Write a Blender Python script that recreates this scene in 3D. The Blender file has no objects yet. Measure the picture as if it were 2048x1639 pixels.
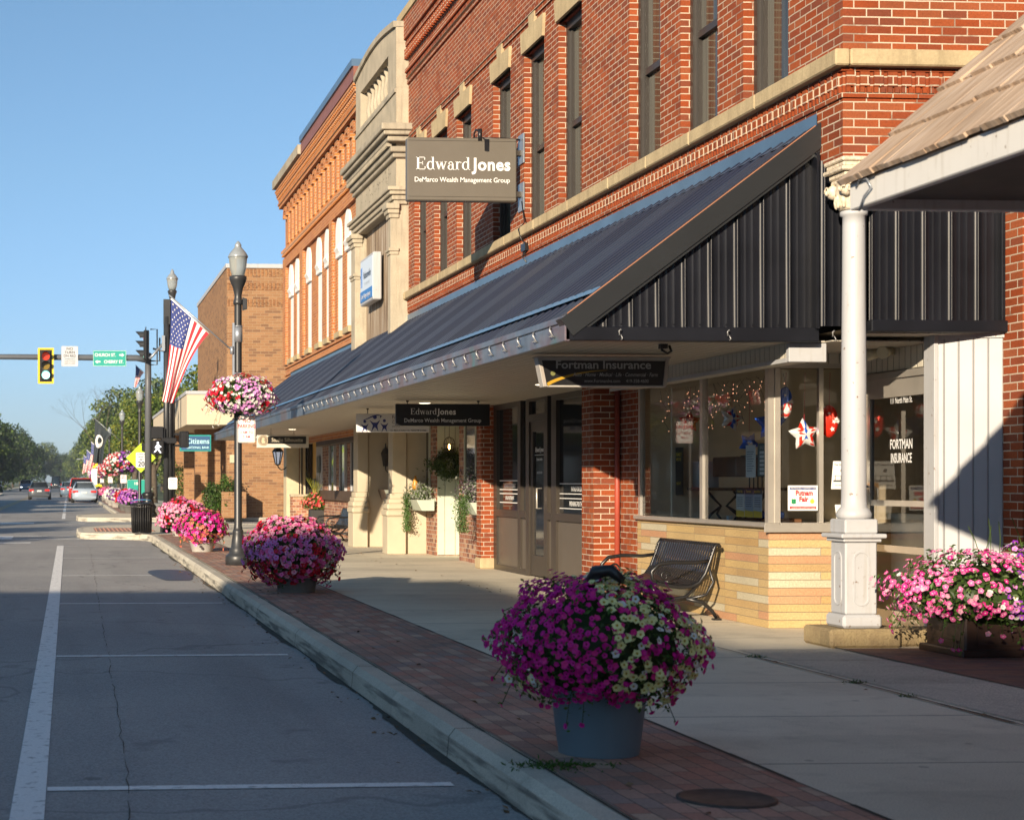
import bpy, math, random
import numpy as np
from mathutils import Vector, Matrix
R = math.radians
scene = bpy.context.scene
# ------------------------------------------------------------------ camera
YAW = 3.83
cam_d = bpy.data.cameras.new('camera'); cam = bpy.data.objects.new('camera', cam_d)
scene.collection.objects.link(cam); scene.camera = cam
cam.location = (0, 0, 1.31)
cam.rotation_euler = (R(90), 0, R(-YAW))
cam_d.sensor_width = 36; cam_d.lens = 3350/2048*36
cam_d.shift_x = (1024-361)/2048; cam_d.shift_y = (963-819.5)/2048
cam_d.clip_start = .1; cam_d.clip_end = 5000
cam_d.dof.use_dof = True; cam_d.dof.focus_distance = 21; cam_d.dof.aperture_fstop = 5.6
# ------------------------------------------------------------------ light
SUN_EL = 14.9
SUN_DIR = Vector((1.6, 2.6, 0)).normalized()*math.cos(R(SUN_EL)); SUN_DIR.z = -math.sin(R(SUN_EL))
sun_d = bpy.data.lights.new('sun', 'SUN'); sun = bpy.data.objects.new('sun', sun_d)
scene.collection.objects.link(sun)
sun_d.energy = 5.0; sun_d.angle = R(.5); sun_d.color = (1.0, .83, .62)
sun.rotation_euler = SUN_DIR.to_track_quat('-Z', 'Y').to_euler()
sun.location = (-20, -30, 15)
world = bpy.data.worlds.new('World'); scene.world = world; world.use_nodes = True
wn = world.node_tree.nodes; wl = world.node_tree.links
sky = wn.new('ShaderNodeTexSky'); sky.sky_type = 'NISHITA'; sky.sun_disc = False
sky.sun_elevation = R(SUN_EL)
# the sun stands opposite to the light's travel; nishita rotation is clockwise from +Y
sky.sun_rotation = math.atan2(-SUN_DIR.x, -SUN_DIR.y)
sky.altitude = 200; sky.air_density = 1.0; sky.dust_density = .35; sky.ozone_density = 3.6
bg = wn['Background']; bg.inputs['Strength'].default_value = .08
tint = wn.new('ShaderNodeMix'); tint.data_type = 'RGBA'; tint.blend_type = 'MULTIPLY'; tint.inputs[0].default_value = 1; tint.inputs[7].default_value = (.95,1.0,.98,1)
hs = wn.new('ShaderNodeHueSaturation'); hs.inputs['Saturation'].default_value = .92
wl.new(sky.outputs[0], hs.inputs['Color']); wl.new(hs.outputs[0], tint.inputs[6])
tcw = wn.new('ShaderNodeTexCoord'); spw = wn.new('ShaderNodeSeparateXYZ'); rpw = wn.new('ShaderNodeValToRGB')
wl.new(tcw.outputs['Generated'], spw.inputs[0]); wl.new(spw.outputs[2], rpw.inputs[0]); wl.new(rpw.outputs[0], tint.inputs[7])
cr = rpw.color_ramp; cr.elements[0].position = .0; cr.elements[0].color = (.64,.76,1.1,1); cr.elements[1].position = .42; cr.elements[1].color = (.86,1.0,.95,1)
e_ = cr.elements.new(.07); e_.color = (.74,.85,1.08,1); e_ = cr.elements.new(.18); e_.color = (.82,.92,.99,1); wl.new(tint.outputs[2], bg.inputs['Color'])
vs = scene.view_settings
vs.view_transform = 'Standard'; vs.look = 'None'; vs.exposure = .85; vs.gamma = 1; vs.use_curve_mapping = False
scene.render.film_transparent = False
try:
    scene.cycles.use_denoising = True; scene.cycles.max_bounces = 8
    scene.cycles.transparent_max_bounces = 16; scene.cycles.sample_clamp_indirect = 6
except Exception: pass

# ------------------------------------------------------------------ helpers
C = scene.collection
BASE = {}
class M:
    """collects faces in world coordinates, becomes ONE mesh object"""
    def __init__(s): s.v = []; s.f = []; s.m = []; s.s = []; s.np = []
    def add(s, vs, fs, m=0, smooth=False):
        o = len(s.v); s.v += [tuple(p) for p in vs]
        for f in fs: s.f.append(tuple(i+o for i in f)); s.m.append(m); s.s.append(smooth)
        return s
    def poly(s, pts, m=0): return s.add(pts, [tuple(range(len(pts)))], m)
    def box(s, x0, x1, y0, y1, z0, z1, m=0):
        if x0 > x1: x0, x1 = x1, x0
        if y0 > y1: y0, y1 = y1, y0
        if z0 > z1: z0, z1 = z1, z0
        return s.add([(x0,y0,z0),(x1,y0,z0),(x1,y1,z0),(x0,y1,z0),(x0,y0,z1),(x1,y0,z1),(x1,y1,z1),(x0,y1,z1)],
              [(0,3,2,1),(4,5,6,7),(0,1,5,4),(1,2,6,5),(2,3,7,6),(3,0,4,7)], m)
    def bbox(s, x0, x1, y0, y1, z0, z1, b=.01, m=0):
        """box with chamfered edges"""
        c = Vector(((x0+x1)/2,(y0+y1)/2,(z0+z1)/2)); h = Vector((abs(x1-x0)/2,abs(y1-y0)/2,abs(z1-z0)/2))
        b = min(b, h.x*.49, h.y*.49, h.z*.49); vs = []; idx = {}
        for sx in (-1,1):
            for sy in (-1,1):
                for sz in (-1,1):
                    for a in range(3):
                        p = [h.x-b, h.y-b, h.z-b]; p[a] += b
                        idx[(sx,sy,sz,a)] = len(vs); vs.append((c.x+sx*p[0], c.y+sy*p[1], c.z+sz*p[2]))
        fs = []
        for a in range(3):
            u, w = [(1,2),(0,2),(0,1)][a]
            for sg in (-1,1):
                q = []
                for (p1,p2) in ((-1,-1),(1,-1),(1,1),(-1,1)):
                    k = [0,0,0]; k[a] = sg; k[u] = p1; k[w] = p2; q.append(idx[(k[0],k[1],k[2],a)])
                fs.append(tuple(q))
            for p1 in (-1,1):
                for p2 in (-1,1):
                    k1 = [0,0,0]; k1[u] = p1; k1[w] = p2; e = []
                    for sg in (-1,1):
                        k = list(k1); k[a] = sg; e.append((idx[(*k,u)], idx[(*k,w)]))
                    fs.append((e[0][0],e[1][0],e[1][1],e[0][1]))
        for sx in (-1,1):
            for sy in (-1,1):
                for sz in (-1,1): fs.append(tuple(idx[(sx,sy,sz,a)] for a in range(3)))
        return s.add(vs, fs, m)
    def prism(s, pts, axis, a0, a1, m=0, smooth=False):
        """2D polygon (in the two other axes, in order) extruded along axis"""
        def P(p, a):
            return {'x':(a,p[0],p[1]),'y':(p[0],a,p[1]),'z':(p[0],p[1],a)}[axis]
        n = len(pts); vs = [P(p,a0) for p in pts]+[P(p,a1) for p in pts]
        s.add(vs, [tuple(range(n))[::-1], tuple(range(n,2*n))], m)
        return s.add(vs, [(i,(i+1)%n,n+(i+1)%n,n+i) for i in range(n)], m, smooth)
    def tube(s, pts, r, n=8, m=0, closed=False, flat=None):
        pts = [Vector(p) for p in pts]; k = len(pts)
        rs = r if isinstance(r,(list,tuple)) else [r]*k
        vs = []; up = None
        for i,p in enumerate(pts):
            t = (pts[min(i+1,k-1)]-pts[max(i-1,0)])
            if t.length < 1e-9: t = Vector((0,0,1))
            t.normalize()
            if up is None:
                up = Vector((0,0,1)) if abs(t.z) < .9 else Vector((1,0,0))
            a = t.cross(up)
            if a.length < 1e-6: a = t.cross(Vector((0,1,0)))
            a.normalize(); b = a.cross(t).normalized(); up = b
            fb = flat if flat else 1.0
            for j in range(n):
                an = 2*math.pi*(j+.5)/n
                q = p + a*math.cos(an)*rs[i] + b*math.sin(an)*rs[i]*fb
                vs.append(tuple(q))
        fs = [(i*n+j, i*n+(j+1)%n, (i+1)*n+(j+1)%n, (i+1)*n+j) for i in range(k-1) for j in range(n)]
        s.add(vs, fs, m, n > 4)
        o = len(s.v)-len(vs)
        s.f.append(tuple(o+j for j in range(n))[::-1]); s.m.append(m); s.s.append(False)
        s.f.append(tuple(o+(k-1)*n+j for j in range(n))); s.m.append(m); s.s.append(False)
        return s
    def lathe(s, prof, cx, cy, n=20, m=0, smooth=True, sx=1, sy=1, flute=0, flr=None):
        vs = []
        for (r,z) in prof:
            for j in range(n):
                an = 2*math.pi*j/n; rr = r
                if flute and flr and flr[0] <= z <= flr[1] and j % 2: rr = r*(1-flute)
                vs.append((cx+rr*math.cos(an)*sx, cy+rr*math.sin(an)*sy, z))
        k = len(prof)
        s.add(vs, [(i*n+j, i*n+(j+1)%n, (i+1)*n+(j+1)%n, (i+1)*n+j) for i in range(k-1) for j in range(n)], m, smooth)
        o = len(s.v)-len(vs)
        s.f.append(tuple(o+j for j in range(n))[::-1]); s.m.append(m); s.s.append(False)
        s.f.append(tuple(o+(k-1)*n+j for j in range(n))); s.m.append(m); s.s.append(False)
        return s
    def ell(s, c, r, n=12, k=8, m=0):
        prof = [(math.sin(math.pi*i/k), -math.cos(math.pi*i/k)) for i in range(k+1)]
        vs = []
        for (a,z) in prof:
            for j in range(n):
                an = 2*math.pi*j/n
                vs.append((c[0]+max(a,.001)*r[0]*math.cos(an), c[1]+max(a,.001)*r[1]*math.sin(an), c[2]+z*r[2]))
        return s.add(vs, [(i*n+j, i*n+(j+1)%n, (i+1)*n+(j+1)%n, (i+1)*n+j) for i in range(k) for j in range(n)], m, True)
    def disc(s, c, r, face='S', n=20, m=0, t=.004, ry=None):
        """flat disc with a little thickness facing S (-Y) or W (-X)"""
        ry = ry or r
        pts = [(math.cos(2*math.pi*i/n)*r, math.sin(2*math.pi*i/n)*ry) for i in range(n)]
        if face == 'S': return s.prism([(c[0]+a, c[2]+b) for a,b in pts], 'y', c[1]-t, c[1], m)
        return s.prism([(c[1]+a, c[2]+b) for a,b in pts], 'x', c[0]-t, c[0], m)
    def flat(s, pts, c, face='S', t=.003, m=0):
        """outline in sign coordinates (right, up) from point c"""
        if face == 'S': return s.prism([(c[0]+a, c[2]+b) for a,b in pts], 'y', c[1]-t, c[1], m)
        if face == 'N': return s.prism([(c[0]-a, c[2]+b) for a,b in pts], 'y', c[1], c[1]+t, m)
        return s.prism([(c[1]-a, c[2]+b) for a,b in pts], 'x', c[0]-t, c[0], m)
    def text(s, txt, c, size, face='S', m=0, bold=0, xs=1, align='CENTER', shear=0, sp=1, t=.0025):
        cu = bpy.data.curves.new('t', 'FONT'); cu.body = txt; cu.size = size; cu.align_x = align
        cu.offset = bold*size; cu.shear = shear; cu.space_character = sp; cu.resolution_u = 3
        o = bpy.data.objects.new('t', cu); C.objects.link(o)
        dg = bpy.context.evaluated_depsgraph_get(); me = bpy.data.meshes.new_from_object(o.evaluated_get(dg))
        vs = []
        for v in me.vertices:
            a, b = v.co.x*xs, v.co.y
            vs.append((c[0]+a, c[1]-t, c[2]+b) if face == 'S' else (c[0]-t, c[1]-a, c[2]+b) if face == 'W' else (c[0]-a, c[1]+t, c[2]+b))
        s.add(vs, [tuple(p.vertices) for p in me.polygons], m)
        bpy.data.objects.remove(o); bpy.data.curves.remove(cu); bpy.data.meshes.remove(me)
        return s
    def arr(s, V, F, mi, smooth=False):
        """numpy batch: V (n,3), F (k,3|4), material index array"""
        s.np.append((V, F, mi, smooth)); return s
    def build(s, name, mats, parent=None, loc=None, smooth_angle=None):
        if not isinstance(mats, (list, tuple)): mats = [mats]
        V = np.array(s.v, dtype=float).reshape(-1,3); F = [list(f) for f in s.f]; mi = list(s.m); sm = list(s.s)
        me = bpy.data.meshes.new(name)
        if s.np:
            off = len(V); vv = [V]; loops = [np.array([i for f in F for i in f], dtype=np.int64)]
            cnt = [np.array([len(f) for f in F], dtype=np.int64)]; mm = [np.array(mi, dtype=np.int64)]; ss = [np.array(sm, dtype=bool)]
            for (v,f,m_,s_) in s.np:
                vv.append(v); loops.append((f+off).ravel()); cnt.append(np.full(len(f), f.shape[1])); off += len(v)
                mm.append(np.broadcast_to(np.asarray(m_), (len(f),)).astype(np.int64)); ss.append(np.full(len(f), s_))
            V = np.concatenate(vv); loops = np.concatenate(loops); cnt = np.concatenate(cnt); mm = np.concatenate(mm); ss = np.concatenate(ss)
        else:
            loops = np.array([i for f in F for i in f], dtype=np.int64); cnt = np.array([len(f) for f in F], dtype=np.int64)
            mm = np.array(mi, dtype=np.int64); ss = np.array(sm, dtype=bool)
        if parent is not None: o0 = BASE[parent.name]
        elif loc is not None: o0 = loc
        else: o0 = ((V[:,0].min()+V[:,0].max())/2, (V[:,1].min()+V[:,1].max())/2, V[:,2].min())
        V = V - np.array(o0)
        me.vertices.add(len(V)); me.vertices.foreach_set('co', V.ravel())
        me.loops.add(len(loops)); me.loops.foreach_set('vertex_index', loops)
        me.polygons.add(len(cnt)); st = np.concatenate([[0], np.cumsum(cnt)[:-1]])
        me.polygons.foreach_set('loop_start', st); me.polygons.foreach_set('loop_total', cnt)
        me.polygons.foreach_set('material_index', mm); me.polygons.foreach_set('use_smooth', ss)
        for m_ in mats: me.materials.append(m_)
        me.update(calc_edges=True); me.validate()
        if not s.np:
            import bmesh
            b = bmesh.new(); b.from_mesh(me); bmesh.ops.recalc_face_normals(b, faces=b.faces); b.to_mesh(me); b.free()
        o = bpy.data.objects.new(name, me); C.objects.link(o)
        if parent is not None: o.parent = parent
        else: o.location = o0
        BASE[o.name] = tuple(o0)
        return o

def tag(o, label, cat, group=None, kind=None):
    o['label'] = label; o['category'] = cat
    if group: o['group'] = group
    if kind: o['kind'] = kind
    return o
def thing(name, label, cat, loc, group=None):
    o = bpy.data.objects.new(name, None); C.objects.link(o); o.location = loc
    o.empty_display_size = .2; BASE[o.name] = tuple(loc)
    return tag(o, label, cat, group)
def struct(o): o['kind'] = 'structure'; return o
def copy_tree(o, parent=None):
    c = o.copy(); C.objects.link(c)
    if parent is not None: c.parent = parent
    for ch in list(o.children): copy_tree(ch, c)
    return c
def dup(o, loc, label, rz=None, scale=None, group=None):
    c = copy_tree(o); c.location = loc; c['label'] = label
    if group: c['group'] = group
    if rz is not None: c.rotation_euler = (0,0,rz)
    if scale is not None: c.scale = scale if isinstance(scale, tuple) else (scale,)*3
    BASE[c.name] = tuple(loc)
    return c

# ------------------------------------------------------------------ materials
class NT:
    def __init__(s, name):
        s.mat = bpy.data.materials.new(name); s.mat.use_nodes = True
        s.n = s.mat.node_tree.nodes; s.l = s.mat.node_tree.links; s.p = s.n['Principled BSDF']
    def node(s, t, **k):
        x = s.n.new(t)
        for a, b in k.items():
            if a.startswith('i_'): x.inputs[a[2:].replace('_', ' ')].default_value = b
            else: setattr(x, a, b)
        return x
    def link(s, a, b): s.l.new(a, b); return s
    def math(s, op, a, b=None):
        x = s.n.new('ShaderNodeMath'); x.operation = op
        for i, q in enumerate((a, b)):
            if q is None: continue
            if isinstance(q, (int, float)): x.inputs[i].default_value = q
            else: s.l.new(q, x.inputs[i])
        return x.outputs[0]
    def mix(s, f, a, b, mode='MIX'):
        x = s.n.new('ShaderNodeMix'); x.data_type = 'RGBA'; x.blend_type = mode
        for i, q in ((0, f), (6, a), (7, b)):
            if isinstance(q, (int, float)): x.inputs[i].default_value = q
            elif isinstance(q, (tuple, list)): x.inputs[i].default_value = (*q[:3], 1)
            else: s.l.new(q, x.inputs[i])
        return x.outputs[2]
    def ramp(s, f, stops, interp='LINEAR'):
        x = s.n.new('ShaderNodeValToRGB'); cr = x.color_ramp; cr.interpolation = interp
        while len(cr.elements) < len(stops): cr.elements.new(.5)
        for e, (p, c) in zip(cr.elements, stops):
            e.position = p; e.color = (*c, 1) if isinstance(c, (tuple, list)) else (c, c, c, 1)
        s.l.new(f, x.inputs[0]); return x.outputs[0]
    def noise(s, scale, detail=3, vec=None, rough=.55):
        x = s.n.new('ShaderNodeTexNoise'); x.inputs['Scale'].default_value = scale
        x.inputs['Detail'].default_value = detail; x.inputs['Roughness'].default_value = rough
        if vec is None:
            g = s.n.new('ShaderNodeNewGeometry'); vec = g.outputs['Position']
        s.l.new(vec, x.inputs['Vector']); return x.outputs['Fac']
    def bump(s, h, strength=.3, dist=.01):
        x = s.n.new('ShaderNodeBump'); x.inputs['Strength'].default_value = strength; x.inputs['Distance'].default_value = dist
        s.l.new(h, x.inputs['Height']); s.l.new(x.outputs[0], s.p.inputs['Normal']); return x
    def wallvec(s, horiz=False, swap=False, rot=0):
        g = s.n.new('ShaderNodeNewGeometry'); q = s.n.new('ShaderNodeSeparateXYZ'); s.l.new(g.outputs['Position'], q.inputs[0])
        c = s.n.new('ShaderNodeCombineXYZ')
        if horiz:
            s.l.new(q.outputs[1 if swap else 0], c.inputs[0]); s.l.new(q.outputs[0 if swap else 1], c.inputs[1]); return c.outputs[0]
        nn = s.n.new('ShaderNodeSeparateXYZ'); s.l.new(g.outputs['True Normal'], nn.inputs[0])
        f = s.math('GREATER_THAN', s.math('ABSOLUTE', nn.outputs[0]), .5)
        u = s.math('ADD', s.math('MULTIPLY', q.outputs[1], f), s.math('MULTIPLY', q.outputs[0], s.math('SUBTRACT', 1., f)))
        s.l.new(u, c.inputs[0]); s.l.new(q.outputs[2], c.inputs[1]); return c.outputs[0]
def mat(name, col, rough=.6, metal=0, var=.12, nscale=6, bump=0, bscale=40, spec=.5, coat=0, emit=None, estr=1, trans=0, alpha=1):
    t = NT(name); p = t.p
    p.inputs['Roughness'].default_value = rough; p.inputs['Metallic'].default_value = metal
    p.inputs['Specular IOR Level'].default_value = spec
    if coat: p.inputs['Coat Weight'].default_value = coat; p.inputs['Coat Roughness'].default_value = .08
    if var:
        g = t.n.new('ShaderNodeTexCoord'); f = t.noise(nscale, 4, g.outputs['Object'])
        c = t.mix(t.ramp(f, [(.3, 0.), (.7, 1.)]), tuple(x*(1-var) for x in col), tuple(min(1, x*(1+var*.7)) for x in col))
        t.link(c, p.inputs['Base Color'])
    else: p.inputs['Base Color'].default_value = (*col, 1)
    if bump:
        g = t.n.new('ShaderNodeTexCoord'); t.bump(t.noise(bscale, 3, g.outputs['Object']), bump, .01)
    if emit: p.inputs['Emission Color'].default_value = (*emit, 1); p.inputs['Emission Strength'].default_value = estr
    if trans: p.inputs['Transmission Weight'].default_value = trans
    return t.mat
def brick(name, cols, mortar, bw=.208, rh=.0677, ms=.0055, off=.5, bump=.6, stain=.4, horiz=False, swap=False, rough=.85, dist=.008, mort_noise=0, freq=2):
    """cols: list of colours picked per brick"""
    t = NT(name); v = t.wallvec(horiz, swap)
    b = t.node('ShaderNodeTexBrick', offset=off, offset_frequency=freq)
    b.inputs['Color1'].default_value = (0,0,0,1); b.inputs['Color2'].default_value = (1,1,1,1); b.inputs['Mortar'].default_value = (.5,.5,.5,1)
    b.inputs['Scale'].default_value = 1; b.inputs['Mortar Size'].default_value = ms; b.inputs['Mortar Smooth'].default_value = .15
    b.inputs['Bias'].default_value = 0; b.inputs['Brick Width'].default_value = bw; b.inputs['Row Height'].default_value = rh
    # wobble the courses a touch
    w = t.n.new('ShaderNodeTexNoise'); w.inputs['Scale'].default_value = 9; t.link(v, w.inputs['Vector'])
    sub = t.node('ShaderNodeVectorMath', operation='SUBTRACT'); t.link(w.outputs['Color'], sub.inputs[0]); sub.inputs[1].default_value = (.5,.5,.5)
    sc = t.node('ShaderNodeVectorMath', operation='SCALE'); t.link(sub.outputs[0], sc.inputs[0]); sc.inputs['Scale'].default_value = rh*.07
    ad = t.node('ShaderNodeVectorMath', operation='ADD'); t.link(v, ad.inputs[0]); t.link(sc.outputs[0], ad.inputs[1])
    t.link(ad.outputs[0], b.inputs['Vector'])
    n = len(cols); c = t.ramp(b.outputs['Color'], [((i+.0)/n if i else 0, q) for i, q in enumerate(cols)], 'CONSTANT' if n > 2 else 'LINEAR')
    fine = t.noise(60, 4, v); big = t.noise(1.3, 5, v)
    c = t.mix(.55, c, t.mix(1., c, t.ramp(fine, [(.25,.62),(.75,1.35)]), 'MULTIPLY'))
    c = t.mix(stain, c, t.mix(1., c, t.ramp(big, [(.3,.6),(.7,1.3)]), 'MULTIPLY'))
    mo = t.mix(t.ramp(big, [(.3,0.),(.75,1.)]), mortar, tuple(x*.7 for x in mortar))
    if mort_noise:   # eroded joints: mortar missing in places
        e = t.ramp(t.noise(2.2, 4, v), [(.56,0.),(.6,1.)])
        mo = t.mix(t.math('MULTIPLY', e, mort_noise), mo, tuple(x*.35 for x in cols[0]))
    t.link(t.mix(b.outputs['Fac'], c, mo), t.p.inputs['Base Color'])
    t.p.inputs['Roughness'].default_value = rough; t.p.inputs['Specular IOR Level'].default_value = .25
    h = t.math('ADD', t.math('MULTIPLY', b.outputs['Fac'], -1.), t.math('MULTIPLY', fine, .35))
    t.bump(h, bump, dist)
    return t.mat
def stone(name, c1, c2, rough=.85, scale=3, bump=.35, streak=True):
    t = NT(name); v = t.wallvec()
    a = t.noise(scale, 6); f = t.noise(50, 4)
    c = t.mix(t.ramp(a, [(.3,0.),(.7,1.)]), c1, c2)
    if streak:
        mp = t.n.new('ShaderNodeMapping'); mp.inputs['Scale'].default_value = (7, .6, 1); t.link(v, mp.inputs['Vector'])
        s_ = t.noise(2, 4, mp.outputs[0]); c = t.mix(t.math('MULTIPLY', t.ramp(s_, [(.5,0.),(.75,1.)]), .45), c, tuple(x*.55 for x in c2))
    c = t.mix(.4, c, t.mix(1., c, t.ramp(f, [(.3,.7),(.7,1.2)]), 'MULTIPLY'))
    t.link(c, t.p.inputs['Base Color']); t.p.inputs['Roughness'].default_value = rough; t.p.inputs['Specular IOR Level'].default_value = .2
    t.bump(f, bump, .01); return t.mat

RED = brick('red_brick', [(.25,.055,.017),(.29,.068,.021),(.215,.047,.017),(.27,.073,.027),(.26,.052,.014),(.19,.050,.024)], (.55,.46,.35), mort_noise=.55, stain=.55)
ORG = brick('orange_brick', [(.42,.155,.045),(.48,.19,.055),(.45,.17,.050),(.38,.13,.040)], (.56,.43,.32), stain=.2)
BNK = brick('tan_brick', [(.27,.145,.07),(.31,.17,.085),(.25,.13,.065),(.29,.155,.075),(.19,.10,.055)], (.38,.27,.16), bw=.3, rh=.1, ms=.007, stain=.2)
BRN = brick('mottled_brick', [(.24,.10,.065),(.33,.16,.10),(.18,.085,.06),(.40,.24,.15),(.28,.12,.07)], (.50,.42,.34), rh=.075, bw=.15, stain=.35, ms=.006)
LEDGE = brick('ledge_stone', [(.44,.30,.14),(.48,.34,.155),(.41,.27,.12),(.45,.25,.14),(.47,.42,.30),(.45,.32,.15),(.44,.32,.16),(.46,.33,.16),(.40,.27,.13),(.48,.35,.17)], (.30,.24,.16), bw=.78, rh=.072, ms=.0028, off=.37, freq=3, bump=1, dist=.012, stain=.35)
SAND = stone('sandstone', (.50,.40,.24), (.38,.30,.18))
LIME = stone('limestone', (.46,.40,.30), (.35,.31,.235))
LIMED = stone('weathered_limestone', (.42,.375,.29), (.28,.25,.195))
ROUGHST = stone('rough_sandstone', (.36,.28,.15), (.23,.17,.10), bump=1, scale=6)
def chipped(name, c, thr=.66):
    t = NT(name); a = t.noise(3, 4); s = t.noise(26, 5); w = t.noise(7, 3)
    mp = t.n.new('ShaderNodeMapping'); mp.inputs['Scale'].default_value = (9,9,.8); g = t.n.new('ShaderNodeNewGeometry'); t.link(g.outputs['Position'], mp.inputs['Vector'])
    d = t.noise(2.4, 4, mp.outputs[0])
    col = t.mix(t.ramp(a, [(.3,0.),(.7,1.)]), tuple(x*.93 for x in c), c)
    col = t.mix(t.math('MULTIPLY', t.ramp(d, [(.56,0.),(.74,1.)]), .28), col, (.26,.22,.15))
    col = t.mix(t.math('MULTIPLY', t.ramp(s, [(thr,0.),(thr+.03,1.)]), t.ramp(w, [(.45,0.),(.6,1.)])), col, (.16,.09,.045))
    t.link(col, t.p.inputs['Base Color']); t.p.inputs['Roughness'].default_value = .5; t.bump(s, .15, .004); return t.mat
PAINT = chipped('white_paint', (.43,.44,.455)); PAINTF = chipped('fascia_white_paint', (.66,.65,.62))
PLASTER = mat('cream_render', (.47,.41,.30), .8, var=.1, nscale=2, bump=.15, bscale=60)
GREENP = mat('pale_green_paint', (.46,.50,.41), .6, var=.08, nscale=4)
YEL = mat('yellow_paint', (.72,.45,.13), .6)
CREAMP = mat('cream_paint', (.50,.43,.29), .6, var=.08)
SOFF = NT('soffit_boards')
def _boards(t, col, width, axis='y', gap=.02, depth=1.0, rough=.5, zvar=False):
    g = t.n.new('ShaderNodeNewGeometry'); q = t.n.new('ShaderNodeSeparateXYZ'); t.link(g.outputs['Position'], q.inputs[0])
    if axis == 'wall':
        nn = t.n.new('ShaderNodeSeparateXYZ'); t.link(g.outputs['True Normal'], nn.inputs[0])
        f = t.math('GREATER_THAN', t.math('ABSOLUTE', nn.outputs[0]), .5)
        u = t.math('ADD', t.math('MULTIPLY', q.outputs[1], f), t.math('MULTIPLY', q.outputs[0], t.math('SUBTRACT', 1., f)))
    else: u = q.outputs['xyz'.index(axis)]
    fr = t.math('FRACT', t.math('DIVIDE', u, width))
    edge = t.math('LESS_THAN', fr, gap)
    n = t.noise(3, 4); c = t.mix(t.ramp(n, [(.3,0.),(.7,1.)]), tuple(x*.9 for x in col), col)
    t.link(t.mix(edge, c, tuple(x*.35 for x in col)), t.p.inputs['Base Color'])
    t.p.inputs['Roughness'].default_value = rough
    h = t.ramp(fr, [(0,0.),(gap,0.),(gap+.06,1.),(.93,1.),(1,.6)]); t.bump(h, depth, .012)
    return t.mat
SOFF = _boards(SOFF, (.42,.385,.32), .10, 'x', .05)
SIDING = _boards(NT('white_siding'), (.42,.43,.445), .10, 'wall', .03)
SIDEC = _boards(NT('cream_siding'), (.60,.56,.46), .10, 'wall', .06)
GREENB = _boards(NT('green_boards'), (.50,.54,.44), .19, 'wall', .03)
OLDWOOD = NT('weathered_boards')
def _old(t):
    v = t.wallvec(); mp = t.n.new('ShaderNodeMapping'); mp.inputs['Scale'].default_value = (14, .5, 1); t.link(v, mp.inputs['Vector'])
    a = t.noise(1.5, 5, mp.outputs[0]); b = t.noise(.8, 3)
    c = t.ramp(a, [(.3,(.07,.045,.03)),(.45,(.22,.15,.09)),(.6,(.40,.33,.25)),(.72,(.62,.58,.52))])
    t.link(c, t.p.inputs['Base Color']); t.p.inputs['Roughness'].default_value = .9; t.bump(a, .8, .02); return t.mat
OLDWOOD = _old(OLDWOOD)
DKMETAL = mat('charcoal_metal', (.009,.010,.014), .36, 0, var=.3, nscale=2.4, spec=.3)
ROOFM = mat('navy_roof_metal', (.005,.010,.030), .5, 0, var=.25, nscale=1.1, spec=.32)
FLASH = mat('blue_flashing', (.10,.17,.26), .35, .3, var=.15, nscale=2)
FASC = NT('fascia_metal')
def _fasc(t):
    n = t.noise(1.2, 5); m = t.noise(9, 5)
    c = t.ramp(n, [(.35,(.10,.15,.22)),(.5,(.16,.20,.26)),(.6,(.17,.13,.15)),(.7,(.10,.22,.24))])
    c = t.mix(.4, c, t.mix(1., c, t.ramp(m, [(.3,.6),(.7,1.4)]), 'MULTIPLY'))
    t.link(c, t.p.inputs['Base Color']); t.p.inputs['Roughness'].default_value = .4; t.p.inputs['Metallic'].default_value = .35
    return t.mat
FASC = _fasc(FASC)
BLACK = mat('black_paint', (.012,.012,.013), .35, var=.1)
POLE = mat('dark_grey_paint', (.030,.032,.035), .4, var=.15)
SILV = mat('bright_clip', (.36,.36,.36), .35, .4, var=0)
GALV = mat('galvanised', (.35,.38,.42), .4, .6, var=.15)
BRONZE = mat('bronze_aluminium', (.050,.041,.032), .38, .2, var=.12, nscale=2)
DARKWOOD = mat('dark_brown_wood', (.07,.045,.03), .6, var=.3, nscale=5)
WFRAME = mat('dark_window_frame', (.035,.030,.026), .4, var=.1)
ALU = mat('satin_aluminium', (.48,.45,.40), .32, .5, var=.08)
WHITE = mat('white_lettering', (.82,.82,.80), .5, var=0)
SIGNTAUPE = mat('taupe_sign_face', (.125,.110,.088), .45, var=.04)
SIGNBLK = mat('black_sign_face', (.012,.012,.013), .35, var=0)
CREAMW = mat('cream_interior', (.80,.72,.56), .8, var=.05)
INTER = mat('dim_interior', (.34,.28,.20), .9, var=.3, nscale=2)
def glassmat(name, tint=(.9,.95,.93), dens=.0, rough=.02, ior=1.5):
    t = NT(name); n = t.n; out = n['Material Output']; n.remove(t.p)
    tr = n.new('ShaderNodeBsdfTransparent'); tr.inputs[0].default_value = (*tint, 1)
    gl = n.new('ShaderNodeBsdfGlossy'); gl.inputs['Roughness'].default_value = rough
    fr = n.new('ShaderNodeFresnel'); fr.inputs[0].default_value = ior
    mx = n.new('ShaderNodeMixShader'); t.link(fr.outputs[0], mx.inputs[0]); t.link(tr.outputs[0], mx.inputs[1]); t.link(gl.outputs[0], mx.inputs[2])
    t.link(mx.outputs[0], out.inputs[0]); return t.mat
GLASS = glassmat('shop_glass', (.97,.98,.97), ior=1.38)
GLASSD = glassmat('tinted_glass', (.45,.5,.5))
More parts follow.
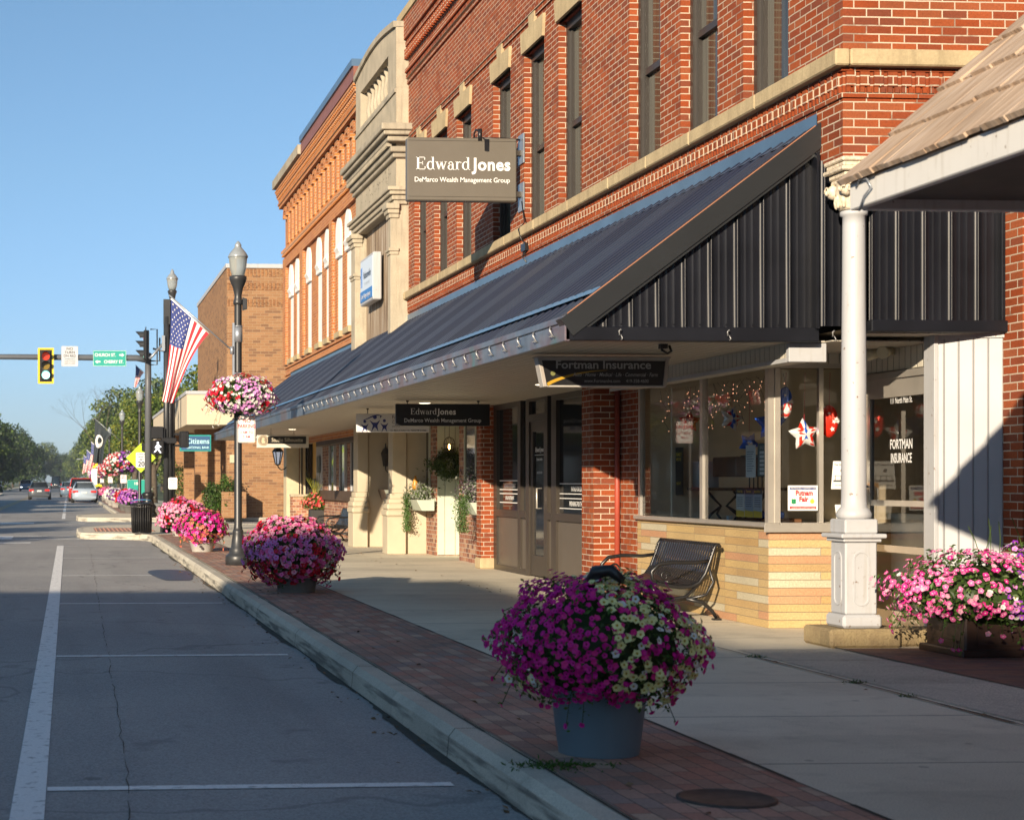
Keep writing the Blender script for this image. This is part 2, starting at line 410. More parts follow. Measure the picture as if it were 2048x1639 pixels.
def darkpane(name, col, wavy=.03):
    t = NT(name); v = t.wallvec(); mp = t.n.new('ShaderNodeMapping'); mp.inputs['Scale'].default_value = (12, .25, 1); t.link(v, mp.inputs['Vector'])
    a = t.noise(1.6, 3, mp.outputs[0])
    t.link(t.mix(t.ramp(a, [(.35,0.),(.65,1.)]), tuple(x*.6 for x in col), tuple(x*1.5 for x in col)), t.p.inputs['Base Color'])
    t.p.inputs['Roughness'].default_value = .06; t.p.inputs['Specular IOR Level'].default_value = .6
    t.bump(t.noise(1.2, 2), wavy, .02); return t.mat
PANE = darkpane('upper_pane', (.055,.052,.038))
PANED = darkpane('dark_pane', (.012,.013,.014))
WRONG = BRONZE
def plain(name, c, rough=.6, **k): return mat(name, c, rough, var=k.pop('var', .06), **k)
# ------------------------------------------------------------------ ground
RZ = -.15
def asphalt():
    t = NT('asphalt'); g = t.n.new('ShaderNodeNewGeometry')
    big = t.noise(.35, 5); mid = t.noise(3, 5); fine = t.noise(90, 3)
    mp = t.n.new('ShaderNodeMapping'); mp.inputs['Scale'].default_value = (1.6, .12, 1); t.link(g.outputs['Position'], mp.inputs['Vector'])
    lane = t.noise(1, 4, mp.outputs[0])
    c = t.mix(t.ramp(big, [(.3,0.),(.7,1.)]), (.262,.262,.260), (.35,.343,.33))
    c = t.mix(t.math('MULTIPLY', t.ramp(lane, [(.5,0.),(.7,1.)]), .5), c, (.21,.205,.20))
    c = t.mix(.8, c, t.mix(1., c, t.ramp(fine, [(.3,.62),(.7,1.4)]), 'MULTIPLY'))
    c = t.mix(t.math('MULTIPLY', t.ramp(mid, [(.62,0.),(.72,1.)]), .35), c, (.10,.098,.095))
    # cracks: thin lines of a distorted voronoi
    vo = t.n.new('ShaderNodeTexVoronoi'); vo.feature = 'DISTANCE_TO_EDGE'; vo.inputs['Scale'].default_value = .22
    nn = t.n.new('ShaderNodeTexNoise'); nn.inputs['Scale'].default_value = 1.5; t.link(g.outputs['Position'], nn.inputs['Vector'])
    ad = t.node('ShaderNodeVectorMath', operation='ADD'); t.link(g.outputs['Position'], ad.inputs[0]); t.link(nn.outputs['Color'], ad.inputs[1]); t.link(ad.outputs[0], vo.inputs['Vector'])
    cr = t.ramp(vo.outputs['Distance'], [(0,1.),(.003,1.),(.006,0.)])
    c = t.mix(t.math('MULTIPLY', cr, .35), c, (.06,.06,.06))
    # blotches of gum, oil and leaf bits
    v2 = t.n.new('ShaderNodeTexVoronoi'); v2.inputs['Scale'].default_value = 1.1; t.link(g.outputs['Position'], v2.inputs['Vector'])
    sp = t.ramp(v2.outputs['Distance'], [(0,1.),(.035,1.),(.06,0.)])
    c = t.mix(t.math('MULTIPLY', sp, .45), c, (.05,.048,.046))
    t.link(c, t.p.inputs['Base Color']); t.p.inputs['Roughness'].default_value = .82; t.p.inputs['Specular IOR Level'].default_value = .35
    t.bump(t.math('ADD', fine, t.math('MULTIPLY', mid, .6)), .5, .008); return t.mat
def concrete(name, c1, c2, joint_y=0, joint_off=0, speck=.3, joint_x=0):
    t = NT(name); g = t.n.new('ShaderNodeNewGeometry'); q = t.n.new('ShaderNodeSeparateXYZ'); t.link(g.outputs['Position'], q.inputs[0])
    big = t.noise(.8, 5); mid = t.noise(5, 5); fine = t.noise(120, 3)
    c = t.mix(t.ramp(big, [(.3,0.),(.7,1.)]), c1, c2)
    c = t.mix(t.math('MULTIPLY', t.ramp(mid, [(.55,0.),(.75,1.)]), .35), c, tuple(x*.6 for x in c1))
    c = t.mix(.7, c, t.mix(1., c, t.ramp(fine, [(.3,1-speck),(.7,1+speck)]), 'MULTIPLY'))
    h = t.math('MULTIPLY', fine, .3)
    v_ = t.n.new('ShaderNodeTexVoronoi'); v_.inputs['Scale'].default_value = 2.3; t.link(g.outputs['Position'], v_.inputs['Vector'])
    c = t.mix(t.math('MULTIPLY', t.ramp(v_.outputs['Distance'], [(0,1.),(.045,1.),(.065,0.)]), .55), c, tuple(x*.35 for x in c1))   # old gum spots
    st = t.noise(.9, 6, rough=.7); c = t.mix(t.math('MULTIPLY', t.ramp(st, [(.52,0.),(.66,1.)]), .30), c, tuple(x*.5 for x in c1))
    if joint_y:
        wn_ = t.n.new('ShaderNodeTexWhiteNoise'); wn_.noise_dimensions = '1D'
        t.link(t.math('FLOOR', t.math('ADD', t.math('DIVIDE', t.math('ADD', q.outputs[1], joint_off), joint_y), .5)), wn_.inputs['W'])
        c = t.mix(.22, c, t.mix(1., c, t.ramp(wn_.outputs['Value'], [(0,.45),(1,1.3)]), 'MULTIPLY'))
    if joint_y:
        y = t.math('ADD', q.outputs[1], t.math('MULTIPLY', q.outputs[0], .02))
        fr = t.math('ABSOLUTE', t.math('SUBTRACT', t.math('FRACT', t.math('DIVIDE', t.math('ADD', y, joint_off), joint_y)), .5))
        j = t.math('GREATER_THAN', fr, .5-.007/joint_y)
        c = t.mix(j, c, (.06,.05,.04)); h = t.math('SUBTRACT', h, j)
    if joint_x:
        fr = t.math('ABSOLUTE', t.math('SUBTRACT', t.math('FRACT', t.math('DIVIDE', q.outputs[0], joint_x)), .5))
        j = t.math('GREATER_THAN', fr, .5-.007/joint_x); c = t.mix(j, c, (.06,.05,.04)); h = t.math('SUBTRACT', h, j)
    t.link(c, t.p.inputs['Base Color']); t.p.inputs['Roughness'].default_value = .85; t.p.inputs['Specular IOR Level'].default_value = .25
    t.bump(h, .5, .01); return t.mat
ASPH = asphalt()
CONC = concrete('pavement_concrete', (.58,.52,.41), (.68,.62,.49), 1.55, .1)
AGG = concrete('aggregate_concrete', (.42,.39,.33), (.54,.50,.42), 3.1, .35, speck=.6)
KERBM = concrete('kerb_concrete', (.44,.41,.34), (.60,.56,.46), 3.0, .2)
def _scuffs(m):
    # black tyre scuffs and grime patches on the road side of the kerb stones
    n, l = m.node_tree.nodes, m.node_tree.links; p = n['Principled BSDF']; src = p.inputs['Base Color'].links[0].from_socket
    g = n.new('ShaderNodeNewGeometry'); q = n.new('ShaderNodeSeparateXYZ'); l.new(g.outputs['Position'], q.inputs[0])
    mp = n.new('ShaderNodeMapping'); mp.inputs['Scale'].default_value = (1,.55,9); l.new(g.outputs['Position'], mp.inputs['Vector'])
    no = n.new('ShaderNodeTexNoise'); no.inputs['Scale'].default_value = 2.2; no.inputs['Detail'].default_value = 6; l.new(mp.outputs[0], no.inputs['Vector'])
    r = n.new('ShaderNodeValToRGB'); r.color_ramp.elements[0].position = .47; r.color_ramp.elements[1].position = .62; l.new(no.outputs['Fac'], r.inputs[0])
    z = n.new('ShaderNodeMath'); z.operation = 'LESS_THAN'; z.inputs[1].default_value = -.04; l.new(q.outputs[2], z.inputs[0])
    a = n.new('ShaderNodeMath'); a.operation = 'MULTIPLY'; l.new(r.outputs[0], a.inputs[0]); l.new(z.outputs[0], a.inputs[1])
    b_ = n.new('ShaderNodeMath'); b_.operation = 'MULTIPLY'; b_.inputs[1].default_value = .72; l.new(a.outputs[0], b_.inputs[0])
    x = n.new('ShaderNodeMix'); x.data_type = 'RGBA'; l.new(b_.outputs[0], x.inputs[0]); l.new(src, x.inputs[6]); x.inputs[7].default_value = (.07,.068,.065,1); l.new(x.outputs[2], p.inputs['Base Color'])
_scuffs(KERBM)
PAVER = brick('pavers', [(.34,.20,.15),(.40,.25,.19),(.30,.20,.16),(.44,.31,.23),(.38,.19,.14),(.30,.22,.19),(.42,.24,.18)], (.16,.13,.11), bw=.205, rh=.10, ms=.0035, horiz=True, swap=True, stain=.6, bump=.8)
PAVER2 = brick('apron_pavers', [(.17,.09,.07),(.21,.11,.08),(.15,.09,.08),(.19,.11,.09)], (.08,.07,.06), bw=.205, rh=.10, ms=.004, horiz=True, stain=.6, bump=.8)
GRASSM = mat('grass_ground', (.07,.095,.03), .95, var=.4, nscale=.3, bump=.5)
def marking(name, col):
    t = NT(name); n = t.noise(14, 5); f = t.noise(70, 3)
    c = t.mix(t.ramp(n, [(.56,0.),(.70,1.)]), col, tuple(x*.42 for x in col)); c = t.mix(.4, c, t.mix(1., c, t.ramp(f, [(.3,.7),(.7,1.15)]), 'MULTIPLY'))
    t.link(c, t.p.inputs['Base Color']); t.p.inputs['Roughness'].default_value = .7; return t.mat
LINE = marking('road_paint', (.80,.80,.78)); YLINE = marking('yellow_road_paint', (.55,.36,.08))
def sheet(name, pts, z, m, base=None):
    o = M().poly([(x,y,z) for x,y in pts], 0).build(name, m); return struct(o)
def strip(name, rects, z, m):
    b = M()
    for (x0,x1,y0,y1) in rects:
        n = max(1, int((y1-y0)/3)); 
        b.poly([(x0,y0,z),(x1,y0,z),(x1,y1,z),(x0,y1,z)])
    return struct(b.build(name, m))
sheet('ground', [(-1500,-300),(1500,-300),(1500,3000),(-1500,3000)], RZ-.03, GRASSM)
sheet('road', [(-9.6,-60),(2.15,-60),(2.15,41),(3.2,51.9),(60,51.9),(60,60.9),(3,60.9),(2.15,69),(2.15,1400),(-9.6,1400),(-9.6,60.9),(-60,60.9),(-60,51.9),(-9.6,51.9)], RZ, ASPH)
near = [(2.0,-40),(2.0,0),(2.0,20),(2.0,40.6),(1.93,41.4),(1.6,42.1),(1.2,42.45),(.55,42.7),(.3,43.1),(.22,44),(.22,47.4),(.35,48.6),(.9,50.1),(1.9,51.2),(3.2,51.8),(5,51.9),(40,51.9)]
far = [(40,60.9),(5,60.9),(2.6,61.0),(1.4,61.1),(.7,61.5),(.35,62.3),(.3,63.5),(.3,66),(.6,67.3),(1.5,68.6),(1.95,69.6),(2.0,71),(2.0,200),(2.0,900)]
def kerb(name, path, side=1):
    b = M(); n = len(path); P = [Vector((x,y)) for x,y in path]; off = []
    for i in range(n):
        t = (P[min(i+1,n-1)]-P[max(i-1,0)]).normalized(); off.append(Vector((t.y,-t.x))*side)
    prof = [(0,RZ-.01),(.012,-.035),(.045,.006),(.17,.006),(.17,-.05)]; vs = []
    for i in range(n):
        for (d,z) in prof: q = P[i]+off[i]*d; vs.append((q.x,q.y,z))
    k = len(prof)
    b.add(vs, [(i*k+j,i*k+j+1,(i+1)*k+j+1,(i+1)*k+j) for i in range(n-1) for j in range(k-1)], 0)
    return struct(b.build(name, KERBM)), [tuple(P[i]+off[i]*.165) for i in range(n)]
_, inn = kerb('kerb', near)
_, inf = kerb('kerb', far)
kerb('kerb', [(-9.6,-40),(-9.6,50),(-11,51.9)], -1); kerb('kerb', [(-11,60.9),(-9.6,61.5),(-9.6,150),(-9.4,165),(-7.2,168),(-7.0,182),(-7.2,186),(-9.6,190),(-9.6,900)], -1)
sheet('pavement', inn+[(40,-40)], 0, CONC)
sheet('pavement', inf+[(6.4,900),(6.4,76),(40,76)], 0, CONC)
sheet('pavement', [(-9.75,-40),(-9.75,50),(-11,51.75),(-40,51.75),(-40,-40)], 0, CONC)
sheet('pavement', [(-40,61.1),(-11,61.1),(-9.75,62),(-9.75,900),(-12.5,900),(-12.5,80),(-40,80)], 0, CONC)
sheet('paver_strip', [(2.17,-40),(3.16,-40),(3.16,41.4),(2.2,41.4)], .006, PAVER)
sheet('paver_strip', [(2.17,70),(3.16,70),(3.16,300),(2.17,300)], .006, PAVER)
sheet('aggregate_walk', [(5.12,-40),(6.02,-40),(6.02,12.75),(5.2,12.75)], .004, AGG)
sheet('brick_apron', [(6.03,-40),(30,-40),(30,12.9),(6.03,12.75)], .004, PAVER2)
# cracks between the strips, with a little dirt and moss
JNT = mat('joint_dirt', (.055,.048,.035), .95, var=.4, nscale=8)
b = M(); rnd = random.Random(4)
for (xa, y0, y1, w) in ((3.16,-20,41,.016),(5.11,-20,12.8,.022),(6.02,-20,12.8,.022),(2.165,-20,40,.012)):
    y = y0
    while y < y1:
        l = rnd.uniform(.3,.8); ww = w*rnd.uniform(.5,1.5); b.poly([(xa-ww/2,y,.009),(xa+ww/2,y,.009),(xa+ww/2*rnd.uniform(.5,1.4),y+l,.009),(xa-ww/2,y+l,.009)]); y += l
struct(b.build('pavement_joint', JNT))
b = M(); y = -5.; w = .04   # dirt in the gutter, one continuous uneven band
while y < 40.5:
    l = rnd.uniform(.03,.09); w2 = min(.07, max(.010, w+rnd.uniform(-.012,.012)+.004*math.sin(y*1.7))); b.poly([(2.0,y,RZ+.005),(2.0-w,y,RZ+.005),(2.0-w2,y+l,RZ+.005),(2.0,y+l,RZ+.005)]); y += l; w = w2
struct(b.build('gutter_dirt', JNT))
TACT = mat('tactile_red', (.36,.20,.15), .8, var=.15, nscale=6)
b = M().poly([(.7,44.2,.005),(2.3,44.2,.005),(2.3,47.4,.005),(.7,47.4,.005)])
for i in range(14):
    for j in range(22): b.lathe([(.03,.004),(.02,.018)], .76+i*.115, 44.3+j*.14, 6)
struct(b.build('tactile_paving', TACT))
# markings
mz = RZ+.004
rect = [(-.255,-.105,-5,38.3)]
for yy in (2.0,7.98,14.05,20.1,26.1,32.1,38.15): rect.append((-.1, 1.85, yy-.05, yy+.05))
strip('parking_line', rect, mz, LINE)
strip('crosswalk_line', [(-9,-.9,40.0,40.5),(-9,.35,42.6,42.85),(-9,.15,45.0,45.2),(-2.9,-1.45,42.9,45.0),(-9,.6,58.2,58.45),(-9,.5,60.0,60.25),(-2.4,-1.2,58.45,60.0),(-5.2,-4.0,58.45,60.0)], mz, LINE)
strip('lane_line', [(-.26,-.12,y,y+l) for y,l in ((66,12),(81,9),(93,8),(104,8),(118,8),(133,8),(150,9),(170,9),(195,9),(220,9),(250,10))], mz, LINE)
strip('centre_line', [(-3.85,-3.75,66,500),(-3.6,-3.5,66,500),(-3.85,-3.75,-40,38),(-3.6,-3.5,-40,38)], mz, YLINE)
strip('parking_line', [(-.1,1.8,y,y+.1) for y in (70,76,82,88,94,100,106,128,140)], mz, LINE)
# the long crack that wanders down the parking lane
rnd = random.Random(9); cp = [(.47,40),(.45,33),(.41,26.2),(.37,21.1),(.35,17.1),(.34,14.4),(.32,11.7),(.31,10),(.29,8.4),(.25,6.9),(.2,4)]
b = M(); P = []
for (xa,ya),(xb,yb) in zip(cp, cp[1:]):
    k = max(2, int(abs(ya-yb)/.18))
    for i in range(k): P.append((xa+(xb-xa)*i/k+rnd.uniform(-.010,.010)+.006*math.sin(len(P)*.37), ya+(yb-ya)*i/k))
for (p_, q_) in zip(P, P[1:]):
    if rnd.random() < .3: continue
    w_ = rnd.uniform(.001,.0032); b.poly([(p_[0]-w_,p_[1],mz+.001),(p_[0]+w_,p_[1],mz+.001),(q_[0]+w_,q_[1],mz+.001),(q_[0]-w_,q_[1],mz+.001)])
struct(b.build('road_crack', JNT))
# the dark oil patch by the kerb
OIL = mat('oil_stain', (.035,.033,.038), .45, var=.2)
pts = [(1.62+.33*math.cos(a)*(1+.15*math.sin(3*a)), 26.2+1.9*math.sin(a)*(1+.2*math.cos(2*a)), mz+.002) for a in [i*.314 for i in range(20)]]
struct(M().poly(pts).build('oil_stain', OIL))

# ------------------------------------------------------------------ facades
def front(b, X, y0, y1, z0, z1, holes, depth=.3, rev=.3, m=0):
    """street wall facing -X with rectangular holes (ya,yb,za,zb)"""
    ys = sorted({y0,y1,*[h[0] for h in holes],*[h[1] for h in holes]}); zs = sorted({z0,z1,*[h[2] for h in holes],*[h[3] for h in holes]})
    for i in range(len(ys)-1):
        for j in range(len(zs)-1):
            yc, zc = (ys[i]+ys[i+1])/2, (zs[j]+zs[j+1])/2
            if any(h[0]<yc<h[1] and h[2]<zc<h[3] for h in holes): continue
            b.add([(X,ys[i],zs[j]),(X,ys[i+1],zs[j]),(X,ys[i+1],zs[j+1]),(X,ys[i],zs[j+1])], [(3,2,1,0)], m)
    for (a,c,d,e) in holes:
        r = X+rev
        b.add([(X,a,d),(X,c,d),(X,c,e),(X,a,e),(r,a,d),(r,c,d),(r,c,e),(r,a,e)], [(0,1,5,4),(1,2,6,5),(2,3,7,6),(3,0,4,7)], m)
    return b
# ---- red brick building
rb = thing('brick_building', 'red brick corner building with tall dark sash windows and a white iron corner column', 'building', (12,20,0))
WINS = [14.44,16.01,17.55,20.22,21.81,23.47,25.75,27.38,29.0]
b = M()
front(b, 6.15, 13.5, 30.5, 2.47, 3.9, []); front(b, 6.15, 12.95, 30.5, 3.9, 9.7, [(c-.48,c+.48,4.72,7.08) for c in WINS])
b.box(6.152,6.45,12.97,13.25,3.9,9.69)                         # corner
b.add([(6.15,12.95,3.89),(18,12.95,3.89),(18,12.95,9.7),(6.15,12.95,9.7)], [(0,1,2,3)])
b.add([(6.15,12.95,3.89),(18,12.95,3.89),(18,13.3,3.89),(6.15,13.3,3.89)], [(3,2,1,0)])
b.add([(7.5,12.72,0),(18,12.72,0),(18,12.72,3.93),(7.5,12.72,3.93)], [(0,1,2,3)])
b.add([(7.5,12.72,0),(7.5,13.3,0),(7.5,13.3,3.93),(7.5,12.72,3.93)], [(3,2,1,0)])
b.add([(7.5,12.72,3.93),(18,12.72,3.93),(18,12.95,3.93),(7.5,12.95,3.93)], [(0,1,2,3)])
b.box(17.8,18,13.25,30.5,0,9.7); b.box(6.5,17.8,30.2,30.5,0,9.65)
b.add([(6.4,13.2,9.3),(17.9,13.2,9.3),(17.9,30.3,9.3),(6.4,30.3,9.3)], [(0,1,2,3)])
b.box(6.4,6.5,13.2,30.4,9.0,9.69)
wall = b.build('wall', RED, rb)
# projecting brick courses
b = M()
for (z0,z1,p) in ((7.44,7.50,.025),(7.51,7.565,.045),(8.50,8.56,.03),(8.60,8.66,.05),(9.18,9.26,.06),(9.30,9.68,.09)):
    b.box(6.15-p, 6.16, 12.95-p, 30.5, z0, z1); b.box(6.16, 18, 12.95-p, 12.96, z0, z1)
b.box(6.13,6.16,12.93,30.48,4.365,4.40); b.box(6.16,9,12.93,12.96,4.365,4.40)
b.box(6.13,6.16,12.93,30.48,4.575,4.60); b.box(6.16,9,12.93,12.96,4.575,4.60)
b.build('brick_course', RED, rb)
b = M(); y = 12.99
while y < 30.4:
    b.box(6.125,6.155,y,y+.075,4.455,4.57); y += .114
y = 12.97
while y < 30.4:
    b.box(6.125,6.155,y,y+.033,4.405,4.45); b.box(6.08,6.155,y,y+.04,8.70,8.76); y += .066
y = 12.99
while y < 30.4:
    b.box(6.07,6.155,y,y+.07,8.95,9.12); y += .14
x = 6.17
while x < 9: b.box(x,x+.075,12.925,12.955,4.455,4.57); b.box(x,x+.033,12.925,12.955,4.405,4.45); b.box(x+.057,x+.09,12.925,12.955,4.405,4.45); x += .114
b.build('dentil_course', RED, rb)
b = M(); y = 12.86                                             # stone band in blocks
rnd = random.Random(2)
while y < 30.5:
    l = min(rnd.uniform(1.2,1.6), 30.5-y)
    b.bbox(6.05,6.17,y,y+l-.006,4.575+.028,4.735,.012); y += l
x = 6.172
while x < 18: b.bbox(x,x+1.9,12.85,12.97,4.603,4.735,.012); x += 1.906
b.build('stone_band', SAND, rb)
b = M().box(6.03,6.2,12.83,30.5,9.70,9.84).box(6.2,18.1,12.83,12.97,9.70,9.84); b.build('coping', SAND, rb)
for c in WINS:
    b = M()
    y0,y1,z0,z1 = c-.48,c+.48,4.74,7.08
    b.box(6.25,6.36,y0,y0+.07,z0,z1).box(6.25,6.36,y1-.07,y1,z0,z1).box(6.25,6.36,y0+.07,y1-.07,z1-.11,z1).box(6.25,6.36,y0+.07,y1-.07,z0,z0+.08)
    b.box(6.285,6.345,y0+.07,y0+.12,z0+.08,z1-.11).box(6.285,6.345,y1-.12,y1-.07,z0+.08,z1-.11)
    b.box(6.285,6.36,y0+.12,y1-.12,5.74,5.81)
    w = b.build('window', WFRAME, rb)
    p = M(); p.add([(6.33,y0+.07,z0+.05),(6.33,y1-.07,z0+.05),(6.33,y1-.07,5.78),(6.33,y0+.07,5.78)], [(3,2,1,0)])
    p.add([(6.32,y0+.07,5.78),(6.32,y1-.07,5.78),(6.32,y1-.07,z1-.1),(6.32,y0+.07,z1-.1)], [(3,2,1,0)]); p.build('pane', PANE, w)
    l = M().prism([(y0-.02,7.08),(y1+.02,7.08),(y1+.07,7.36),(c+.12,7.36),(c+.15,7.50),(c-.15,7.50),(c-.12,7.36),(y0-.07,7.36)], 'x', 6.11, 6.2)
    l.build('lintel', SAND, rb)
# cast iron column
cx, cy = 6.25, 12.97
col = M(); col.lathe([(.12,1.015),(.132,1.03),(.135,1.055),(.12,1.085),(.098,1.11),(.095,1.2),(.093,2.2),(.086,3.35),(.086,3.42),(.105,3.43),(.105,3.46),(.09,3.47)], cx, cy, 28)
colo = col.build('column', PAINT, rb)
p = M(); hw = .13
p.bbox(cx-hw-.03,cx+hw+.03,cy-hw-.03,cy+hw+.03,.155,.26,.02); p.bbox(cx-hw,cx+hw,cy-hw,cy+hw,.26,.84,.012)
p.bbox(cx-hw-.025,cx+hw+.025,cy-hw-.025,cy+hw+.025,.835,.865,.01); p.bbox(cx-hw-.055,cx+hw+.055,cy-hw-.055,cy+hw+.055,.865,.90,.012)
p.bbox(cx-hw-.005,cx+hw+.005,cy-hw-.005,cy+hw+.005,.90,1.015,.012)
def stad(w, h, r, n=8):
    return [(r*math.cos(a)+sx, r*math.sin(a)+sz) for (sx,sz,a0) in ((w/2-r,h/2-r,0),(-w/2+r,h/2-r,90),(-w/2+r,-h/2+r,180),(w/2-r,-h/2+r,270)) for a in [R(a0+90*i/n) for i in range(n+1)]]
for face in ('S','W'):
    o_, i_ = stad(.13,.43,.062), stad(.108,.408,.052)
    for k in range(len(o_)):
        k2 = (k+1)%len(o_); cc = (cx,cy-hw,.545) if face=='S' else (cx-hw,cy,.545)
        p.flat([o_[k],o_[k2],i_[k2],i_[k]], cc, face, .007)
p.build('pedestal', PAINT, colo)
k = M()
for i,(w,z0,z1) in enumerate(((.17,3.84,3.875),(.155,3.80,3.84),(.175,3.765,3.80),(.14,3.72,3.765),(.13,3.68,3.72))): k.bbox(cx-w,cx+w,cy-w,cy+w,z0,z1,.01)
for sx in (-1,1):
    for sy in (-1,1):
        k.ell((cx+sx*.115,cy+sy*.115,3.63),(.052,.052,.06),12,8)
        pts = [(cx+sx*(.12+.04*math.cos(a)*(1-a/9)), cy+sy*.165, 3.63+.045*math.sin(a)*(1-a/9)) for a in [i*.5 for i in range(16)]]
        k.tube(pts, .009, 5)
        pts = [(cx+sx*.165, cy+sy*(.12+.04*math.cos(a)*(1-a/9)), 3.63+.045*math.sin(a)*(1-a/9)) for a in [i*.5 for i in range(16)]]
        k.tube(pts, .009, 5)
k.lathe([(.11,3.47),(.12,3.52),(.14,3.60),(.13,3.69)], cx, cy, 20)
for j in range(12):
    a = j*math.pi/6; k.ell((cx+.13*math.cos(a), cy+.13*math.sin(a), 3.54),(.022,.022,.055),6,6)
k.build('capital', mat('flaking_paint', (.66,.57,.43), .7, var=.35, nscale=25, bump=.6), colo)
M().bbox(5.98,6.56,12.80,13.3,0,.15,.02).build('plinth', ROUGHST, rb)
b = M().bbox(6.565,7.02,12.90,13.3,0,.13,.02); b.build('step', ROUGHST, rb)
# ---- stone fronted shop under the awning
b = M()
b.box(6.25,6.5,14.9,18.06,0,.90); b.box(6.25,7.2,14.60,14.9,0,.899)
b.build('stone_base', LEDGE, rb)
b = M().bbox(6.20,6.34,14.56,18.06,.90,.945,.008).bbox(6.345,7.18,14.555,14.68,.90,.945,.008).bbox(6.19,7.2,14.545,14.56,.86,.93,.004)
b.build('window_sill', ALU, rb)
f = M()
for (y,w) in ((14.61,.07),(16.17,.07),(17.98,.06)): f.box(6.25,6.31,y,y+w,.945,2.33)
f.box(6.25,6.31,14.60,18.04,2.33,2.37)
f.box(6.31,6.36,14.60,14.66,.945,2.33); f.box(6.72,6.76,14.61,14.66,.945,2.33); f.box(7.08,7.12,14.61,14.66,.945,2.33); f.box(6.36,7.12,14.61,14.66,2.33,2.37)
sf = f.build('shop_window', ALU, rb)
g = M().add([(6.28,14.66,.945),(6.28,18.0,.945),(6.28,18.0,2.33),(6.28,14.66,2.33)], [(3,2,1,0)]).add([(6.34,14.63,.945),(7.10,14.63,.945),(7.10,14.63,2.33),(6.34,14.63,2.33)], [(0,1,2,3)])
g.build('pane', GLASS, sf)
b = M().box(5.96,6.24,13.531,18.06,2.32,2.46); b.build('header_siding', SIDEC, rb)
b = M().bbox(5.94,6.26,13.47,13.53,2.30,2.455,.005).box(5.94,5.955,13.53,18.06,2.30,2.335); b.build('header_trim', PAINT, rb)
b = M().box(7.10,7.2,13.25,14.6,2.27,2.458); b.box(6.24,7.1,14.60,14.68,2.37,2.458); b.build('entry_siding', SIDEC, rb)
# angled white siding beside the door
b = M().prism([(7.03,13.2),(7.5,13.0),(7.5,13.1),(7.03,13.3)], 'z', 0, 2.495); b.build('siding_panel', SIDING, rb)
b = M().bbox(7.02,7.055,13.17,13.34,0,2.51,.004).prism([(7.055,13.17),(7.5,12.98),(7.5,13.0),(7.055,13.19)], 'z', 2.47, 2.51); b.build('corner_trim', PAINT, rb)
M().box(7.36,7.42,13.36,14.56,0,.98).box(7.33,7.46,13.34,14.58,.98,1.03).build('added_door_panel', CREAMW, rb)  # cream panel added behind the door for the pale reflections in its glass
# shop door
d = M(); y0,y1 = 13.42,14.52
d.box(7.08,7.16,y0-.06,y0,.0,2.26).box(7.08,7.16,y1,y1+.1,.0,2.26).box(7.08,7.16,y0,y1,2.2,2.26)
d.box(7.10,7.14,y0+.0,y0+.07,.06,2.2).box(7.10,7.14,y1-.09,y1,.06,2.2).box(7.10,7.14,y0+.07,y1-.09,2.04,2.2).box(7.10,7.14,y0+.07,y1-.09,.06,.2)
d.box(7.105,7.135,y0+.07,y1-.09,1.10,1.15).box(7.105,7.135,y0+.07,y1-.09,.70,.76)
door = d.build('shop_door', ALU, rb)
M().add([(7.12,y0+.05,.2),(7.12,y1-.08,.2),(7.12,y1-.08,2.05),(7.12,y0+.05,2.05)], [(3,2,1,0)]).build('door_glass', GLASS, door)
h = M().tube([(7.10,y1-.045,.95),(7.05,y1-.045,.97),(7.05,y1-.045,1.25),(7.10,y1-.045,1.27)], .012, 8); h.build('door_handle', GALV, door)
t = M().text('FORTMAN', (7.118,13.90,1.595), .115, 'W', bold=.02, xs=.72).text('INSURANCE', (7.118,13.90,1.475), .115, 'W', bold=.02, xs=.58).text('111 North Main St.', (7.118,13.90,1.985), .072, 'W', bold=.015, xs=.68)
t.build('door_lettering', WHITE, door)
# twin floodlight over the door
fl = M().lathe([(.03,0),(.045,.01),(.045,.03)], 0, 0, 12); 
q = M(); q.box(7.06,7.10,13.97,14.03,2.40,2.46)
for s_ in (-1,1):
    q.tube([(7.07,14.0,2.43),(7.03,14.0+s_*.05,2.43)], .01, 6); q.tube([(7.05,14.0+s_*.05,2.43),(6.98,14.0+s_*.11,2.42),(6.93,14.0+s_*.14,2.41)], [.03,.045,.055], 12)
q.build('floodlight', mat('pale_yellow_plastic', (.6,.55,.38), .5), rb)
# shop interior
b = M()
b.add([(6.36,14.7,.88),(9.5,14.7,.88),(9.5,18.0,.88),(6.36,18.0,.88)], [(0,1,2,3)], 0)
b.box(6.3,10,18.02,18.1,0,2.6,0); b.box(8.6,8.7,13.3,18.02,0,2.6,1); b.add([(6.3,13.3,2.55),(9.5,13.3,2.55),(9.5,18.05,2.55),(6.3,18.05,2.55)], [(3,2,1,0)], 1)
b.box(6.36,6.82,17.30,17.34,.881,2.3,0)  # cream panel added near the glass to catch sun and brighten the pane
b.add([(7.2,13.3,.01),(9.5,13.3,.01),(9.5,18.05,.01),(7.2,18.05,.01)], [(0,1,2,3)], 0); b.box(7.2,8.6,14.95,15.0,.0,.86,0)
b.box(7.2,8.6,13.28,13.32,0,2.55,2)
b.build('interior', [CREAMW, INTER, mat('interior_wood', (.30,.13,.05), .5)], rb)
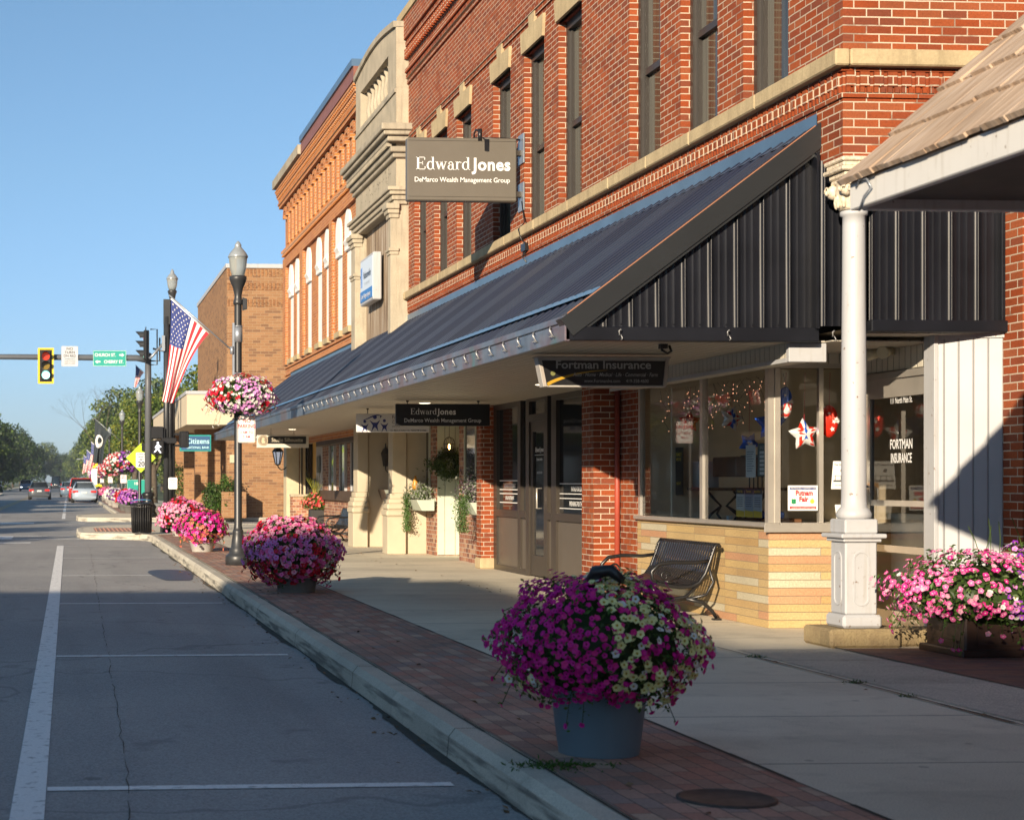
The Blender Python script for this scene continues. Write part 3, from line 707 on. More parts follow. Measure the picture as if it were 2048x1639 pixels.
# red pipe and brick between the shops
b = M().box(6.25,6.6,18.06,18.66,0,2.5); b.bbox(5.95,6.5,18.66,19.1,0,2.5,.003); b.build('brick_pier', RED, rb)
M().tube([(6.21,18.62,0),(6.21,18.62,2.45)], .032, 10).build('drain_pipe', mat('rust_red_paint', (.32,.055,.03), .5), rb)
b = M().bbox(6.20,6.6,24.86,25.14,.16,2.5,.003); b.build('brick_pier', RED, rb)
b = M().bbox(6.18,6.6,24.83,25.17,0,.165,.015); b.build('stone_block', SAND, rb)
# bronze aluminium storefront
X = 6.42; f = M()
def bar(y0,y1,z0,z1,p=.03): f.box(X-p, X+.06, y0, y1, z0, z1)
for (a,c) in ((24.68,24.86),(23.36,23.51),(22.92,23.08),(22.02,22.16),(21.62,21.84),(19.1,19.25)): bar(a,c,0,2.5)
bar(19.25,21.62,.80,.90,.035); bar(21.84,22.02,.80,.90,.035); bar(23.08,23.36,.80,.90,.035); bar(23.51,24.68,.80,.90,.035)
bar(19.25,21.62,0,.08); bar(21.84,22.02,0,.08); bar(23.08,23.36,0,.08); bar(23.51,24.68,0,.08)
bar(19.25,21.62,2.38,2.5); bar(23.51,24.68,2.38,2.5); bar(22.16,22.92,2.14,2.24); bar(22.16,22.92,2.42,2.5)
bz = f.build('storefront', BRONZE, rb)
TP = mat('taupe_panel', (.10,.084,.067), .45, var=.05)
for (a,c) in ((19.25,21.62),(21.84,22.02),(23.08,23.36),(23.51,24.68)): M().box(X, X+.03, a, c, .08, .80).build('infill_panel', TP, bz)
g = M()
for (a,c,z0,z1) in ((19.25,21.62,.9,2.38),(21.84,22.02,.9,2.45),(23.08,23.36,.9,2.45),(23.51,24.68,.9,2.38),(22.16,22.92,2.24,2.42)):
    g.add([(X+.02,a,z0),(X+.02,c,z0),(X+.02,c,z1),(X+.02,a,z1)], [(3,2,1,0)])
g.build('pane', PANED, bz)
d = M().box(X-.01,X+.04,22.16,22.26,.02,2.14).box(X-.01,X+.04,22.80,22.92,.02,2.14).box(X-.01,X+.04,22.26,22.80,2.0,2.14).box(X-.01,X+.04,22.26,22.80,.02,.3)
dd = d.build('entrance_door', BRONZE, bz) if False else d.build('entrance_door', BRONZE, rb)
M().add([(X+.015,22.24,.3),(X+.015,22.82,.3),(X+.015,22.82,2.02),(X+.015,22.24,2.02)], [(3,2,1,0)]).build('door_glass', PANED, dd)
M().tube([(X-.01,22.35,.95),(X-.08,22.35,.95),(X-.08,22.35,1.22),(X-.01,22.35,1.22)], .012, 8).build('door_handle', ALU, dd)
t = M()
for (z) in (1.0,1.13,1.19,1.32):
    t.box(X+.012,X+.016,23.53,24.66,z,z+.012); t.box(X+.012,X+.016,19.3,21.6,z-.04,z-.03)
t.text('PREPARING FOR RETIREMENT', (X+.016,24.1,1.225), .075, 'W', xs=.62, bold=.02).text('LIVING IN RETIREMENT', (X+.016,24.1,1.05), .075, 'W', xs=.62, bold=.02)
t.text('PAYING FOR EDUCATION', (X+.016,20.75,1.19), .085, 'W', xs=.7, bold=.02).text('PREPARING FOR THE UNEXPECTED', (X+.016,20.7,1.0), .085, 'W', xs=.7, bold=.02)
t.build('window_lettering', WHITE, bz)
t = M().text('Edward Jones', (X+.01,22.53,1.72), .09, 'W', xs=.8, bold=.01).box(X+.008,X+.012,22.3,22.76,1.675,1.68).text('DeMarco Wealth', (X+.01,22.53,1.60), .05, 'W', xs=.8).text('419-523-4100', (X+.01,22.53,1.42), .045, 'W'); 
t.build('door_lettering', WHITE, dd)
# mottled brick shopfront with pale green entrance
b = M(); b.box(6.5,6.9,25.14,27.55,0,2.5); b.box(6.5,6.9,29.3,30.94,0,2.5); b.box(6.95,7.1,27.4,29.4,0,2.5)
b.build('brick_front', BRN, rb)
b = M().box(6.52,6.95,29.28,29.30,.02,2.45).box(6.93,6.95,27.55,29.28,.02,2.45); b.build('entrance_panel', GREENB, rb)
b = M().bbox(6.46,6.96,25.2,27.3,.86,1.02,.01).bbox(6.42,6.6,29.33,31.0,.86,1.02,.01); b.build('window_sill', GREENP, rb)
for (a,c) in ((25.3,25.95),(26.3,27.1),(29.75,30.4)):
    w = M().box(6.47,6.5,a,a+.05,1.02,2.4).box(6.47,6.5,c-.05,c,1.02,2.4).box(6.47,6.5,a,c,2.35,2.4).build('window', GREENP, rb)
    M().add([(6.49,a+.05,1.02),(6.49,c-.05,1.02),(6.49,c-.05,2.35),(6.49,a+.05,2.35)], [(3,2,1,0)]).build('pane', PANED, w)
# hanging lamp in a round wire cage with a lit bulb
ln = M()
LX, LY, LZ = 6.62, 28.8, 1.95
for j in range(8):
    a = j*math.pi/4; ln.tube([(LX+.10*math.cos(a)*math.sin(t_), LY+.10*math.sin(a)*math.sin(t_), LZ+.12*math.cos(t_)+.02) for t_ in [i*math.pi/10 for i in range(0,8)]]+[(LX+.09*math.cos(a), LY+.09*math.sin(a), LZ-.12)], .004, 4)
for z_ in (LZ+.02, LZ-.12): ln.tube([(LX+.10*math.cos(i*math.pi/8), LY+.10*math.sin(i*math.pi/8), z_) for i in range(17)], .005, 4)
ln.tube([(LX,LY,LZ+.14),(LX,LY,2.44)], .005, 4)
cage = ln.build('cage_lamp', BLACK, rb)
M().ell((LX,LY,LZ-.03),(.018,.018,.05),10,8).build('bulb', mat('lit_filament', (1,.6,.2), .3, emit=(1,.45,.1), estr=14), cage)

# ---- limestone building
lb = thing('stone_building', 'narrow two storey limestone building with boarded upper window, heavy cornice and balustrade parapet', 'building', (12,33.4,0))
Y0, Y1, XF = 30.0, 34.25, 5.92
b = M(); ym = (Y0+Y1)/2
top = [(Y0+(Y1-Y0)*i/16, 9.55+.17*math.sin(math.pi*i/16)) for i in range(17)]
front(b, XF, Y0, Y1, 6.35, 8.45, []); front(b, XF, Y0, Y1, 2.47, 6.35, [(Y0+.28,Y1-.5,2.48,6.349)], rev=.25)
front(b, XF, Y0, Y1, 8.45, 9.25, [(Y0+.75,Y1-.55,8.5,9.2)], rev=.3)
b.prism([(Y0,9.25)]+top+[(Y1,9.25)], 'x', XF, 6.5)
b.box(XF+.002,16,Y0+.002,Y0+.28,2.5,8.449); b.box(XF+.3,16,Y0+.004,Y0+.28,8.45,9.2); b.box(XF+.002,XF+.3,Y0+.002,Y0+.5,8.451,9.249); b.box(6.35,16,Y1-.2,Y1-.01,0,9.2); b.box(15.8,15.99,Y0,Y1,0,9.1); b.box(6.4,16,Y0+.3,Y1-.2,9.0,9.1); b.box(XF+.31,XF+.34,Y0+.5,Y1-.3,8.4,9.3)
b.build('wall', LIME, lb)
b = M()
for (z0,z1,x) in ((7.62,7.74,5.60),(7.54,7.62,5.65),(7.44,7.54,5.73),(7.26,7.36,5.80),(7.17,7.25,5.85)): b.bbox(x,XF+.25,Y0-(XF-x),Y1+.06,z0,z1,.014)
y = Y0-.05
while y < Y1: b.box(5.73,5.83,y,y+.055,7.365,7.43); y += .11
b.build('cornice', LIMED, lb)
b = M()
for (z0,z1,x) in ((6.56,6.63,5.74),(6.49,6.56,5.78),(6.40,6.49,5.83),(6.33,6.40,5.87)): b.bbox(x,XF+.2,Y0-(XF-x),Y1+.05,z0,z1,.01)
b.build('entablature', LIME, lb)
b = M(); b.prism([(y,z+.10) for y,z in top]+[(y,z-.01) for y,z in top[::-1]], 'x', XF-.05, 6.55); b.box(XF-.03,XF+.004,Y0,Y1,8.36,8.43); b.build('coping', LIMED, lb)
b = M(); rnd = random.Random(12)   # fixing holes where a nameboard once hung
for i in range(34): b.disc((XF-.001, Y0+.5+rnd.random()*3.1, 6.80+rnd.random()*.22+(.1 if i%3 else 0)), .013, 'W', 7, t=.002)
b.build('fixing_hole', JNT, lb)
for i in range(8):
    y = Y0+.95+i*.36; b = M().lathe([(.065,8.5),(.065,8.55),(.04,8.58),(.075,8.72),(.08,8.79),(.045,8.95),(.035,9.04),(.065,9.12),(.065,9.2)], XF+.16, y, 10); b.build('baluster', LIME, lb)
for (a,c) in ((Y0-.0,Y0+.27),(Y1-.48,Y1-.02)):
    b = M().bbox(XF-.10,XF+.02,a,c,4.0,6.10,.01)
    for (z0,z1,p) in ((6.24,6.34,.09),(6.16,6.24,.06),(6.08,6.16,.03),(5.48,5.54,.04),(5.42,5.48,.02)): b.bbox(XF-.10-p,XF+.05,a-p,c+p,z0,z1,.01)
    b.build('pilaster', LIME, lb)
M().box(XF+.13,XF+.19,Y0+.28,Y1-.5,2.5,6.345).build('window_boards', OLDWOOD, lb)
for (a,c,xl,xr) in ((29.98,30.48,5.76,6.10),(33.3,33.9,5.70,6.0)):
    b = M().bbox(xl+.10,xr+.02,a+.05,c-.05,1.1,2.455,.01).bbox(xl+.14,6.5,a+.1,c-.1,0,2.45,.01); b.bbox(xl,xr,a,c,0,.68,.01)
    for (z0,z1,p) in ((.68,.80,.03),(.80,.92,.015),(.92,1.0,-.02),(1.0,1.1,-.05)): b.bbox(xl+.01-p,xr+max(p,0),a-p,c+p,z0,z1,.035 if p > 0 else .01)
    b.build('pilaster_base', PLASTER, lb)
b = M().box(6.3,6.65,31.9,32.0,0,2.48).box(6.3,6.65,36.6,36.7,0,2.48); b.build('cream_return', PLASTER, lb)
b = M().box(6.5,6.8,32.0,33.9,0,2.48).box(6.5,6.8,34.6,36.6,0,2.48).box(6.45,6.8,36.7,42.6,0,.95).box(6.5,6.8,36.7,42.6,.95,2.48).box(6.5,6.9,30.95,31.9,0,2.48); b.build('brick_front', BRN, lb)
b = M().bbox(6.36,6.5,36.8,42.4,.86,1.1,.01); b.bbox(6.3,6.5,36.8,42.4,2.2,2.5,.01); b.build('timber_band', DARKWOOD, lb)
for (a,c) in ((37.2,38.0),(38.8,39.6),(40.4,41.2)):
    w = M().box(6.44,6.5,a,a+.07,1.1,2.2).box(6.44,6.5,c-.07,c,1.1,2.2).build('window', PAINT, lb)
    M().add([(6.47,a+.07,1.1),(6.47,c-.07,1.1),(6.47,c-.07,2.2),(6.47,a+.07,2.2)], [(3,2,1,0)]).build('pane', PANED, w)
for y in (32.55,33.3):                                         # coach lanterns on the shaded brick
    l = M().tube([(6.5,y,1.55),(6.4,y,1.5),(6.36,y,1.55),(6.36,y,1.62)], .012, 6); l.lathe([(.05,1.62),(.09,1.86),(.10,1.88),(.05,1.97),(.015,2.0),(.01,2.08)], 6.36, y, 6, smooth=False)
    l.build('wall_lantern', mat('smoky_lantern', (.05,.045,.04), .3), lb)

# ---- orange brick building
ob = thing('brick_building', 'two storey orange brick building with blind arcade cornice and narrow white boarded windows', 'building', (12,41.8,0))
Y0, Y1 = 34.3, 47.4
OW = [36.55,37.8,39.5,40.85,42.6,44.75,46.0]
OW = [(c-.34,c+.34) for c in OW]
b = M(); front(b, 6.17, Y0+.01, Y1, 2.3, 9.3, [(a,c,4.72,6.9) for a,c in OW], rev=.2)
b.box(6.35,16,Y1-.2,Y1-.002,0,9.6); b.box(6.35,16,Y0+.01,Y0+.2,2.3,9.9); b.box(15.8,15.99,Y0,Y1,0,9.3); b.box(6.35,16,Y0+.2,Y1-.2,9.2,9.25)
for (a,c) in ((43.35,43.95),(38.5,38.95),(46.8,47.4)): b.box(6.09,6.168,a,c,4.6,7.35)
b.box(6.09,6.168,Y0+.01,Y1,7.35,7.62)
b.build('wall', ORG, ob)
b = M(); y = Y0+.05                                            # arcade of round arches
while y < Y1-.5:
    b.box(6.10,6.165,y,y+.30,7.95,8.72)
    b.prism([(y-.03,7.86),(y+.33,7.86),(y+.30,7.95),(y,7.95)], 'x', 6.12, 6.165)
    for i in range(9):
        a0, a1 = math.pi*i/9, math.pi*(i+1)/9; cy_ = y+.30+.20
        p = lambda a, r: (cy_+r*math.cos(a), 8.72+r*math.sin(a))
        b.prism([p(a0,.20),p(a1,.20),p(a1,.34),p(a0,.34)], 'x', 6.05, 6.165)
    y += .70
b.box(5.98,6.168,Y0+.01,Y1,9.05,9.14)
b.build('arcade', ORG, ob)
b = M()
for (z0,z1,p) in ((9.14,9.20,.22),(9.26,9.32,.20),(9.38,9.44,.26),(9.50,9.56,.30)): b.box(6.17-p,6.4,Y0+.01,Y1+.05,z0,z1)
b.box(6.03,6.4,Y0+.02,Y1+.03,9.2,9.62)
y = Y0+.05
while y < Y1: b.box(5.97,6.1,y,y+.08,9.2,9.26); b.box(5.93,6.1,y+.08,y+.16,9.32,9.38); b.box(5.88,6.1,y,y+.08,9.44,9.50); b.box(6.06,6.17,y,y+.1,7.68,7.74); b.box(6.04,6.17,y+.05,y+.13,7.78,7.84); y += .17
for z_ in (4.50,4.30): b.box(6.13,6.17,Y0+.01,Y1,z_,z_+.05)
b.build('corbel_course', ORG, ob)
M().box(5.80,6.5,42.2,Y1+.1,9.62,9.86).build('coping', LIMED, ob)
b = M().box(5.84,6.5,Y0+.01,42.2,9.90,10.05); b.build('metal_coping', FLASH, ob)
M().box(5.88,6.5,Y0+.01,42.2,9.62,9.90).build('parapet_panel', mat('brown_metal_sheet', (.22,.08,.05), .5), ob)
WB = mat('white_board', (.78,.77,.74), .6, var=.04)
for (a,c) in OW:
    w = M().box(6.185,6.26,a,c,4.72,6.9).build('boarded_window', WB, ob)
    ym = (a+c)/2; r = (c-a)/2+.0
    hd = M().prism([(ym+r*math.cos(t_), 6.92+r*1.15*math.sin(t_)) for t_ in [math.pi*i/10 for i in range(11)]]+[(ym-r,6.42),(ym+r,6.42)], 'x', 6.12, 6.2)
    hd.prism([(6.12,6.50),(6.07,6.60),(6.12,6.72)], 'y', a+.1, c-.1)
    hd.build('window_hood', WB, w)
    M().bbox(6.08,6.2,a-.05,c+.05,4.58,4.72,.01).build('window_sill', SAND, ob)
# studio front under the awning
b = M().box(6.0,6.35,45.9,46.5,0,2.5).box(6.36,6.5,45.7,45.76,.95,2.5).box(6.36,6.95,45.7,45.76,2.35,2.5).box(6.72,6.78,45.7,45.76,.95,2.35); b.build('cream_pilaster', CREAMP, ob)
M().box(6.1,6.95,45.6,45.9,0,.9).build('brick_base', BRN, ob)
M().bbox(6.08,6.97,45.56,45.9,.9,.97,.01).build('window_sill', LIME, ob)
w = M().box(6.38,6.42,45.66,45.7,.97,2.35).box(6.55,6.58,45.66,45.7,.97,2.35).box(6.9,6.94,45.66,45.7,.97,2.35).build('studio_window', WFRAME, ob)
M().add([(6.36,45.72,.97),(6.95,45.72,.97),(6.95,45.72,2.35),(6.36,45.72,2.35)], [(0,1,2,3)]).build('pane', PANED, w)
M().box(6.7,6.9,44.9,45.7,0,2.5).build('yellow_board', YEL, ob)
b = M().box(6.68,6.9,42.6,44.9,0,2.5); b.bbox(6.55,6.68,42.7,42.9,0,2.5,.01); b.build('white_boarding', PAINT, ob)
for (z0,z1,y) in ((1.55,2.0,44.3),(1.15,1.4,45.1),(.75,1.0,45.0)): M().box(6.64,6.66,y-.25,y+.25,z0,z1).build('letter_box' if z0 < 1.5 else 'notice_panel', mat('slate_panel', (.10,.12,.11), .4), ob)
# ------------------------------------------------------------------ the long metal awning
aw = thing('metal_awning', 'long dark blue ribbed metal awning running over the shopfronts, with a charcoal gable end', 'awning', (5,29.7,2.45))
XA, ZA, XB, ZB, YA, YB = 4.05, 2.65, 6.12, 4.20, 13.42, 46.0
sl = Vector((XB-XA,0,ZB-ZA)).normalized(); up = Vector((-sl.z,0,sl.x))
def roofpt(t, y, h): p = Vector((XA,0,ZA))+sl*t+up*h; return (p.x,y,p.z)
LT = (Vector((XB,0,ZB))-Vector((XA,0,ZA))).length
b = M(); prof = []; y = YA
while y < YB: prof += [(y,0),(y+.085,0),(y+.092,.022),(y+.112,.026),(y+.132,.022),(y+.139,0),(y+.17,.0),(y+.174,.007),(y+.186,.007),(y+.19,0)]; y += .23
for (t0,t1,h0) in ((.42,LT,.0),(-.03,.46,-.03)):
    vs = []
    for (yy,h) in prof: vs += [roofpt(t0,yy,h+h0), roofpt(t1,yy,h+h0)]
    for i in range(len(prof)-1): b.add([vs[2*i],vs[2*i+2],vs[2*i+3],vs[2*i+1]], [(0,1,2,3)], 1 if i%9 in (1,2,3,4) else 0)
    b.add([roofpt(t0,YA,h0-.03),roofpt(t1,YA,h0-.03),roofpt(t1,YB,h0-.03),roofpt(t0,YB,h0-.03)], [(0,1,2,3)], 0)
rp = b.build('roof_panel', [ROOFM, mat('rib_highlight_metal', (.018,.025,.045), .34, .1, var=.15, nscale=3)], aw)  # lighter second slot for the ribs, a highlight put into the colour
b = M().add([roofpt(.36,YA,.012),roofpt(.36,YB,.012),roofpt(.43,YB,.022),roofpt(.43,YA,.022),roofpt(.43,YA,.0),roofpt(.43,YB,.0)], [(0,1,2,3),(3,2,5,4)], 0)
b.build('snow_strip', mat('blue_trim', (.10,.22,.38), .35, .1, var=.1, nscale=2), aw)
b = M().add([roofpt(LT-.14,YA-.05,.02),roofpt(LT-.14,YB,.02),(6.13,YB,ZB+.02),(6.13,YA-.05,ZB+.02),(6.13,YB,ZB+.13),(6.13,YA-.05,ZB+.13)], [(0,1,2,3),(3,2,4,5)], 0)
b.build('wall_flashing', FLASH, aw)
b = M()                                                        # rake trim on the gable
def rake(y0,y1,t0,t1,h0,h1): 
    a = [roofpt(t0,y0,h0),roofpt(t1,y0,h0),roofpt(t1,y0,h1),roofpt(t0,y0,h1)]; c = [(p[0],y1,p[2]) for p in a]
    b.add(a+c, [(0,1,2,3),(7,6,5,4),(0,4,5,1),(3,2,6,7),(0,3,7,4),(1,5,6,2)], 0)
rake(13.33,13.48,-.07,LT+.05,-.145,.025); rake(13.345,13.44,-.02,LT+.02,-.17,-.145)
b.build('rake_trim', mat('dark_grey_trim', (.022,.024,.026), .34, .1, var=.1, nscale=2), aw)
b = M().tube([roofpt(.0,13.335,.028), roofpt(LT,13.335,.028)], .006, 4); b.build('trim_edge', mat('copper_edge', (.35,.16,.09), .4), aw)
def ribs_y(b, x0, x1, z0f, z1f, y, pitch=.22):
    """vertical ribbed sheet facing the camera at plane y; z1f gives the top for each x"""
    pr = []; x = x0
    while x < x1:
        for (dx,h) in ((0,0),(.03,0),(.031,.010),(.035,.016),(.041,.018),(.047,.016),(.051,.010),(.052,0),(.105,0),(.109,.0015),(.115,.002),(.121,.0015),(.125,0),(.165,0),(.169,.0015),(.175,.002),(.181,.0015),(.185,0)):
            if x+dx <= x1: pr.append((x+dx,h))
        x += pitch
    pr.append((x1,0)); vs = []
    for (xx,h) in pr: vs += [(xx,y-h,z0f(xx)),(xx,y-h,z1f(xx))]
    b.add(vs, [(2*i,2*i+2,2*i+3,2*i+1) for i in range(len(pr)-1)], 0, True)
b = M()
ribs_y(b, 4.12, 6.12, lambda x: 2.56, lambda x: ZA+(x-XA)*(ZB-ZA)/(XB-XA)-.12, 13.42)
ribs_y(b, 6.38, 7.50, lambda x: 2.58, lambda x: 3.889, 13.02); ribs_y(b, 6.12, 6.38, lambda x: 2.58, lambda x: 3.93, 13.30); b.box(6.38,6.40,13.02,13.3,2.55,3.88)
b.box(6.10,6.125,13.30,13.42,2.56,4.0)
for i in range(7): b.disc((4.5+i*.22,13.405,2.60),.006,'S',6); 
b.build('gable_panel', DKMETAL, aw)
b = M().bbox(4.02,6.14,13.34,13.46,2.455,2.57,.008).bbox(6.38,7.52,12.93,13.04,2.505,2.60,.008).bbox(7.47,7.50,12.96,13.02,2.60,3.88,.004); b.build('bottom_trim', DKMETAL, aw)
b = M().bbox(4.015,4.06,YA-.08,YB,2.45,2.60,.006).bbox(4.00,4.06,YA-.08,YB,2.60,2.655,.006); b.bbox(4.02,6.1,YB-.01,YB+.04,2.45,2.62,.006); b.add([(4.03,YB+.03,2.62),(6.1,YB+.03,2.62),(6.1,YB+.03,ZB)], [(0,1,2)])
b.build('fascia', FASC, aw)
M().box(4.06,6.24,13.46,46,2.46,2.475).box(6.24,7.1,13.34,46,2.46,2.47).box(6.4,7.6,13.04,13.335,2.50,2.51).build('soffit', SOFF, aw)
for (x,y) in ((5.6,19.5),(5.2,24.2),(5.3,29),(4.9,36.5),(4.9,43)):
    l = M().lathe([(.0,2.452),(.07,2.452),(.085,2.458),(.085,2.462)], x, y, 16); l.build('downlight', mat('lit_lens', (.9,.85,.7), .4, emit=(1,.86,.6), estr=1.6), aw)
clip = None
for i in range(30):
    y = 13.62+i*.5
    if clip is None:
        b = M(); b.tube([(4.012,y,2.50),(3.99,y-.01,2.52),(3.965,y-.02,2.56),(3.975,y-.005,2.585),(3.995,y+.02,2.57)], .007, 5); b.tube([(4.0,y,2.515),(3.985,y+.05,2.51),(4.0,y+.12,2.53)], .006, 5)
        clip = b.build('light_clip', SILV, aw)
    else:
        c = clip.copy(); C.objects.link(c); c.location.y += i*.5
for x in (4.46,5.36,6.24):
    b = M().tube([(x,13.33,2.50),(x+.0,13.31,2.50),(x-.01,13.30,2.53),(x+.005,13.30,2.545),(x+.012,13.31,2.53)], .005, 5).tube([(x+.01,13.31,2.50),(x+.02,13.30,2.47),(x+.01,13.31,2.46)],.004,5); b.build('light_clip', SILV, aw)
b = M().tube([(4.95,13.7,2.46),(4.95,13.7,2.41),(4.99,13.68,2.38),(5.03,13.7,2.40),(5.02,13.72,2.45)], .012, 6).box(4.93,4.99,13.67,13.73,2.42,2.46); b.build('cable_hook', BLACK, aw)

# ------------------------------------------------------------------ shake-roofed canopy of the neighbouring building
cb = thing('corner_canopy', 'tan shake shingled canopy with white fascia reaching in from the near right', 'canopy', (6,0,2.6))
SHK = NT('cedar_shake')
def _shk(t):
    a = t.noise(2.5, 5); g = t.n.new('ShaderNodeNewGeometry'); mp = t.n.new('ShaderNodeMapping'); mp.inputs['Scale'].default_value = (2,16,2); t.link(g.outputs['Position'], mp.inputs['Vector']); st = t.noise(1.5, 4, mp.outputs[0])
    c = t.ramp(st, [(.3,(.30,.20,.13)),(.5,(.42,.31,.22)),(.7,(.52,.41,.32))]); c = t.mix(.4, c, t.mix(1., c, t.ramp(a, [(.3,.6),(.7,1.3)]), 'MULTIPLY'))
    t.link(c, t.p.inputs['Base Color']); t.p.inputs['Roughness'].default_value = .9; t.bump(st, .5, .02); return t.mat
SHK = _shk(SHK)
EX, EZ, EY = 3.80, 2.76, 7.95
rs = Vector((1,0,.90)).normalized(); ru = Vector((-rs.z,0,rs.x)); rnd = random.Random(8)
def rpt(t, y, h): p = Vector((EX,0,EZ))+rs*t+ru*h; return (p.x,y,p.z)
b = M(); ex = .34
for k in range(13):
    t0 = k*ex-.02; y = EY+rnd.uniform(0,.05)
    while y > -3 :
        w = rnd.uniform(.09,.24); jit = rnd.uniform(-.010,.010); th = .026+rnd.uniform(-.006,.008)
        a, c = y, y-w+.004
        vs = [rpt(t0+jit,a,.018),rpt(t0+jit,c,.018),rpt(t0+jit,c,.018+th),rpt(t0+jit,a,.018+th),rpt(t0+ex+.08,a,.0),rpt(t0+ex+.08,c,.0),rpt(t0+ex+.08,c,.028),rpt(t0+ex+.08,a,.028)]
        b.add(vs, [(0,1,2,3),(3,2,6,7),(0,3,7,4),(1,5,6,2),(4,7,6,5),(0,4,5,1)], 0); y -= w
b.add([rpt(0,EY-.02,0),rpt(4.45,EY-.02,0),rpt(4.45,-3,0),rpt(0,-3,0),rpt(0,EY-.02,-.1),rpt(4.45,EY-.02,-.1),rpt(4.45,-3,-.1),rpt(0,-3,-.1)], [(0,3,2,1),(4,5,6,7),(0,1,5,4),(0,4,7,3)], 0)
b.build('shake_roof', SHK, cb)
b = M().bbox(3.80,3.85,-3,7.93,2.63,2.765,.006).bbox(3.86,7.4,7.88,7.93,2.63,2.72,.006); b.build('fascia', PAINTF, cb)
M().box(3.85,7.4,-3,7.88,2.68,2.69).build('soffit', mat('dark_soffit', (.16,.13,.10), .8), cb)
M().add([(3.9,7.9,2.70),(7.0,7.9,2.70),(7.0,7.9,5.5)], [(0,1,2)]).build('end_board', PAINT, cb)
b = M()
for y in (7.85,6.2,4.6):
    z = 2.63; b.tube([(3.795,y,z+.10),(3.785,y-.05,z+.13),(3.785,y-.13,z+.12),(3.785,y-.17,z+.07),(3.785,y-.10,z+.04),(3.785,y-.05,z-.02)], .006, 5)
b.build('light_clip', GALV, cb)
nb = M(); nb.box(7.4,16,-8,7.6,0,6.6)
tag(nb.build('neighbour_building', RED), 'plain brick building carrying the shake canopy at the near right', 'building')

# ------------------------------------------------------------------ buildings over the road (they cast the shade in the foreground)
sb = thing('brick_building', 'plain brown brick building across the road behind the viewer, shading the near pavement', 'building', (-20,-25,0))
b = M().box(-28,-14,-55,-9.4,RZ,9.5).box(-28.1,-13.9,-21.6,-9.35,9.5,9.75).box(-28.1,-13.9,-55.1,-21.61,9.5,10.8); b.build('wall', BNK, sb)  # taller stretch of parapet added out of view to shade apron and planter
for i in range(9):
    w = M().box(-13.98,-13.9,-53+i*5,-51.2+i*5,4.6,6.8).build('window', PANED, sb)
    w = M().box(-13.98,-13.9,-53.5+i*5,-50.0+i*5,.6,2.8).build('window', PANED, sb)

for (ya,yb,h,lab) in ((12,30,4.3,'low dark brick shop row across the road, opposite the bronze storefront'),(30.5,49,4.8,'low tan shop row across the road near the junction'),(62,84,6.0,'dark brick shop row across the road beyond the junction'),(86,113,6.6,'farther tan shop row across the road beyond the junction')):
    ab = thing('shop_row', lab, 'building', (-20,(ya+yb)/2,0)); M().box(-26,-14,ya,yb,RZ,h).build('wall', BRN if ya in (12,62) else BNK, ab)
    for i in range(4):
        y_ = ya+1+i*4.3; w = M().box(-13.98,-13.93,y_,y_+3.0,.5,2.7).build('window', PANED, ab)
    M().box(-13.97,-12.9,ya,yb,2.9,3.2).build('fascia', DARKWOOD, ab)
# ------------------------------------------------------------------ bank building beyond the side street
bk = thing('bank_building', 'tan brick bank building with cream projecting canopy beyond the side street', 'building', (12,70,0))
b = M(); b.box(5.8,22,61.2,75,4.0,9.15); b.box(5.8,22,61.2,61.6,0,4.0); b.box(6.9,22,61.6,75,0,4.0); b.box(5.0,6.0,66.0,66.5,0,4.0); b.box(4.9,5.6,71,71.3,0,4); b.box(7.2,7.4,75,84,0,4.4)
for y in (74.5,76,77.5,79,80.5): b.box(4.75,5.15,y,y+.5,0,4.0)
bw = b.build('wall', BNK, bk)
b = M().box(5.76,22.1,61.14,75.1,9.15,9.30); b.build('coping', PAINT, bk)
b = M()
x = 5.82
while x < 9: 
    for z_ in (8.85,8.35,7.75): b.box(x,x+.08,61.18,61.21,z_,z_+.26)
    x += .14
b.build('soldier_course', brick('soldier_brick', [(.24,.10,.04),(.30,.14,.055),(.20,.085,.035)], (.40,.26,.14)), bk)
b = M().prism([(4.25,60.1),(4.9,59.3),(22,59.3),(22,61.19),(6.0,61.19),(6.0,76),(4.25,84.5)][:], 'z', 3.38, 4.50) if False else M()
b.prism([(4.28,60.5),(4.28,84.5),(6.9,84.5),(6.9,75.1),(5.79,75.1),(5.79,61.19),(22,61.19),(22,60.5)], 'z', 3.38, 4.48)
b.build('canopy', mat('exposed_aggregate', (.55,.47,.34), .9, var=.12, nscale=30, bump=.4), bk)
b = M().prism([(4.24,60.45),(4.24,84.6),(4.6,84.6),(4.6,60.85),(22,60.85),(22,60.45)], 'z', 4.48, 4.60); b.build('canopy_edge', PAINT, bk)
s_ = M().bbox(4.05,5.2,60.9,61.05,2.42,3.02,.01); sg = s_.build('bank_sign', mat('teal_sign', (.02,.27,.25), .4, var=.04), bk)
b = M().box(4.10,5.15,60.888,60.9,2.47,2.97).build('sign_panel', mat('navy_sign_panel', (.03,.09,.20), .4, var=.05), sg)
b = M().text('Citizens', (4.70,60.885,2.70), .27, 'S', bold=.01, xs=1.0).text('NATIONAL BANK', (4.72,60.885,2.52), .12, 'S', bold=.012, xs=.85); b.build('lettering', mat('pale_blue_lettering', (.45,.75,.80), .5, var=0), sg)
b = M()
b.disc((4.22,60.886,2.80),.08,'S',12)
b.build('emblem', mat('teal_emblem', (.05,.45,.40), .5, var=0), sg)
b = M().box(5.9,6.15,61.12,61.18,2.0,2.3); b.build('address_plate', CREAMP, bk)

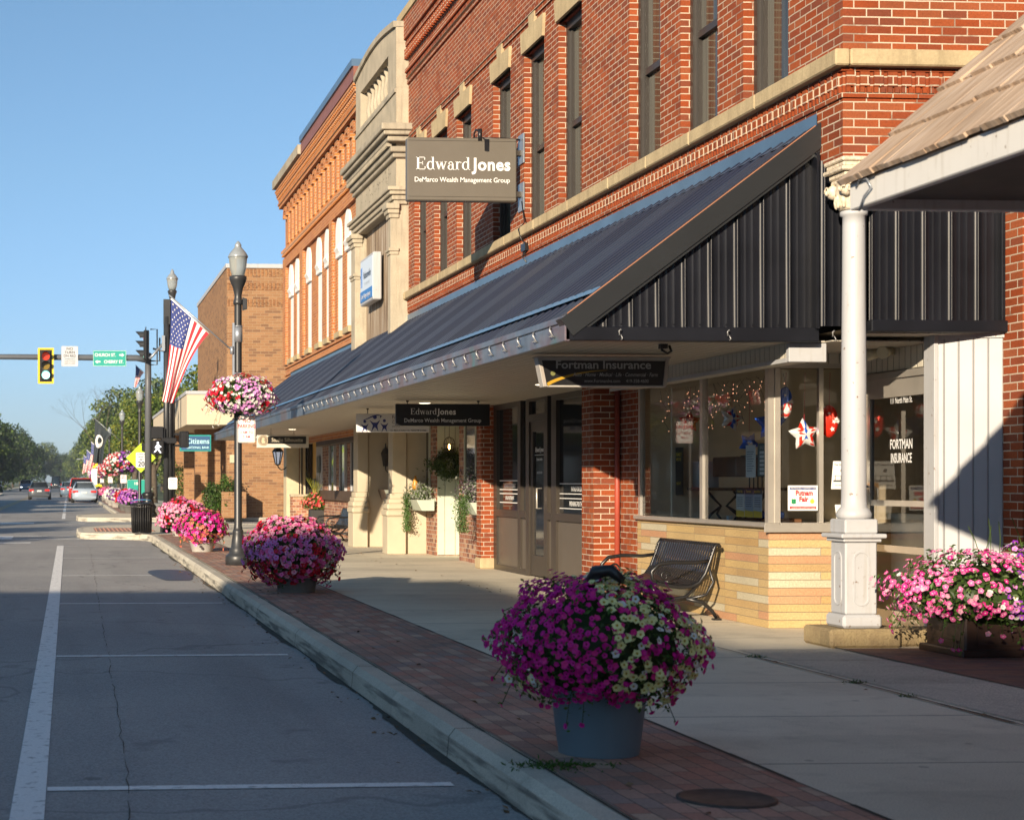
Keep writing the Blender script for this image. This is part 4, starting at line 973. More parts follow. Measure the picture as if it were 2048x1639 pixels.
# ------------------------------------------------------------------ lettering in an old-style serif
def serif(b, word, c, s, face='S', m=0):
    """draws with slab and hairline strokes; cap height = s"""
    x = 0.; T = .16; h = .045
    def box(x0,x1,y0,y1): b.flat([(x0*s,y0*s),(x1*s,y0*s),(x1*s,y1*s),(x0*s,y1*s)], c, face, .0025, m)
    def ring(cx,cy,rx,ry,tx,ty,a0=0,a1=360,n=20):
        for i in range(n):
            p, q = R(a0+(a1-a0)*i/n), R(a0+(a1-a0)*(i+1)/n)
            b.flat([((cx+rx*math.cos(p))*s,(cy+ry*math.sin(p))*s),((cx+rx*math.cos(q))*s,(cy+ry*math.sin(q))*s),((cx+(rx-tx)*math.cos(q))*s,(cy+(ry-ty)*math.sin(q))*s),((cx+(rx-tx)*math.cos(p))*s,(cy+(ry-ty)*math.sin(p))*s)], c, face, .0025, m)
    def para(x0,y0,x1,y1,w): b.flat([(x0*s,y0*s),((x0+w)*s,y0*s),((x1+w)*s,y1*s),(x1*s,y1*s)], c, face, .0025, m)
    for ch in word:
        if ch == 'E':
            box(x+.08,x+.08+T,0,1); box(x,x+.75,0,h); box(x,x+.72,1-h,1); box(x+.24,x+.55,.5,.5+h); box(x+.70,x+.75,0,.25); box(x+.67,x+.72,.77,1); box(x+.51,x+.55,.38,.66); x += .86
        elif ch == 'd':
            ring(x+.30,.33,.30,.34,.13,.05,40,320); box(x+.44,x+.44+.13,0,1.02); box(x+.36,x+.5,.98,1.02); box(x+.44,x+.66,0,h); x += .73
        elif ch == 'w':
            para(x+.22,0,x+.02,.66,.13); para(x+.24,0,x+.42,.66,.05); para(x+.58,0,x+.38,.66,.13); para(x+.60,0,x+.80,.66,.05); box(x-.04,x+.20,.62,.66); box(x+.34,x+.56,.62,.66); box(x+.72,x+.92,.62,.66); x += .96
        elif ch == 'a':
            ring(x+.24,.20,.22,.21,.11,.04,60,330); ring(x+.26,.46,.19,.20,.05,.05,0,150); box(x+.36,x+.48,.02,.50); box(x+.44,x+.58,0,h); b.flat([((x+.13+.055*math.cos(i))*s,(.5+.055*math.sin(i))*s) for i in range(6)], c, face, .0025, m); x += .64
        elif ch == 'r':
            box(x+.08,x+.21,0,.66); box(x,x+.30,0,h); box(x,x+.15,.62,.66); ring(x+.34,.48,.15,.18,.05,.06,30,170); b.flat([((x+.44+.06*math.cos(i))*s,(.58+.06*math.sin(i))*s) for i in range(6)], c, face, .0025, m); x += .54
    return x*s

# ------------------------------------------------------------------ signs
def hooks(b, xs, y, z0, z1):
    for x in xs: b.tube([(x,y,z0),(x,y,z1)], .007, 5); b.lathe([(.02,z1-.02),(.02,z1)], x, y, 8)
# big projecting sign
Y = 22.4; s = M().bbox(4.56,6.06,Y-.07,Y+.07,5.10,5.955,.015); st = tag(s.build('projecting_sign', SIGNTAUPE), 'large taupe projecting sign with white lettering on the upper brick wall', 'sign')
st['group'] = 'signs of the wealth management office'
b = M(); w = serif(b, 'Edward', (4.68,Y-.072,5.52), .168); b.text('Jones', (4.68+w+.03,Y-.072,5.52), .232, 'S', bold=.028, xs=.95, align='LEFT', sp=1.08)
b.text('DeMarco Wealth Management Group', (5.31,Y-.072,5.355), .093, 'S', bold=.004, xs=.93, sp=.98); b.build('lettering', WHITE, st)
b = M().box(4.57,6.05,Y-.074,Y-.07,5.91,5.914).box(4.57,6.05,Y-.074,Y-.07,5.155,5.159).box(6.03,6.14,Y-.05,Y+.05,5.73,5.80).box(6.03,6.14,Y-.05,Y+.05,5.17,5.24); b.build('seam', BRONZE, st)
b = M().box(6.13,6.149,Y-.13,Y+.13,5.62,6.02).build('wall_plate', GALV, st); b = M().box(6.13,6.149,Y-.13,Y+.13,4.98,5.36); b.build('wall_plate', GALV, st)
b = M().tube([(5.49,Y,5.955),(5.49,Y-.0,6.02),(5.49,Y-.1,6.06),(5.49,Y-.32,5.99)], .012, 6).tube([(5.49,Y-.33,6.02),(5.49,Y-.33,5.86)], [.03,.028], 10).tube([(5.49,Y,5.965),(5.9,Y,5.965),(6.12,Y,5.95)], .014, 6)
b.build('spotlight', BLACK, st)
cab = M().tube([(6.12,22.3,5.1),(6.13,22.2,4.8),(6.03,22.15,4.70),(6.06,22.1,4.55),(6.13,22.1,4.50)], .008, 5).box(6.08,6.15,22.0,22.2,4.40,4.50).tube([(6.12,22.05,4.42),(6.10,22.2,4.34),(6.13,22.1,4.25)], .010, 5)
cab.build('cable', BLACK, st)
# hanging sign under the awning
Y = 23.5; s = M().bbox(4.63,5.98,Y-.03,Y+.03,2.10,2.415,.006); st = tag(s.build('hanging_sign', SIGNBLK), 'black hanging sign under the awning with white wealth management lettering', 'sign', 'signs of the wealth management office')
b = M(); w = serif(b, 'Edward', (4.84,Y-.032,2.265), .085); b.text('Jones', (4.84+w+.01,Y-.032,2.265), .118, 'S', bold=.028, xs=.95, align='LEFT', sp=1.08)
b.text('DeMarco Wealth Management Group', (5.30,Y-.032,2.155), .078, 'S', bold=.004, xs=.92); b.build('lettering', WHITE, st)
b = M(); hooks(b, (4.80,5.82), Y, 2.41, 2.46); b.build('hook', BLACK, st)
# chiropractic sign
Y = 26.0; s = M().bbox(4.50,5.66,Y-.025,Y+.025,2.085,2.375,.006); st = tag(s.build('hanging_sign', mat('grey_white_sign', (.62,.62,.62), .5, var=.03)), 'white hanging sign with three dark blue leaping figures under a swoosh', 'sign')
b = M()
for (x,z_,k) in ((4.63,2.155,1.15),(4.79,2.19,1.55),(4.94,2.165,1.2)):
    b.disc((x,Y-.027,z_+.085*k),.020*k,'S',14)
    b.flat([(-.055*k,.055*k),(-.02*k,.03*k),(.02*k,.03*k),(.055*k,.06*k),(.025*k,.0),(.035*k,-.06*k),(.015*k,-.03*k),(0,-.015*k),(-.015*k,-.03*k),(-.04*k,-.07*k),(-.02*k,.0)], (x,Y-.027,z_))
a = [(4.60+.30*i/12, 2.275+.085*math.sin(math.pi*(i/12)**1.3*.72)) for i in range(13)]
b.prism([(x,z_) for x,z_ in a]+[(4.87,2.30)]+[(x,z_-.016*math.sin(math.pi*i/12)-.004) for i,(x,z_) in list(enumerate(a))[::-1]], 'y', Y-.03, Y-.026)
b.build('figures', mat('navy_vinyl', (.02,.03,.18), .5, var=0), st)
b = M().text('Family', (5.06,Y-.027,2.30), .075, 'S', align='LEFT').text('C h i r o', (5.06,Y-.027,2.225), .06, 'S', align='LEFT').text('O F  P A', (5.06,Y-.027,2.165), .035, 'S', align='LEFT').text('Dr. Mark A Yoder • Dr. Nathan M Goedde', (5.32,Y-.027,2.105), .032, 'S', bold=.01).box(5.06,5.6,Y-.028,Y-.026,2.28,2.282)
b.build('lettering', mat('black_lettering', (.03,.03,.03), .5, var=0), st)
b = M(); hooks(b, (4.68,5.5), Y, 2.37, 2.46); b.build('hook', BLACK, st)
# studio sign
Y = 36.0; s = M().bbox(4.06,5.19,Y-.03,Y+.03,2.045,2.32,.006); st = tag(s.build('hanging_sign', mat('cream_sign', (.60,.56,.47), .5)), 'cream hanging sign with a black name panel and round emblem by the lamp post', 'sign')
M().box(4.30,5.13,Y-.035,Y-.03,2.13,2.29).build('name_panel', SIGNBLK, st)
b = M().text('Studio Silhouette', (4.72,Y-.036,2.175), .115, 'S', bold=.008, xs=.86); b.build('lettering', mat('gold_lettering', (.55,.50,.38), .5, var=0), st)
b = M().disc((4.20,Y-.031,2.20),.115,'S',24).build('emblem', mat('bronze_disc', (.22,.17,.12), .5), st)
b = M(); 
for i in range(24):
    a0, a1 = i*math.pi/12, (i+1)*math.pi/12; b.prism([(4.20+.10*math.cos(a0),2.20+.10*math.sin(a0)),(4.20+.10*math.cos(a1),2.20+.10*math.sin(a1)),(4.20+.09*math.cos(a1),2.20+.09*math.sin(a1)),(4.20+.09*math.cos(a0),2.20+.09*math.sin(a0))], 'y', Y-.038, Y-.035)
b.prism([(4.17,2.14),(4.24,2.14),(4.235,2.19),(4.215,2.20),(4.235,2.24),(4.20,2.27),(4.165,2.25),(4.17,2.21),(4.155,2.20)], 'y', Y-.038, Y-.035)
b.build('emblem_figure', CREAMP, st)
b = M()
for x in (4.37,4.87): b.tube([(x+.02*math.cos(i),Y,2.345+.02*math.sin(i)) for i in range(7)], .004, 4); b.tube([(x,Y,2.36),(x,Y,2.46)], .004, 4)
b.build('hook', BRONZE, st)
# insurance sign, a trapezoid box
Y = 14.75; s = M().prism([(4.19,2.425),(5.40,2.425),(5.37,2.16),(4.245,2.16)], 'y', Y, Y+.12); st = tag(s.build('hanging_sign', mat('white_sign_box', (.40,.38,.35), .5)), 'black hanging sign with yellow swoosh in a pale frame near the stone shop', 'sign')
M().prism([(4.225,2.395),(5.36,2.395),(5.335,2.175),(4.27,2.175)], 'y', Y-.004, Y).build('sign_face', SIGNBLK, st)
M().bbox(4.185,5.41,Y-.01,Y+.14,2.42,2.435,.003).prism([(4.205,2.41),(4.225,2.41),(4.275,2.162),(4.25,2.162)], 'y', Y-.01, Y).prism([(5.36,2.41),(5.385,2.41),(5.362,2.162),(5.335,2.162)], 'y', Y-.01, Y).build('frame', mat('pale_frame', (.36,.32,.28), .5), st)
b = M().text('Fortman Insurance', (4.79,Y-.005,2.325), .103, 'S', bold=.02, xs=1.12).text('Auto · Home · Medical · Life · Commercial · Farm', (4.90,Y-.005,2.255), .048, 'S', shear=.25, bold=.008, xs=.80).text('www.FortmanIns.com     419-358-4600', (4.91,Y-.005,2.20), .043, 'S', xs=.86, bold=.006)
b.build('lettering', mat('grey_white_lettering', (.34,.34,.33), .5, var=0), st)
a = [(4.275+.55*i/14, 2.195+.115*math.sin(math.pi/2*(i/14)**.8)) for i in range(15)]
b = M().prism([(x,z_) for x,z_ in a]+[(x+.01,z_-.028*(1-i/14)-.001) for i,(x,z_) in list(enumerate(a))[::-1]], 'y', Y-.007, Y-.004); b.build('swoosh', mat('yellow_vinyl', (.42,.25,.02), .4, var=0), st)
b = M().disc((4.33,Y-.004,2.28),.022,'S',14,0); b.build('emblem', mat('gold_emblem', (.16,.16,.05), .5, var=0), st)
# wall box sign
s = M().bbox(5.82,5.99,31.75,33.15,4.80,5.72,.02); st = tag(s.build('box_sign', PAINT), 'white and blue box sign mounted on weathered boards of the stone building', 'sign')
M().box(5.815,5.82,31.80,33.10,4.86,5.66).build('sign_face', mat('pale_face', (.60,.66,.72), .3, var=0), st)
M().box(5.81,5.815,31.80,33.10,4.86,5.07).build('name_band', mat('mid_blue', (.03,.17,.48), .4, var=0), st)
M().text('Nationwide', (5.813,32.36,5.30), .20, 'W', bold=.01, xs=.84).build('lettering', mat('slate_lettering', (.08,.10,.14), .5, var=0), st)
b = M().text('is on your side', (5.813,32.36,5.17), .09, 'W').build('slogan', mat('grey_lettering', (.35,.38,.42), .5, var=0), st)
M().text('John Wagner Agency', (5.808,32.45,4.92), .13, 'W', xs=.88, bold=.01).build('agency_lettering', WHITE, st)
b = M()
for dy in (0,.10): b.prism([(33.00-dy,5.15),(33.04-dy,5.15),(33.06-dy,5.52),(33.00-dy,5.55)], 'x', 5.81, 5.815)
b.build('emblem', mat('blue_emblem', (.05,.16,.45), .5, var=0), st)
M().tube([(5.99,32.1,5.3),(6.06,32.1,5.3)], .03, 6).tube([(5.99,32.8,5.3),(6.06,32.8,5.3)], .03, 6).build('bracket', GALV, st)
# coach lamp at the studio
lp = thing('wall_lantern', 'black coach lantern on the cream pilaster at the far end of the shops', 'lantern', (5.8,45.85,1.7))
b = M().tube([(6.0,45.9,1.72),(5.95,45.9,1.66),(5.85,45.9,1.64),(5.78,45.9,1.70),(5.76,45.9,1.76)], .016, 6).lathe([(.05,1.76),(.06,1.80),(.065,1.80)], 5.76, 45.9, 6, smooth=False).lathe([(.17,2.13),(.12,2.20),(.06,2.27),(.02,2.34),(.03,2.37),(.005,2.45)], 5.76, 45.9, 6, smooth=False)
for i in range(6):
    a = i*math.pi/3; b.tube([(5.76+.065*math.cos(a),45.9+.065*math.sin(a),1.79),(5.76+.14*math.cos(a),45.9+.14*math.sin(a),2.14)], .018, 4)
b.build('frame', BLACK, lp)
M().lathe([(.06,1.80),(.125,2.13)], 5.76, 45.9, 6, smooth=False).build('lantern_glass', mat('frosted_lit_glass', (.30,.32,.36), .3, emit=(.8,.85,1), estr=.22), lp)

# ------------------------------------------------------------------ lamp posts
LGLASS = NT('acorn_glass')
LGLASS.p.inputs['Base Color'].default_value = (.50,.54,.53,1); LGLASS.p.inputs['Roughness'].default_value = .18; LGLASS.p.inputs['Transmission Weight'].default_value = .55
LGLASS = LGLASS.mat
def lamp_post(x, y, label, zt=4.05, thick=1., base=True, sign=True, group='street lamps along the kerb'):
    """black fluted post; zt = height of the neck below the lantern"""
    t = thing('street_lamp', label, 'street lamp', (x,y,0), group)
    b = M(); r = .062*thick
    b.lathe([(r*1.15,.5),(r*1.1,.6),(r,.62),(r*.95,zt-.25),(r*.95,zt-.2)], x, y, 24, flute=.14, flr=(.6,zt-.24)); b.lathe([(r*1.2,zt-.24),(r*1.25,zt-.2),(r,zt-.16),(r*.9,zt-.1),(r*1.3,zt+.02),(r*2.0,zt+.12),(r*2.2,zt+.16),(r*2.2,zt+.2),(r*1.9,zt+.21)], x, y, 24)
    b.build('post', POLE, t)
    b = M().lathe([(r*3.2,0),(r*3.2,.14),(r*3.0,.16),(r*2.2,.2),(r*2.3,.24),(r*1.8,.28),(r*1.55,.42),(r*1.3,.50),(r*1.4,.53),(r*1.2,.56)], x, y, 16); b.build('post_base', POLE, t)
    g = M().lathe([(.085,zt+.2),(.10,zt+.22),(.13,zt+.33),(.145,zt+.48),(.15,zt+.50)], x, y, 24); g.build('lantern_globe', LGLASS, t)
    g = M().lathe([(.155,zt+.495),(.16,zt+.515),(.13,zt+.57),(.09,zt+.62),(.055,zt+.66),(.05,zt+.675),(.055,zt+.69),(.035,zt+.73),(.012,zt+.755),(.002,zt+.76)], x, y, 24); g.build('lantern_cap', mat('prismatic_cap', (.28,.31,.33), .25, .2, var=.1, nscale=20) if 'prismatic_cap' not in bpy.data.materials else bpy.data.materials['prismatic_cap'], t)
    return t
FONTK = mat('sign_red', (.50,.03,.03), .5, var=0)
def plate_sign(name, label, cat, x, y, z, w, h, lines, face=None, ink=None, border=None, post=None, group=None):
    """flat plate facing the camera; lines: (text, dz, size, xs)"""
    def rr(w,h,r,n=4): return stad(w,h,r,n)
    s = M().flat(rr(w,h,.03), (x,y,z), 'S', .004)
    o = tag(s.build(name, face or WHITE), label, cat, group)
    if lines:
        b = M()
        for (tx,dz,sz,xs) in lines: b.text(tx, (x,y-.005,z+dz), sz, 'S', bold=.018, xs=xs)
        b.build('lettering', ink or FONTK, o)
    if border:
        b = M(); A, B = rr(w-.02,h-.02,.025), rr(w-.035,h-.035,.02)
        for i in range(len(A)): j = (i+1)%len(A); b.flat([A[i],A[j],B[j],B[i]], (x,y-.004,z), 'S', .0015)
        b.build('border', border, o)
    return o
L1 = lamp_post(2.66, 26.2, 'nearest black fluted street lamp, carrying a large flag, flower basket and no parking sign', zt=4.33)
b = M().box(2.73,2.79,26.15,26.25,4.02,4.18).prism([(2.73,4.0),(2.80,4.02),(2.80,4.18),(2.73,4.2)], 'y', 26.16, 26.24); b.build('outlet_box', POLE, L1)
b = M().lathe([(.07,3.50),(.07,3.74)], 2.66, 26.2, 16).lathe([(.072,3.745),(.072,3.76)], 2.66, 26.2, 16).lathe([(.072,3.0),(.072,3.02)], 2.66, 26.2, 16); b.box(2.57,2.60,26.15,26.2,2.98,3.80); b.build('bracket_band', GALV, L1)
plate_sign('no_parking_sign', 'white no parking sign with red lettering below the flower basket of the nearest lamp', 'sign', 2.78, 26.06, 2.13, .27, .415, [('NO',.105,.085,.95),('PARKING',.02,.085,.80),('3 AM TO',-.065,.055,.95),('5 AM',-.135,.055,.95)], border=FONTK)
LMP = [(62.6,'black street lamp behind the yellow green speed limit diamond'),(83,'black street lamp bearing the black flag beyond the side street'),(109,'black street lamp bearing the first striped flag beyond the black flag'),(136,'black street lamp bearing the second striped flag beyond the black flag'),(163,'black street lamp bearing the farthest striped flag on the right pavement')]
L2 = lamp_post(2.66, 62.6, LMP[0][1], zt=4.13)
for y,l in LMP[1:]: dup(L2, (2.66,y,0), l)
dup(L2, (-10.1,171,0), 'black street lamp on the far left pavement')

# lamp post with signal gear at the near corner
t = thing('signal_post', 'tall dark double post with acorn lamp and walk signal at the near corner', 'signal post', (2.62,43.5,0))
b = M().lathe([(.085,.7),(.08,5.6)], 2.55, 43.5, 24, flute=.12, flr=(.7,5.6)); b.lathe([(.075,.7),(.07,5.9),(.05,5.95),(.06,6.02),(.10,6.2),(.12,6.24),(.12,6.28),(.09,6.3)], 2.70, 43.55, 20, flute=.12, flr=(.7,5.5)); b.lathe([(.02,.7),(.02,5.0)], 2.63, 43.38, 8); b.box(2.47,2.64,43.45,43.6,5.4,6.05); b.build('post', POLE, t)
b = M().lathe([(.24,0),(.24,.5),(.22,.54),(.19,.58),(.20,.66),(.21,.70),(.12,.74)], 2.62, 43.5, 16); b.build('post_base', POLE, t)
M().lathe([(.08,6.28),(.12,6.40),(.14,6.56),(.145,6.58)], 2.70, 43.55, 20).build('lantern_globe', LGLASS, t)
M().lathe([(.15,6.575),(.155,6.6),(.11,6.67),(.05,6.74),(.05,6.77),(.02,6.83),(.002,6.85)], 2.70, 43.55, 20).build('lantern_cap', bpy.data.materials['prismatic_cap'], t)
M().bbox(2.12,2.46,43.3,43.5,2.42,2.74,.02).box(2.1,2.2,43.35,43.4,2.40,2.44).box(2.4,2.5,43.35,43.45,2.36,2.7).bbox(2.40,2.80,43.3,43.6,2.3,2.45,.01).build('signal_box', BLACK, t)
wb = M().bbox(2.15,2.46,43.1,43.42,2.02,2.38,.02).build('walk_signal', BLACK, t)
b = M().disc((2.30,43.09,2.31),.028,'S',10)
b.flat([(-.03,.08),(.03,.08),(.045,.0),(.02,-.02),(.05,-.08),(.09,-.13),(.06,-.14),(.02,-.09),(-.01,-.04),(-.05,-.10),(-.09,-.13),(-.10,-.11),(-.06,-.06),(-.03,.0)], (2.30,43.09,2.19)); b.flat([(.03,.07),(.09,.02),(.08,.0),(.02,.04)], (2.30,43.089,2.19)); b.flat([(-.03,.07),(-.08,.0),(-.06,-.01),(-.02,.04)], (2.30,43.089,2.19))
b.build('walking_man', mat('lit_white', (.8,.82,.9), .4, emit=(.7,.8,1), estr=.9), wb)
b = M().bbox(2.88,3.12,43.3,43.6,2.2,2.62,.02); b.box(2.94,3.04,43.28,43.3,2.25,2.6); b.box(2.75,2.9,43.42,43.5,2.52,2.58).box(2.75,2.9,43.42,43.5,2.22,2.28); b.build('signal_head', BLACK, t)
M().tube([(2.46,43.4,4.9),(2.2,43.4,4.6),(2.1,43.4,4.5)], .035, 6).box(2.42,2.5,43.35,43.45,4.7,5.1).build('camera_arm', GALV, t)
plate_sign('button_sign', 'small white pedestrian push button sign on the corner signal post', 'sign', 2.70, 43.33, 1.27, .23, .30, [('PUSH BUTTON',.07,.032,.85),('TO CROSS',.02,.032,.9),('STREET',-.04,.032,.9)], ink=mat('sign_black', (.02,.02,.02), .5, var=0))

# ------------------------------------------------------------------ traffic signal on its mast arm
t = thing('traffic_signal_mast', 'dark signal mast with a long arm reaching over the road', 'signal mast', (2.93,61.6,0))
b = M().lathe([(.13,.9),(.12,5.0),(.115,5.95),(.13,5.97),(.13,6.02),(.06,6.06)], 2.93, 61.6, 24, flute=.1, flr=(.9,5.9)); b.build('post', mat('grey_mast', (.10,.105,.115), .4, var=.1), t)
M().lathe([(.34,0),(.34,.12),(.27,.22),(.27,.3),(.31,.36),(.30,.42),(.22,.5),(.19,.72),(.22,.8),(.23,.88),(.15,.93)], 2.93, 61.6, 20).build('post_base', BLACK, t)
M().tube([(2.9,61.6,5.80),(2.5,61.6,5.86),(-2,61.6,5.88),(-8.5,61.6,5.86)], [.13,.115,.10,.07], 16).build('mast_arm', mat('grey_mast_arm', (.09,.10,.115), .4, var=.1), t)
def hood(b, c, r, d, face='S'):
    """signal visor: open-bottomed scoop"""
    n = 12; vs = []
    for i in range(n+1):
        a = R(-25+230*i/n)
        for k, dd in ((0,0.),(1,1.)):
            L_ = d*(1-.0*k)*(.45+.55*max(0,math.sin(a)))
            p = (math.cos(a)*r, math.sin(a)*r)
            vs.append((c[0]+p[0], c[1]-L_*dd, c[2]+p[1]) if face == 'S' else (c[0]-L_*dd, c[1]-p[0], c[2]+p[1]))
    b.add(vs, [(2*i,2*i+2,2*i+3,2*i+1) for i in range(n)], 0)
def signal(name, label, c, face, lit, back=True):
    x,y,z = c; s = thing(name, label, 'traffic signal', c, 'traffic signals over the junction')
    b = M(); w, hh = .17, .53
    if face == 'S': b.bbox(x-w,x+w,y-.1,y+.1,z-hh,z+hh,.02)
    else: b.bbox(x-.1,x+.1,y-w,y+w,z-hh,z+hh,.02)
    b.build('housing', BLACK, s)
    if back:
        b = M(); W, H = (w+.12, hh+.12)
        for (a0,a1,b0,b1) in ((-W,W,-H,-H+.065),(-W,W,H-.065,H),(-W,-W+.065,-H+.065,H-.065),(W-.065,W,-H+.065,H-.065)):
            if face == 'S': b.box(x+a0,x+a1,y-.03,y-.02,z+b0,z+b1)
            else: b.box(x-.03,x-.02,y+a0,y+a1,z+b0,z+b1)
        b.build('reflective_border', mat('signal_yellow', (.78,.56,.02), .4, var=0) if face == 'S' else BLACK, s)
        b = M(); b.box(x-W+.06,x+W-.06,y-.02,y-.01,z-H+.06,z+H-.06) if face == 'S' else b.box(x-.02,x-.01,y-W,y+W,z-H,z+H); b.build('backplate', BLACK, s)
    for i,(nm,colr,em) in enumerate((('red_light',(.45,.03,.01),(.9,.05,.0)),('amber_light',(.20,.13,.01),None),('green_light',(.3,.8,.7),(.35,1,.85)))):
        zz = z+.34-.34*i; b = M()
        cc = (x,y-.1,zz) if face == 'S' else (x-.1,y,zz)
        b.disc(cc,.145,face,20,t=.01)
        on = lit[i]
        b.build(nm, mat(nm+'_lens', colr, .3, var=0, emit=em if on and em else None, estr=on), s)
        v = M(); hood(v, cc, .155, .30, face); v.build('visor', POLE if face == 'W' else BLACK, s)
    return s
signal('traffic_signal', 'yellow bordered traffic signal showing green on the mast arm over the road', (-.82,61.35,5.54), 'S', (.16,0,1.6))
signal('traffic_signal', 'side facing dark traffic signal with hooded lenses on top of the mast post', (2.85,61.35,6.32), 'W', (0,0,0), True)
b = M().tube([(3.0,61.5,5.75),(3.35,61.5,5.75),(3.35,61.5,6.6)], .03, 6).tube([(3.0,61.4,6.9),(3.25,61.4,6.9),(3.25,61.4,5.6),(3.0,61.4,5.6)], .025, 6).tube([(3.1,61.5,6.2),(3.5,61.5,6.1),(3.75,61.5,6.8)], .04, 6).box(3.6,3.8,61.4,61.6,6.7,7.1); b.build('signal_bracket', BLACK, t)
SB = bpy.data.materials['sign_black']
plate_sign('no_turn_sign', 'white no turn on red sign on the mast arm', 'sign', .05, 61.45, 5.90, .61, .74, [('NO',.23,.13,1.2),('TURN',.10,.13,1.1),('ON RED',-.03,.13,.95),('SCHOOL DAYS',-.12,.055,1.0),('7:30AM TO 8:30AM',-.20,.05,.95),('2:30PM TO 3:30PM',-.28,.05,.95)], ink=SB, border=GALV, face=mat('silver_sign', (.50,.52,.54), .5))
TEAL = mat('street_sign_green', (.01,.30,.24), .45, var=0)
o = plate_sign('street_name_sign', 'green street name sign with white arrows on the mast arm', 'sign', 1.51, 61.45, 5.83, 1.22, .58, [], face=TEAL, border=WHITE)
b = M().text('CHURCH ST.', (1.35,61.444,5.90), .165, 'S', bold=.016, xs=.82).text('CHERRY ST.', (1.66,61.444,5.65), .165, 'S', bold=.016, xs=.82)
for (sx,xx,zz) in ((1,1.95,5.955),(-1,1.08,5.705)): b.flat([(-.09*sx,.025),(.01*sx,.025),(.01*sx,.065),(.10*sx,0),(.01*sx,-.065),(.01*sx,-.025),(-.09*sx,-.025)][::sx], (xx,61.444,zz))
b.build('lettering', WHITE, o)
# speed limit diamond
LIME_ = mat('fluorescent_yellow_green', (.50,.72,.02), .5, var=.02)
o = M().flat([(0,.55),(-.55,0),(0,-.55),(.55,0)], (2.70,62.4,2.20), 'S', .006); o = tag(o.build('school_sign', LIME_), 'yellow green diamond school sign with a speed limit twenty plate', 'sign')
b = M(); 
for k in range(4):
    a, c = R(90*k+90), R(90*k+180); P = [(.50*math.cos(a),.50*math.sin(a)),(.50*math.cos(c),.50*math.sin(c)),(.485*math.cos(c),.485*math.sin(c)),(.485*math.cos(a),.485*math.sin(a))]; b.flat(P, (2.70,62.393,2.20), 'S', .002)
b.build('border', SB, o)
M().flat(stad(.40,.56,.03,4), (2.71,62.39,2.12), 'S', .004).build('speed_plate', mat('pale_plate', (.60,.64,.68), .5, var=0), o)
M().text('SCHOOL', (2.71,62.384,2.31), .075, 'S', bold=.01).text('SPEED', (2.71,62.384,2.21), .085, 'S', bold=.01).text('LIMIT', (2.71,62.384,2.11), .085, 'S', bold=.01).text('20', (2.71,62.384,1.89), .25, 'S', bold=.02).build('lettering', SB, o)
M().bbox(2.72,2.9,62.2,62.35,2.45,2.75,.02).build('beacon', BLACK, o)
# trash can
t = thing('litter_bin', 'black slatted metal litter bin with a blue lined opening on the corner kerb', 'litter bin', (1.83,41.9,0))
b = M(); n = 26
for i in range(n):
    a = 2*math.pi*i/n; c_, s_ = math.cos(a), math.sin(a)
    b.tube([(1.83+.235*c_,41.9+.235*s_,.05),(1.83+.245*c_,41.9+.245*s_,.35),(1.83+.252*c_,41.9+.252*s_,.66),(1.83+.275*c_,41.9+.275*s_,.74)], .017, 6)
b.lathe([(.235,.03),(.24,.05),(.22,.07)], 1.83, 41.9, 32).lathe([(.265,.66),(.27,.68),(.26,.70)], 1.83, 41.9, 32); b.build('slatted_body', BLACK, t)
M().lathe([(.20,.06),(.215,.68)], 1.83, 41.9, 24).build('liner', mat('dark_liner', (.02,.02,.022), .7), t)
b = M().lathe([(.27,.73),(.275,.75),(.26,.77),(.20,.79),(.17,.79),(.16,.70)], 1.83, 41.9, 28); b.build('lid', BLACK, t)
M().tube([(1.83+.25*math.cos(a),41.9-.02+.25*math.sin(a)*.9,.815+.05*math.sin(a+math.pi)) for a in [math.pi+math.pi*i/12 for i in range(13)]], .014, 6).build('bag_rim', mat('blue_bag', (.05,.20,.38), .4), t)
# manhole
o = M().lathe([(.20,.0),(.20,.014),(.185,.016),(.18,.012),(.02,.012)], 2.70, 6.72, 32); o = tag(o.build('access_cover', mat('rusty_iron', (.07,.05,.04), .7, var=.4, nscale=14)), 'small round rusty cover set in the brick strip at the near edge', 'cover')
# ------------------------------------------------------------------ flags
FR, FW, FB = mat('flag_red', (.50,.02,.035), .7, var=.08), mat('flag_white', (.78,.76,.73), .7, var=.04), mat('flag_blue', (.025,.045,.20), .7, var=.1)
def cloth(y, A, B, E0, E1, C0, C1, nu=44, nv=39, fold=.05):
    """returns f(u,v): A..B is the hoist along the staff, E0..E1 the hanging fly end, C0/C1 bend points (all x,z)"""
    def f(u, v):
        h = (A[0]+(B[0]-A[0])*v, A[1]+(B[1]-A[1])*v); e = (E0[0]+(E1[0]-E0[0])*v, E0[1]+(E1[1]-E0[1])*v); c = (C0[0]+(C1[0]-C0[0])*v, C0[1]+(C1[1]-C0[1])*v)
        x = (1-u)**2*h[0]+2*u*(1-u)*c[0]+u*u*e[0]; z = (1-u)**2*h[1]+2*u*(1-u)*c[1]+u*u*e[1]
        w = u**1.2
        yy = y+fold*w*math.sin(v*9+u*2.2)+fold*.5*w*math.sin(v*21+1+u*3)+.08*u
        return (x+fold*.35*w*math.cos(v*9+u*2), yy, z+fold*.2*w*math.sin(v*15))
    return f
